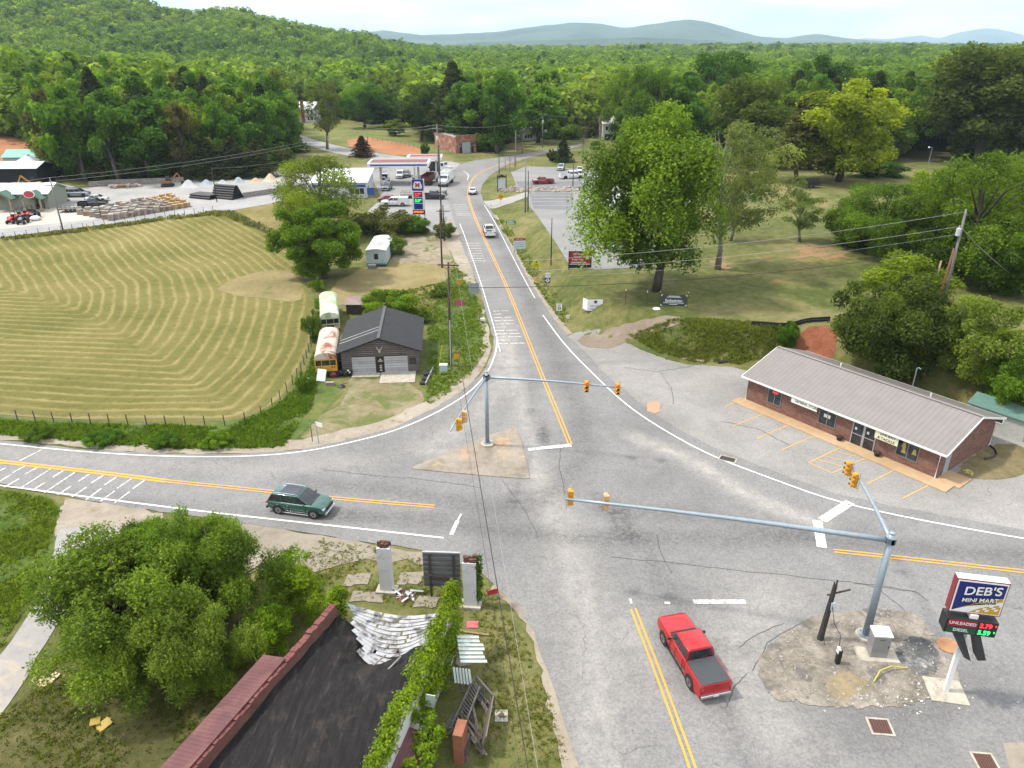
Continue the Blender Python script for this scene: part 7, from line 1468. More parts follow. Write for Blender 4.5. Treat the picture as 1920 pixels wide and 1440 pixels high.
# fallen white boards across the front
m = MB(); FA, FB = Vector((-10.0, 33.8, 0)), Vector((-3.9, 32.9, 0))
for k in range(13):
    t = k / 12; pts = []; u0_ = random.uniform(0, .12) + .015 * k; u1_ = 1 - random.uniform(0, .10)
    brk = random.uniform(.35, .7)
    for (ua_, ub_) in ((u0_, brk - .01), (brk + .01, u1_)):
        prev = None
        for u in np.linspace(ua_, ub_, 6):
            c = FA.lerp(FB, u); y = c.y + .35 - t * 3.2 * (.35 + .65 * math.sin(min(1, u * 1.02) * math.pi)); z = 3.60 - 1.3 * math.sin(u * math.pi) * (.45 + .55 * t) - .35 * t + random.uniform(-.015, .015) + .012 * k
            q = Vector((c.x, y + random.uniform(-.02, .02), z))
            if prev is not None: m.bar(prev, q, .27, .035)
            prev = q
m.build('fallen_boards', stained('peeling_boards', (.40, .40, .41), (.10, .09, .09), .46, .60, 1.6), ru)
MAR = ribbed('maroon_metal', (.12, .042, .045), .22, .6, .2, .2, (.10, .04, .035), axis=1)
dl = Vector((RL[1][0] - RL[0][0], RL[1][1] - RL[0][1], 0)).normalized(); nl = Vector((dl.y, -dl.x, 0)) * 1; a = Vector((*RL[0], 0)) + dl * 4.9; b = Vector((*RL[0], 0)) + dl * 19; m = MB(); q = [a + Vector((0, 0, 4.12)), b + Vector((0, 0, 4.12)), b + nl * 1.45 + Vector((0, 0, 3.85)), a + nl * 1.45 + Vector((0, 0, 3.85))]; m.hexa(q + [p + Vector((0, 0, .05)) for p in q]); m.build('side_roof', ribbed('maroon_strip', (.12, .042, .045), .22, .6, .2, .2, (.12, .05, .045), axis=0), ru)
a2, b2 = Vector((-6.3, 26.6, 2.75)), Vector((-3.9, 26.2, 2.1)); m = MB(); q = [a2, b2, b2 + Vector((-1.1, -5.5, 0)), a2 + Vector((-1.3, -5.5, 0))]; m.hexa(q + [p + Vector((0, 0, .05)) for p in q]); m.build('porch_roof', MAR, ru)
m = MB(); wallseg(m, (-2.55, 27.2), (-2.75, 26.2), 0, 2.1, .5); m.build('brick_pier', brick('orange_brick', (.34, .11, .05), (.27, .09, .05), (.2, .15, .12)), ru)
PIL = stained('peeling_pillar', (.58, .58, .58), (.30, .28, .27), .54, .7, 1.2)
for k, (x, y, h, lb) in enumerate([(-8.45, 39.55, 4.0, 'tall white pillar with broken brick top beside the road'), (-2.72, 38.1, 3.95, 'ivy marked white pillar at the corner of the ruin')]):
    r = thing('ruined_pillar', lb, 'pillar', (x, y, 0), R(-6)); m = MB(); m.hexa([(-.42, -.28, 0), (.42, -.28, 0), (.42, .28, 0), (-.42, .28, 0), (-.45, -.26, h - .35), (.45, -.26, h - .35), (.42, .26, h - .25), (-.46, .26, h - .5)]); m.build('render', PIL, r)
    m = MB(); [m.cbox((random.uniform(-.34, .34), random.uniform(-.18, .18), h - random.uniform(.05, .5)), (.22, .11, .3)) for _ in range(26)]; m.build('brick_top', DBR, r)
    m = MB(); m.box(-.7, -.5, 0, .7, .35, .22); m.build('base', CONC, r)
bd = thing('old_billboard', 'weathered grey board sign on dark posts between the pillars', 'billboard', (-4.6, 38.95, 0), R(-3)); m = MB(); [m.box(-1.25, -.02 + random.uniform(-.01, .01), .85 + .4 * k, 1.2, .03, 1.2 + .4 * k) for k in range(7)]; m.build('boards', planks('grey_boards', (.06, .06, .065), (.17, .17, .18), .2, 1, .1), bd); m = MB(); [m.box(x, -.16, 0, x + .14, -.02, 3.6) for x in (-.85, .72)]; m.bar((-1.0, -.2, 1.9), (.8, -.2, 1.7), .08, .1); m.bar((-.9, -.2, 1.6), (.8, -.2, 1.5), .06, .08); m.build('post', WOODP, bd); MB().box(-1.27, -.04, 3.6, 1.22, .06, 3.68).build('cap', plain('cap_grey', (.45, .45, .46)), bd)
# ivy on the walls
def ivy(name, label, pts, r0, n, leaf, col, seed, mt=LEAF):
    rr = np.random.default_rng(seed); pts = np.array(pts, float); C = pts[rr.integers(0, len(pts), n)] if False else None
    nb = len(pts); tn = rr.normal(0, .15, nb); idx = rr.integers(0, nb, n); D = rr.normal(0, 1, (n, 3)); D[:, 2] += .35; D /= np.linalg.norm(D, axis=1)[:, None]; P_ = pts[idx] + D * (r0 * (1 - .45 * rr.random(n) ** 2))[:, None] * (1 + .15 * rr.normal(0, 1, (n, 1)))
    V, Fq, T = leaf_quads(P_, D, leaf, rr, .5, np.clip(.5 + tn[idx] + rr.normal(0, .17, n), 0, 1)); o = mesh_np(name, V, Fq, mt, {'tint': T}); o.color = (*col, 1); tag(o, label, 'ivy'); return o
pts = []
for t in np.linspace(0, 1, 46):
    x, y = np.interp(t, [0, .56, 1], [q[0] for q in RR_]), np.interp(t, [0, .56, 1], [q[1] for q in RR_])
    for k in range(5): pts.append((x + random.uniform(-.5, .22), y + random.uniform(-.2, .2), 3.7 + random.uniform(-.15, .3)))
    if t < .33:
        for k in range(6): pts.append((x + random.uniform(.15, .5), y + random.uniform(-.2, .2), random.uniform(.6, 3.6)))
for k in range(14): pts.append((-3.5 + random.uniform(-.3, .3), 34.2 + random.uniform(-.2, .3), 4.1 + random.uniform(0, .7)))
ivy('ivy', 'thick lime green ivy covering the ruin side wall', pts, .36, 26000, .075, (.125, .19, .02), 3)
pts = [(-4.0 + random.uniform(-.5, .5) - t * 1.2, 26.6 - t * 6 + random.uniform(-.2, .2), 2.3 + random.uniform(-.4, .35)) for t in np.linspace(0, 1, 30)] + [(-5.2 + random.uniform(-1.2, 1.2), 26.9 + random.uniform(-.2, .2), 2.7) for _ in range(12)]
ivy('ivy', 'ivy fringe around the maroon porch roof', pts, .35, 6000, .085, (.12, .19, .02), 4)
ivy('ivy', 'round ivy tuft on the front end of the ruin left wall', [(-10.35 + random.uniform(-.3, .3), 34.1 + random.uniform(-.3, .2), random.uniform(3.0, 4.6)) for _ in range(16)], .38, 2600, .08, (.12, .19, .02), 5)
ivy('ivy', 'ivy climbing the right side of the corner pillar', [(-2.25 + random.uniform(-.15, .15), 38.15 + random.uniform(-.2, .2), random.uniform(.3, 3.9)) for _ in range(26)], .25, 2400, .07, (.06, .11, .02), 6)
# debris beside the ruin
GRB = plain('grey_timber', (.12, .11, .105), .95, 0, .4, 4)
r = thing('fallen_railing', 'collapsed grey wooden stair railing beside the ruin', 'railing', (0, 0, 0)); m = MB(); a, b = Vector((-3.3, 27.9, .6)), Vector((-2.1, 30.9, 1.2)); m.bar(a, b, .09, .1); m.bar(a + Vector((.6, -.4, -.1)), b + Vector((.3, -.5, -.25)), .09, .1); m.build('rail', GRB, r); m = MB()
for t in np.linspace(.05, .95, 16): m.bar(a.lerp(b, t), (a + Vector((.6, -.4, -.1))).lerp(b + Vector((.3, -.5, -.25)), t), .045, .045)
m.build('baluster', GRB, r); m = MB(); a, b = Vector((-2.0, 30.9, 1.2)), Vector((-1.0, 29.6, 1.1)); m.bar(a, b, .09, .1); m.bar(a - Vector((0, .3, .7)), b - Vector((0, .1, .8)), .09, .1); [m.bar(a.lerp(b, t), (a - Vector((0, .3, .7))).lerp(b - Vector((0, .1, .8)), t), .045, .045) for t in np.linspace(.05, 1, 8)]; m.bar((-1.0, 29.6, 0), (-1.0, 29.6, 1.2), .1, .1); m.build('side_rail', GRB, r)
r = thing('collapsed_deck', 'dark collapsed timber deck and boards beside the ruin wall', 'debris', (0, 0, 0)); m = MB()
for k in range(22): tilted(m, (random.uniform(-3.4, -1.4), random.uniform(26.8, 31.0), random.uniform(.1, .7)), (random.uniform(.1, .25), random.uniform(1.2, 2.8), .05), random.uniform(-.3, .3), random.uniform(-.5, .5), random.uniform(-.8, .8))
m.build('boards', planks('dark_boards', (.05, .042, .038), (.13, .115, .10), .2, 0, .1), r); m = MB(); tilted(m, (-1.35, 28.0, .75), (.06, 2.6, 1.5), 0, .25, -.12); m.build('panel', planks('door_boards', (.12, .095, .075), (.2, .165, .14), .3, 1, .06), r)
PG = ribbed('pale_green_boards', (.55, .62, .57), .2, .7, 0, .12, (.35, .36, .34)); r = thing('fallen_siding', 'pale green boards hanging from the ivy wall', 'debris', (0, 0, 0))
m = MB()
for k in range(7): c = Vector((-3.2 + .05 * k, 32.6 - .26 * k, 2.5 - .05 * k)); m.bar(c, c + Vector((1.35 + random.uniform(-.15, .15), .35, -.35)), .21, .03)
for k in range(6): c = Vector((-3.25 + .17 * k, 30.7, 2.1 - .03 * k)); m.bar(c, c + Vector((.1, -.25, -.9)), .12, .03)
m.build('boards', plain('pale_green_paint', (.52, .60, .55), .7, 0, .2, 3), r)
m = MB(); [tilted(m, (-4.4 + .12 * k, 27.7, 2.9 - .3 * k * .1), (.12, .04, 1.1), .2, .1, 0) for k in range(4)]; m.build('loose_boards', plain('pale_green_paint', (.52, .60, .55)), r)
def boardsign(name, label, px_, py_, wd, ht, z0, faces, posts=(.12, .88), rz=0, mat=SIGNW, postm=None, tilt=0, th=.04, cat='sign'):
    x, y, z = PX(px_, py_); r = thing(name, label, cat, (x, y, z), rz); 
    p_ = MB().box(-wd / 2, -th, z0, wd / 2, 0, z0 + ht).build('panel', mat, r)
    for q in posts: MB().bar((-wd / 2 + wd * q, .035, -.1), (-wd / 2 + wd * q, .035, z0 + ht * .95), .06, .06).build('post', postm or GALV, r)
    for s_, sz, u, v_, mt, sx in faces: text('lettering', s_, sz, (u, -th - .006, z0 + v_), mt, p_, bold=sz * .03, sx=sx)
    return r, p_
REDS = plain('sign_red', (.42, .03, .035), .5, 0, .06); BLKT = SIGNT; WT = plain('letter_white', (.75, .75, .75), .5, 0, .02)
boardsign('yard_sign', 'small red yard sign at the kerb beside the corner pillar', 924, 1122, .75, .42, .35, [], rz=.35, mat=REDS); p = PX(886, 1172); m = MB(); m.cbox((0, 0, .05), (.75, .6, .03)); tag(m.build('fallen_sign', plain('sign_pink', (.5, .13, .14), .5, 0, .3, 3), loc=p), 'faded red sign lying flat beside the ruin', 'sign')
p, q = PX(848, 1183), PX(917, 1192); tag(MB().bar((p[0], p[1], .08), (q[0], q[1], .06), .16, .07).build('plank', plain('plank_tan', (.24, .17, .09), .9)), 'long tan plank lying in the grass beside the ruin', 'plank')
p = PX(940, 1343); r = thing('manhole', 'round manhole in a square concrete collar on the grass', 'manhole', p); m = MB(); m.box(-.36, -.4, .01, .36, .4, .07); m.build('collar', CONC, r, bevel=.02); m = MB(); m.lathe([(.17, .071), (.17, .085), (.02, .09)], n=18); m.build('lid', plain('manhole_iron', (.1, .09, .085), .8), r)
for k, (px_, py_, w_, l_, lb) in enumerate([(670, 1088, 1.6, 1.2, 'grey slab nearest the round ivy tuft'), (770, 1085, 1.7, 1.2, 'grey slab between the white pillar and the board sign'), (800, 1128, 1.6, 1.0, 'tan slab in front of the board sign'), (868, 1220, .9, 2.6, 'long slab beside the pale green boards'), (690, 1120, 2.2, 1.0, 'broken slab in front of the fallen white boards')]):
    p = PX(px_, py_); r_p = jag([(-w_ / 2, -l_ / 2), (w_ / 2, -l_ / 2), (w_ / 2, l_ / 2), (-w_ / 2, l_ / 2)], .09, .4, 60 + k); m = MB(); m.prism(r_p, 0, .07); tag(m.build('concrete_slab', OLDC, loc=p), lb, 'slab')
r = thing('rubble_pile', 'white boards and rubble beside the tall white pillar', 'rubble', PX(760, 1116)); m = MB(); [tilted(m, (random.uniform(-.7, .9), random.uniform(-.4, .4), random.uniform(.05, .35)), (random.uniform(.4, 1.3), .14, .05), random.random() - .5, random.random() - .5, random.random() * 3) for _ in range(12)]; m.build('boards', PIL, r); m = MB(); m.lathe([(.75, 0), (.5, .1), (.05, .16)], n=9); [tilted(m, (random.uniform(-.55, .55), random.uniform(-.35, .35), random.uniform(.06, .2)), (.22, .11, .08), random.random(), random.random(), random.random() * 3) for _ in range(22)]; m.build('bricks', DBR, r)
r = thing('rubble_pile', 'brick rubble at the foot of the corner pillar', 'rubble', PX(862, 1133)); m = MB(); m.lathe([(.6, 0), (.4, .1), (.05, .16)], n=9); [tilted(m, (random.uniform(-.42, .42), random.uniform(-.3, .3), random.uniform(.06, .2)), (.22, .11, .08), random.random(), random.random(), random.random() * 3) for _ in range(26)]; m.build('bricks', DBR, r); m = MB(); [tilted(m, (random.uniform(-.6, .6), random.uniform(-.4, .4), random.uniform(.1, .2)), (.2, .15, .06), random.random(), random.random(), random.random() * 3) for _ in range(8)]; m.build('plaster', WHITE, r)
p = PX(195, 1355); m = MB(); [tilted(m, (random.uniform(-.4, .4), random.uniform(-.25, .25), .1 + .05 * k), (.7, .5, .03), random.uniform(-.3, .3), random.uniform(-.3, .3), random.random() * 3) for k in range(3)]; tag(m.build('yellow_sheet', plain('tarp_yellow', (.45, .32, .07), .7, 0, .2, 4), loc=p), 'crumpled yellow sheet on the grass under the trees', 'sheet'); p = PX(88, 1275); m = MB(); [tilted(m, (random.uniform(-.5, .5), random.uniform(-.3, .3), .08 + .04 * k), (.8, .5, .03), random.uniform(-.2, .2), random.uniform(-.3, .3), random.random() * 3) for k in range(3)]; tag(m.build('pale_sheet', plain('sheet_pale', (.55, .45, .25), .7, 0, .2, 4), loc=p), 'pale tan boards dumped beside the driveway', 'boards')

# ---------------------------------------------------------------- mini mart corner
r = thing('price_sign', 'mini mart sign with blue and gold panel on a leaning white pole', 'sign', (24.78, 30.92, 0), R(-11))
m = MB(); m.bar((0, 0, 0), (0, .1, 8.0), .24, .24); m.build('pole', WHITE, r); m = MB(); m.box(-1.0, -.9, .05, 1.0, .9, .12); m.build('base_slab', CONC, r)
cab = MB().box(-1.3, -.28, 5.95, 1.25, .22, 8.15).build('cabinet', plain('cabinet_red', (.22, .03, .035), .5), r, bevel=.02)
MB().box(-1.24, -.30, 6.02, 1.19, -.282, 8.08).build('border', WHITE, cab); NAVY = plain('panel_navy', (.008, .018, .16), .4, 0, .04); GOLD = plain('panel_gold', (.52, .31, .015), .4, 0, .05)
MB().box(-1.17, -.315, 6.09, 1.12, -.302, 8.01).build('face', NAVY, cab); m = MB(); m.prism([(-1.17, 6.09), (1.12, 6.09), (1.12, 7.2), (.5, 7.0), (-.3, 6.62)], -.323, -.317, 'y'); m.build('gold_field', GOLD, cab); m = MB(); m.prism([(-1.17, 6.09), (-.35, 6.09), (.25, 6.5), (1.12, 6.78), (1.12, 6.95), (.4, 6.76), (-.5, 6.42)], -.332, -.325, 'y'); m.build('white_swoosh', WHITE, cab)
m = MB()
for i in range(5):
    for j in range(3):
        if (i + j) % 2 == 0: x = -.02 + i * .21 + j * .08; z = 6.14 + j * .15 + i * .045; m.prism([(x, z), (x + .17, z + .03), (x + .22, z + .15), (x + .05, z + .12)], -.34, -.334, 'y')
m.build('checks', WHITE, cab); [text('lettering', s_, z_, (.02, -.35 - dy, zz_), mt_, cab, bold=b_, shear=.12, sx=1.0, rot=(90, -6, 0)) for s_, z_, zz_ in (("DEB'S", .74, 7.52), ('MINI MART', .35, 6.93)) for mt_, b_, dy in ((SIGNT, .028, 0), (WT, z_ * .012, .008))]; m = MB(); m.box(-1.28, -.27, 8.151, 1.23, .21, 8.17); m.build('cabinet_top', plain('cabinet_top', (.66, .66, .66), .45), cab); text('tagline', 'TO US A DIFFERENCE. WE CARE!', .10, (.1, -.35, 6.68), SIGNT, cab, bold=.004, rot=(90, -12, 0))
pb_ = MB().box(-1.35, -.55, 4.75, 1.2, .25, 5.72).build('price_box', BLACK, r, bevel=.02); MB().box(-1.25, -.565, 5.24, .18, -.552, 5.66).build('fuel_panel', plain('panel_red', (.30, .012, .03), .4), pb_); MB().box(-1.25, -.565, 4.8, .18, -.552, 5.2).build('fuel_panel', plain('panel_green', (.01, .07, .035), .4), pb_); text('lettering', 'UNLEADED', .26, (-.53, -.572, 5.45), WT, pb_, bold=.002); text('lettering', 'DIESEL', .26, (-.55, -.572, 5.0), WT, pb_, bold=.002); text('digits', '3.79', .40, (.6, -.572, 5.45), glow('led_red', (.9, .02, .03), 1.2), pb_, bold=.008, sx=.9); text('digits', '5.59', .40, (.6, -.572, 5.0), glow('led_green', (.03, .8, .15), 1.0), pb_, bold=.008, sx=.9); text('digits', '9', .18, (1.08, -.572, 5.5), glow('led_red', (.9, .02, .03), 1.2), pb_); text('digits', '9', .18, (1.08, -.572, 5.08), glow('led_green', (.03, .8, .15), 1.0), pb_)
MB().box(-.2, -.4, 5.72, .2, .1, 5.95).build('bracket', WHITE, r)
m = MB(); m.hexa([(-.85, -.5, 4.72), (-.3, -.5, 4.72), (-.3, .2, 4.72), (-.85, .2, 4.72), (-.15, -.95, 3.5), (.25, -.95, 3.3), (.25, -.25, 3.3), (-.15, -.25, 3.5)]); m.hexa([(.2, -.5, 4.72), (.55, -.5, 4.72), (.55, .2, 4.72), (.2, .2, 4.72), (.55, -.95, 3.4), (.95, -.95, 3.5), (.95, -.25, 3.5), (.55, -.25, 3.4)]); m.build('hanging_cabinet', BLACK, r)
cb = PX(1646, 1238); r = thing('control_cabinet', 'grey metal traffic control cabinet on a concrete pad', 'cabinet', (cb[0], cb[1] + .35, .085), R(-5)); m = MB(); m.hexa([(-1.15, -.75, 0), (1.2, -.75, 0), (1.2, .5, 0), (-1.15, .5, 0), (-1.1, -.7, .16), (1.15, -.7, .16), (1.15, .45, .16), (-1.1, .45, .16)]); m.build('pad', CONC, r); m = MB(); m.box(-.5, -.38, .16, .5, .38, 1.75); m.build('body', plain('cabinet_steel', (.36, .37, .38), .4, .5, .1, 2), r, bevel=.02); m = MB(); m.hexa([(-.54, -.44, 1.75), (.54, -.44, 1.75), (.54, .42, 1.75), (-.54, .42, 1.75), (-.54, -.44, 1.83), (.54, -.44, 1.83), (.54, .42, 1.9), (-.54, .42, 1.9)]); m.build('top', plain('cabinet_top', (.66, .66, .66), .45), r); MB().box(.40, -.395, .9, .44, -.38, 1.1).build('handle', BLACK, r); text('number', '14-0717', .10, (0, -.388, 1.5), SIGNT, r)
p = PX(1537, 1200); r = thing('cut_pole', 'short charred pole stump with a crossbar and cables', 'pole stump', p); m = MB(); m.tube([(0, 0, 0), (.15, .1, 2.0), (.3, .2, 4.1)], [.2, .17, .13], 10); m.build('pole', plain('charred_wood', (.04, .033, .03), .95, 0, .5, 6), r); m = MB(); [m.tube([(.3 + a, .2 + b, 3.8), (.32 + a * 1.3, .2 + b, 4.1 + c)], .05, 5) for a, b, c in ((-.08, 0, .25), (.06, .05, .35), (.02, -.06, .15))]; m.build('splinter', plain('charred_wood', (.04, .033, .03)), r); m = MB(); m.bar((-.1, .15, 3.4), (1.3, .25, 3.75), .08, .08); m.build('crossbar', WOODP, r); m = MB(); m.box(.2, -.05, 2.4, .42, .05, 2.95); m.build('tag', plain('tag_blue', (.5, .6, .66), .5), r); m = MB(); m.tube([(.24, 0, 2.9), (.5, -.3, 1.6), (.9, -.6, .9), (.8, -.9, .05)], .02, 5); m.tube([(.1, -.2, 1.2), (.0, -.35, .6), (.1, -.5, .03)], .02, 5); m.build('cable', BLACK, r)
p = PX(1569, 1245); r = thing('cable_pedestal', 'small black pedestal with white top edge beside the cut pole', 'pedestal', p); MB().box(-.13, -.13, 0, .13, .13, 1.15).build('body', BLACK, r, bevel=.02); MB().box(-.15, -.14, .9, -.131, .14, 1.2).build('edge', WHITE, r); MB().box(-.15, -.15, 1.15, .0, .15, 1.25).build('cap', WHITE, r)
pts = [PX(*q) for q in ((1637, 1282), (1648, 1266), (1668, 1258), (1700, 1256))]; m = MB(); m.tube(smoothpoly([(p[0], p[1], .2) for p in pts], 1, False) and [(p[0], p[1], .16 + .25 * math.sin(k / 3 * math.pi)) for k, p in enumerate(pts)], .035, 8); tag(m.build('conduit', plain('conduit_yellow', (.55, .48, .05), .5)), 'bent yellow conduit sticking out of the dirt corner', 'conduit')
IRON = plain('drain_iron', (.05, .035, .03), .8, 0, .3, 8)
def grate(label, px_, py_, wd, ln, rz, rustc=None):
    p = PX(px_, py_); r = thing('storm_drain', label, 'drain', (p[0], p[1], p[2] + .06), rz); m = MB(); m.box(-wd / 2 - .12, -ln / 2 - .12, 0, wd / 2 + .12, ln / 2 + .12, .03); m.build('frame', CONC, r); m = MB(); [m.box(-wd / 2 + k * wd / 7, -ln / 2, .03, -wd / 2 + k * wd / 7 + wd / 11, ln / 2, .045) for k in range(7)]; m.build('grate', rustc or IRON, r); MB().box(-wd / 2, -ln / 2, .031, wd / 2, ln / 2, .034).build('pit_shade', BLACK, r)  # black plate under the bars stands in for the darkness below
grate('dark storm drain beside the white edge line near the store', 1364, 862, 1.3, .7, -.5); grate('rusty storm drain below the dirt corner', 1650, 1364, 1.0, .9, -.1, plain('drain_rust', (.12, .05, .035), .85)); grate('rusty brown drain at the bottom right corner', 1847, 1430, .9, .9, -.1, plain('drain_rust', (.12, .05, .035)))
for k, (px_, py_) in enumerate([(1772, 1180)]): p = PX(1778, 1212); m = MB(); m.lathe([(.7, .09), (.68, .12), (.3, .13), (.28, .125), (.02, .125)], (p[0], p[1], 0), 16); o = m.build('valve_cover', plain('valve_rust', (.40, .20, .10), .9, 0, .3, 3)); tag(o, 'rusty valve cover in concrete behind the sign pole', 'cover')
sheet('concrete_corner', W([(1880, 1395), (1960, 1392), (2000, 1500), (1900, 1480)]), OLDC, .07, gx=FLATX, gy=FLATY)
m = MB(); rr_ = random.Random(9)
for _ in range(150):
    px_, py_ = rr_.gauss(1690, 70), rr_.gauss(1305, 24); p = PX(px_, py_); q_ = rr_.choice((.03, .05, .05, .12)); tilted(m, (p[0], p[1], p[2] + .09), (rr_.uniform(.5, 1.3) * q_, rr_.uniform(.5, 1.2) * q_, .03), rr_.uniform(-.4, .4), rr_.uniform(-.4, .4), rr_.random() * 3)
o = m.build('litter', plain('chip_white', (.5, .48, .44), .9)); o['kind'] = 'stuff'; o['label'] = 'white chips scattered along the dirt corner'; o['category'] = 'debris'

m = MB()
for _ in range(900):
    px_, py_ = rr_.uniform(1425, 1795), rr_.uniform(1145, 1328); p = PX(px_, py_)
    if not inpoly(np.array([px_]), np.array([py_]), [(1435, 1215), (1500, 1175), (1640, 1145), (1735, 1168), (1750, 1215), (1790, 1280), (1690, 1320), (1480, 1315), (1428, 1260)])[0]: continue
    q_ = rr_.choice((.04, .05, .07, .12)); tilted(m, (p[0], p[1], p[2] + .095), (q_ * rr_.uniform(.6, 1.4), q_ * rr_.uniform(.6, 1.4), q_ * .5), rr_.uniform(-.5, .5), rr_.uniform(-.5, .5), rr_.random() * 3)
o = m.build('gravel', plain('corner_gravel', (.30, .27, .23), .95, 0, .55, 1.5)); o['kind'] = 'stuff'; o['label'] = 'loose stones strewn over the dirt corner'; o['category'] = 'gravel'
# ---------------------------------------------------------------- roadside signs
YS = plain('sign_yellow', (.62, .56, .02), .5, 0, .05); YO = plain('sign_orange', (.60, .30, .01), .5, 0, .06)
def diamond(label, px_, py_, ty_, s, mat, symbol):
    x, y, z = PX(px_, py_); h = zat(y, ty_) - z; r = thing('warning_sign', label, 'sign', (x, y, z)); MB().bar((0, .03, -.1), (0, .03, h), .06, .05).build('post', GALV, r); m = MB(); m.prism([(0, h - s), (s, h), (0, h + s), (-s, h)], -.03, 0, 'y'); p_ = m.build('plate', mat, r); m = MB(); m.prism([(0, h - s * .94), (s * .94, h), (0, h + s * .94), (-s * .94, h)], -.033, -.031, 'y')
    m.build('rim', mat, p_); m = MB()
    if symbol == 'signal':
        m.lathe([(0, -.04), (s * .17, -.04), (s * .17, -.036)], (0, 0, h + s * .45), 10, 0, 'y'); m.box(-s * .3, -.04, h - s * .05, s * .3, -.036, h + s * .06); m.box(-s * .5, -.04, h - s * .35, -s * .1, -.036, h - s * .22); m.box(s * .05, -.04, h - s * .35, s * .5, -.036, h - s * .22)
    else: m.box(-s * .5, -.04, h - s * .05, s * .3, -.036, h + s * .05); m.prism([(s * .25, h - s * .18), (s * .6, h), (s * .25, h + s * .18)], -.04, -.036, 'y')
    m.build('symbol', SIGNT, p_)
diamond('bright yellow diamond signal ahead sign on the bank', 1005, 526, 496, .85, YS, 'signal'); diamond('orange yellow diamond arrow sign at the driveway', 939, 384, 369, .75, YO, 'arrow')
r, p_ = boardsign('route_marker', 'black and white route marker with number nine', 1026, 560, .8, 1.5, 2.4, [], posts=(.5,), mat=WHITE); MB().box(-.4, -.05, 2.4, .4, -.041, 3.2).build('black_square', SIGNT, p_); m = MB(); m.prism([(0, 2.44), (.36, 2.8), (0, 3.16), (-.36, 2.8)], -.056, -.051, 'y'); m.build('white_diamond', WHITE, p_); text('number', '9', .4, (0, -.06, 2.8), SIGNT, p_, bold=.02); text('lettering', 'NORTH', .22, (0, -.045, 3.6), SIGNT, p_)
boardsign('speed_limit_sign', 'white speed limit sign with number thirty five', 1048, 598, .75, .95, 1.2, [('SPEED', .14, 0, .8, SIGNT, 1), ('LIMIT', .14, 0, .64, SIGNT, 1), ('35', .5, 0, .3, SIGNT, 1)], posts=(.5,), mat=WHITE); boardsign('small_sign', 'small white yard sign low in the grass by the road', 1065, 600, .45, .4, .25, [('W', .2, 0, .25, SIGNT, 1)], mat=WHITE)
vx = PX(1101, 590); r = thing('realty_sign', 'white V shaped board sign on wooden posts', 'sign', vx); m = MB(); m.bar((0, 0, 1.3), (2.0, .1, 1.3), .05, 1.5); m.bar((0, 0, 1.3), (-.55, .8, 1.35), .05, 1.5); pn_ = m.build('panel', WHITE, r); m = MB(); [m.bar((x, y, 0), (x, y, 2.5), .09, .09) for x, y in ((.0, .06), (1.9, .15), (-.5, .85))]; m.build('post', plain('post_tan', (.32, .24, .15), .9), r); MB().box(.85, -.05, 1.6, 1.2, -.03, 1.95).build('logo', plain('logo_navy', (.02, .03, .1), .5), pn_); MB().box(.3, -.045, .75, 1.7, -.028, .86).build('address_line', plain('line_grey', (.3, .3, .34)), pn_); text('lettering', 'FOR LEASE', .26, (1.0, -.05, 1.2), SIGNT, pn_)
gx_ = PX(958, 436); r = thing('street_sign', 'green roadside name sign on a thin post', 'sign', gx_); MB().box(-.95, -.04, 1.6, .95, 0, 2.3).build('panel', plain('sign_green', (.01, .22, .12), .5), r); MB().bar((.3, .03, 0), (.3, .03, 2.3), .07, .07).build('post', GALV, r); m = MB(); [m.box(-.75, -.05, z, x, -.041, z + .14) for z, x in ((2.02, .4), (1.75, .7))]; m.build('lettering_band', WT, r)
x, y, z = PX(974, 474); r = thing('board_sign', 'white board sign with red heading on the grass bank', 'sign', (x, y, z), .12); p_ = MB().box(-1.05, -.05, .75, 1.05, 0, 2.2).build('panel', plain('board_pale', (.60, .68, .72), .5), r); MB().box(-1.05, -.06, 2.2, 1.05, .0, 2.65).build('heading', REDS, r); text('lettering', 'FOR SALE', .3, (0, -.07, 2.42), WT, r); m = MB(); [m.box(-.8, -.06, zz_1, .8, -.051, zz_1 + .1) for zz_1 in (1.75, 1.4, 1.05)]; m.build('text_band', plain('line_blue', (.2, .3, .4)), p_); [MB().bar((q, .03, -.1), (q, .03, 2.3), .07, .07).build('post', WOODG, r) for q in (-.9, .9)]
x, y, z = PX(1087, 503); r = thing('realty_board', 'dark red framed board sign beneath the spreading tree', 'sign', (x, y, z), 0); p_ = MB().box(-1.55, -.06, .7, 1.55, 0, 2.5).build('panel', REDS, r); MB().box(-1.55, -.05, .05, 1.55, .0, .6).build('lower_panel', BLACK, r); [MB().box(q - .09, -.09, -.2, q + .09, .09, 2.65).build('post', BLACK, r) for q in (-1.65, 1.65)]; MB().box(-1.74, -.08, 2.5, 1.74, .08, 2.62).build('top_rail', BLACK, r); [text('lettering', s_, .34, (-.35, -.07, zz_1), WT, p_, bold=.012) for s_, zz_1 in (('Old Town', 2.2), ('Country', 1.78), ('Realty Team', 1.36))]; MB().box(.9, -.068, 1.45, 1.3, -.061, 2.0).build('emblem', WT, p_); MB().box(-1.3, -.068, .85, .9, -.061, 1.0).build('phone_line', WT, p_)
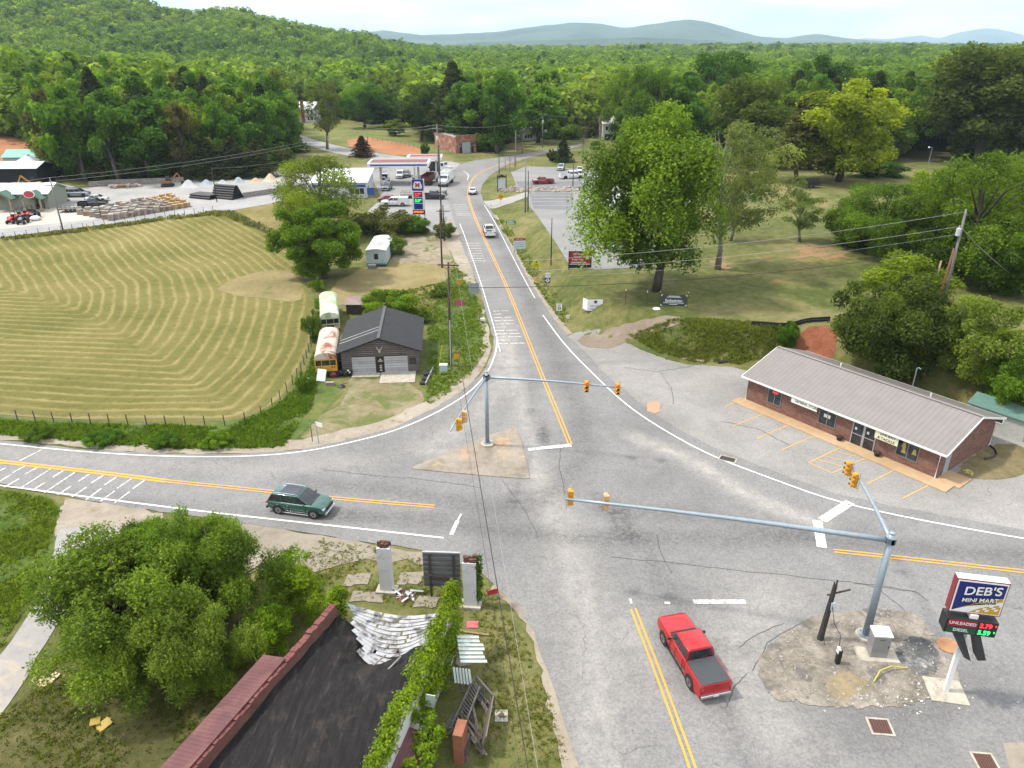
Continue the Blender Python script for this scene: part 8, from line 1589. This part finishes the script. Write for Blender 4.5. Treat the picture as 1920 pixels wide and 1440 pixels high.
x, y, z = PX(1262, 577); r = thing('banner_sign', 'dark Esthetician banner tied between two posts', 'sign', (x, y, z), -.10); p_ = MB().box(-1.65, -.03, .25, 1.65, 0, 1.75).build('banner', plain('banner_charcoal', (.045, .05, .05), .6), r); text('lettering', 'Esthetician', .5, (0, -.04, .95), WT, p_, bold=.01); m = MB(); [m.box(-w_, -.036, zz_1, w_, -.031, zz_1 + .07) for zz_1, w_ in ((1.52, .7), (1.38, .9), (.62, 1.3), (.42, .5))]; m.build('small_print', WT, p_); [MB().bar((q, .05, -.1), (q, .05, 2.0), .05, .05).build('post', BLACK, r) for q in (-1.75, 1.75)]; [MB().bar((q, .05, 2.0), (q, .05, 2.14), .07, .07).build('post_cap', WHITE, r) for q in (-1.75, 1.75)]; m = MB(); [m.prism([(sx_1 * 1.63, 1.73 if sz_1 > 0 else .27), (sx_1 * 1.4, 1.73 if sz_1 > 0 else .27), (sx_1 * 1.63, 1.5 if sz_1 > 0 else .5)], -.036, -.031, 'y') for sx_1 in (-1, 1) for sz_1 in (-1, 1)]; m.build('corner_mark', WT, p_)
for k, (px_, py_) in enumerate([(1172, 572), (1212, 575)]): p = PX(px_, py_); r = thing('marker_post', ['thin black post with white cap furthest from the banner', 'thin black post with white cap nearest the banner'][k], 'post', p); MB().bar((0, 0, 0), (0, 0, 1.9), .05, .05).build('post', BLACK, r); MB().bar((0, 0, 1.9), (0, 0, 2.15), .08, .08).build('cap', WHITE, r)
p = PX(1231, 579); m = MB(); m.lathe([(.5, 0), (.42, .1), (.1, .14)], (p[0], p[1], p[2]), 14); tag(m.build('pale_stone', WHITE), 'flat white stone in the grass below the banner', 'stone')
x, y, z = PX(941, 357); r = thing('kiosk_sign', 'tall dark framed kiosk sign with white notice panel', 'sign', (x, y, z)); [MB().box(q - .1, -.1, -.2, q + .1, .1, 3.6).build('post', BLACK, r) for q in (-1, 1)]; MB().box(-.9, -.06, .5, .9, 0, 2.6).build('panel', plain('kiosk_pale', (.5, .55, .57), .4), r); m = MB(); m.prism([(-1.3, 3.0), (1.3, 3.0), (0, 3.7)], -.25, .25, 'y'); m.build('roof', BLACK, r)
x, y, z = PX(956, 320); r = thing('post_frame', 'tall empty wooden frame sign at the inside of the bend', 'sign', (x, y, z)); [MB().bar((q, 0, 0), (q, 0, 4.5), .16, .16).build('post', WOODG, r) for q in (-1.3, 0, 1.3)]; MB().bar((-1.6, 0, 4.4), (1.6, 0, 4.4), .12, .2).build('rail', WOODG, r); MB().box(-.8, -.06, 2.8, .8, .0, 3.8).build('panel', plain('frame_panel', (.45, .45, .42)), r)
x, y, z = PX(889, 562); r = thing('highway_sign', 'grey back of a roadside sign with H shaped brackets', 'sign', (x, y, z), .1); MB().box(-.75, -.02, 1.0, .75, .02, 2.5).build('plate', plain('plate_back', (.36, .39, .42), .5, .3), r); m = MB(); m.box(-.45, -.07, .0, -.35, -.021, 2.6); m.box(.35, -.07, .0, .45, -.021, 2.6); m.box(-.35, -.06, 1.7, .35, -.021, 1.8); m.build('bracket', GALV, r)
x, y, z = PX(862, 540); r = thing('warning_sign', 'tilted yellow sign behind the crossarm pole', 'sign', (x, y, z), .3); MB().box(-.45, -.03, .7, .45, 0, 1.4).build('plate', YO, r); MB().bar((0, .03, 0), (0, .03, 1.4), .05, .05).build('post', GALV, r)
x, y, z = PX(863, 590); r = thing('yard_sign', 'faded red sign fixed behind the crossarm pole', 'sign', (x, y, z)); MB().box(-.75, -.03, 1.3, .65, 0, 2.2).build('plate', plain('sign_faded_red', (.36, .10, .12), .6, 0, .3, 3), r); [MB().bar((q, .03, 0), (q, .03, 2.2), .05, .05).build('post', GALV, r) for q in (-.5, .4)]
x, y, z = PX(853, 685); r = thing('yellow_marker', 'yellow cable marker sign at the foot of the crossarm pole', 'sign', (x, y, z)); MB().box(-.1, -.2, .9, .6, -.17, 1.5).build('plate', YO, r); MB().bar((.0, -.15, 0), (.0, -.15, 1.5), .04, .04).build('post', GALV, r)
x, y, z = PX(832, 696); r = thing('utility_box', 'pale green utility box beside the crossarm pole', 'box', (x, y, z)); MB().box(-.42, -.3, 0, .42, .3, .8).build('body', plain('box_pale_green', (.42, .52, .47), .6), r, bevel=.03); MB().box(-.46, -.34, .8, .46, .34, .86).build('lid', plain('box_lid', (.5, .58, .54)), r)
p = PX(823, 688); tag(MB().bar((p[0], p[1], 0), (p[0] + .45, p[1] + .2, 2.6), .06, .06).build('guy_guard', plain('guard_yellow', (.6, .45, .02), .5)), 'slanting yellow guy wire guard beside the utility box', 'guard'); p = PX(905, 606); tag(MB().cbox((p[0], p[1], .55), (.55, .3, .3)).build('mailbox', WHITE), 'small white box in the grass beside the road', 'box')
x, y, z = PX(598, 832); r = thing('street_sign', 'leaning white street sign in the verge of the hay field', 'sign', (x, y, z), -.5); MB().bar((0, 0, 0), (-.1, 0, 2.3), .06, .06).build('post', GALV, r); MB().box(-.1, -.03, 1.9, .7, 0, 2.3).build('plate', WHITE, r); x, y, z = PX(586, 828); r = thing('marker_post', 'thin dark post beside the leaning street sign', 'post', (x, y, z)); MB().bar((0, 0, 0), (0, 0, 2.2), .06, .06).build('post', WOODP, r); MB().bar((0, -.05, 1.7), (0, -.05, 2.1), .12, .03).build('plate', GALV, r)
p = PX(100, 452); tag(MB().bar((p[0] + 4, p[1] + 6, p[2]), (p[0] + 3.4, p[1] + 6, p[2] + 1.9), .12, .12).build('gas_marker', plain('guard_yellow', (.6, .45, .02))), 'short yellow marker post by the far fence', 'marker')
# logs and pipe on the bank edge
a, b = PX(1275, 673), PX(1325, 680); r = thing('log_bundle', 'pale broken timbers lying at the edge of the store lot', 'timber', (0, 0, 0)); m = MB(); [m.bar((a[0] + random.uniform(-.2, .2), a[1] + .2 * k, .12 + .1 * (k % 2)), (b[0] + random.uniform(-.4, .2), b[1] + .18 * k, .15), .2, .18) for k in range(4)]; m.build('timbers', plain('timber_pale', (.36, .29, .2), .9, 0, .3, 4), r); a, b = PX(1347, 681), PX(1371, 676); tag(MB().tube([(a[0], a[1], .2), (b[0], b[1], .22)], .22, 12).build('drain_pipe', PIPE), 'short black corrugated pipe at the edge of the store lot', 'pipe')
fence('black silt fence along the top of the bank', [(1415, 613), (1480, 612), (1555, 604)], 9, .7, 'silt_fence')
a_, b_ = PX(1408, 611), PX(1556, 602); a = [(a_[0] + (b_[0] - a_[0]) * t, a_[1] + (b_[1] - a_[1]) * t) for t in np.linspace(0, 1, 14)]; a = [(x, y, H1(x, y)) for x, y in a]; m = MB(); [m.bar((p[0], p[1], p[2] + .3), (q[0], q[1], q[2] + .3), .03, .6) for p, q in zip(a[:-1], a[1:])]; tag(m.build('silt_barrier', plain('barrier_black', (.02, .02, .02), .8)), 'black fabric barrier along the bank top', 'barrier')
# riprap
RK = plain('riprap_stone', (.36, .30, .26), .95, 0, .4, 2); rr_ = random.Random(4); m = MB()
for _ in range(160):
    p = PX(rr_.uniform(935, 1075), rr_.uniform(352, 361)); tilted(m, (p[0], p[1], p[2] + .12), (rr_.uniform(.3, .8), rr_.uniform(.3, .7), rr_.uniform(.2, .5)), rr_.random(), rr_.random(), rr_.random() * 3)
o = m.build('riprap_rubble', RK); o['kind'] = 'stuff'; o['label'] = 'band of broken stone below the upper lot'; o['category'] = 'stones'
lowwall('lot_kerb', 'low pale kerb wall across the upper lot', [(1000, 361), (1080, 359), (1120, 357)], .35, .3, CONC)
xh, yh, zh = PX(1155, 415); hb = house('pale_building', 'pale metal roofed building hidden behind the spreading tree', (xh, yh), R(2), 14, 9, 3.0, 4.4, WSD, WROOF, .4)
for k, (px_, lb) in enumerate([(1205, 'white car parked behind the spreading tree nearest its trunk'), (1165, 'silver car parked behind the spreading tree left branches')]): p = PX(px_, 478 if k == 0 else 470); vehicle(['white_car', 'silver_car'][k], lb, 'car', p, R(10), WHT if k == 0 else SIL, 4.6, 1.85, 1.5, .95, .95, 'sedan', detail=False)

# ---------------------------------------------------------------- air
hz = NT('haze_air'); hz.t.nodes.remove(hz.b); pv = hz.n('ShaderNodeVolumePrincipled'); pv.inputs['Color'].default_value = (.62, .80, 1.0, 1); pv.inputs['Density'].default_value = HAZE = 6.5e-5; pv.inputs['Anisotropy'].default_value = .2; hz.l(pv.outputs[0], hz.out.inputs['Volume'])
ho = MB().box(-14500, -400, -75, 14500, 14500, 900).build('haze', hz.mat); ho['kind'] = 'stuff'; ho['label'] = 'thin blue haze in the air'; ho['category'] = 'haze'

# lettering becomes plain mesh
bpy.context.view_layer.update(); dg_ = bpy.context.evaluated_depsgraph_get()
for o in [o for o in S.objects if o.type == 'FONT']:
    me = bpy.data.meshes.new_from_object(o.evaluated_get(dg_)); n = bpy.data.objects.new(o.name.split('.')[0], me); COL.objects.link(n); n.parent = o.parent; n.location = o.location; n.rotation_euler = o.rotation_euler; n.scale = o.scale; bpy.data.objects.remove(o)
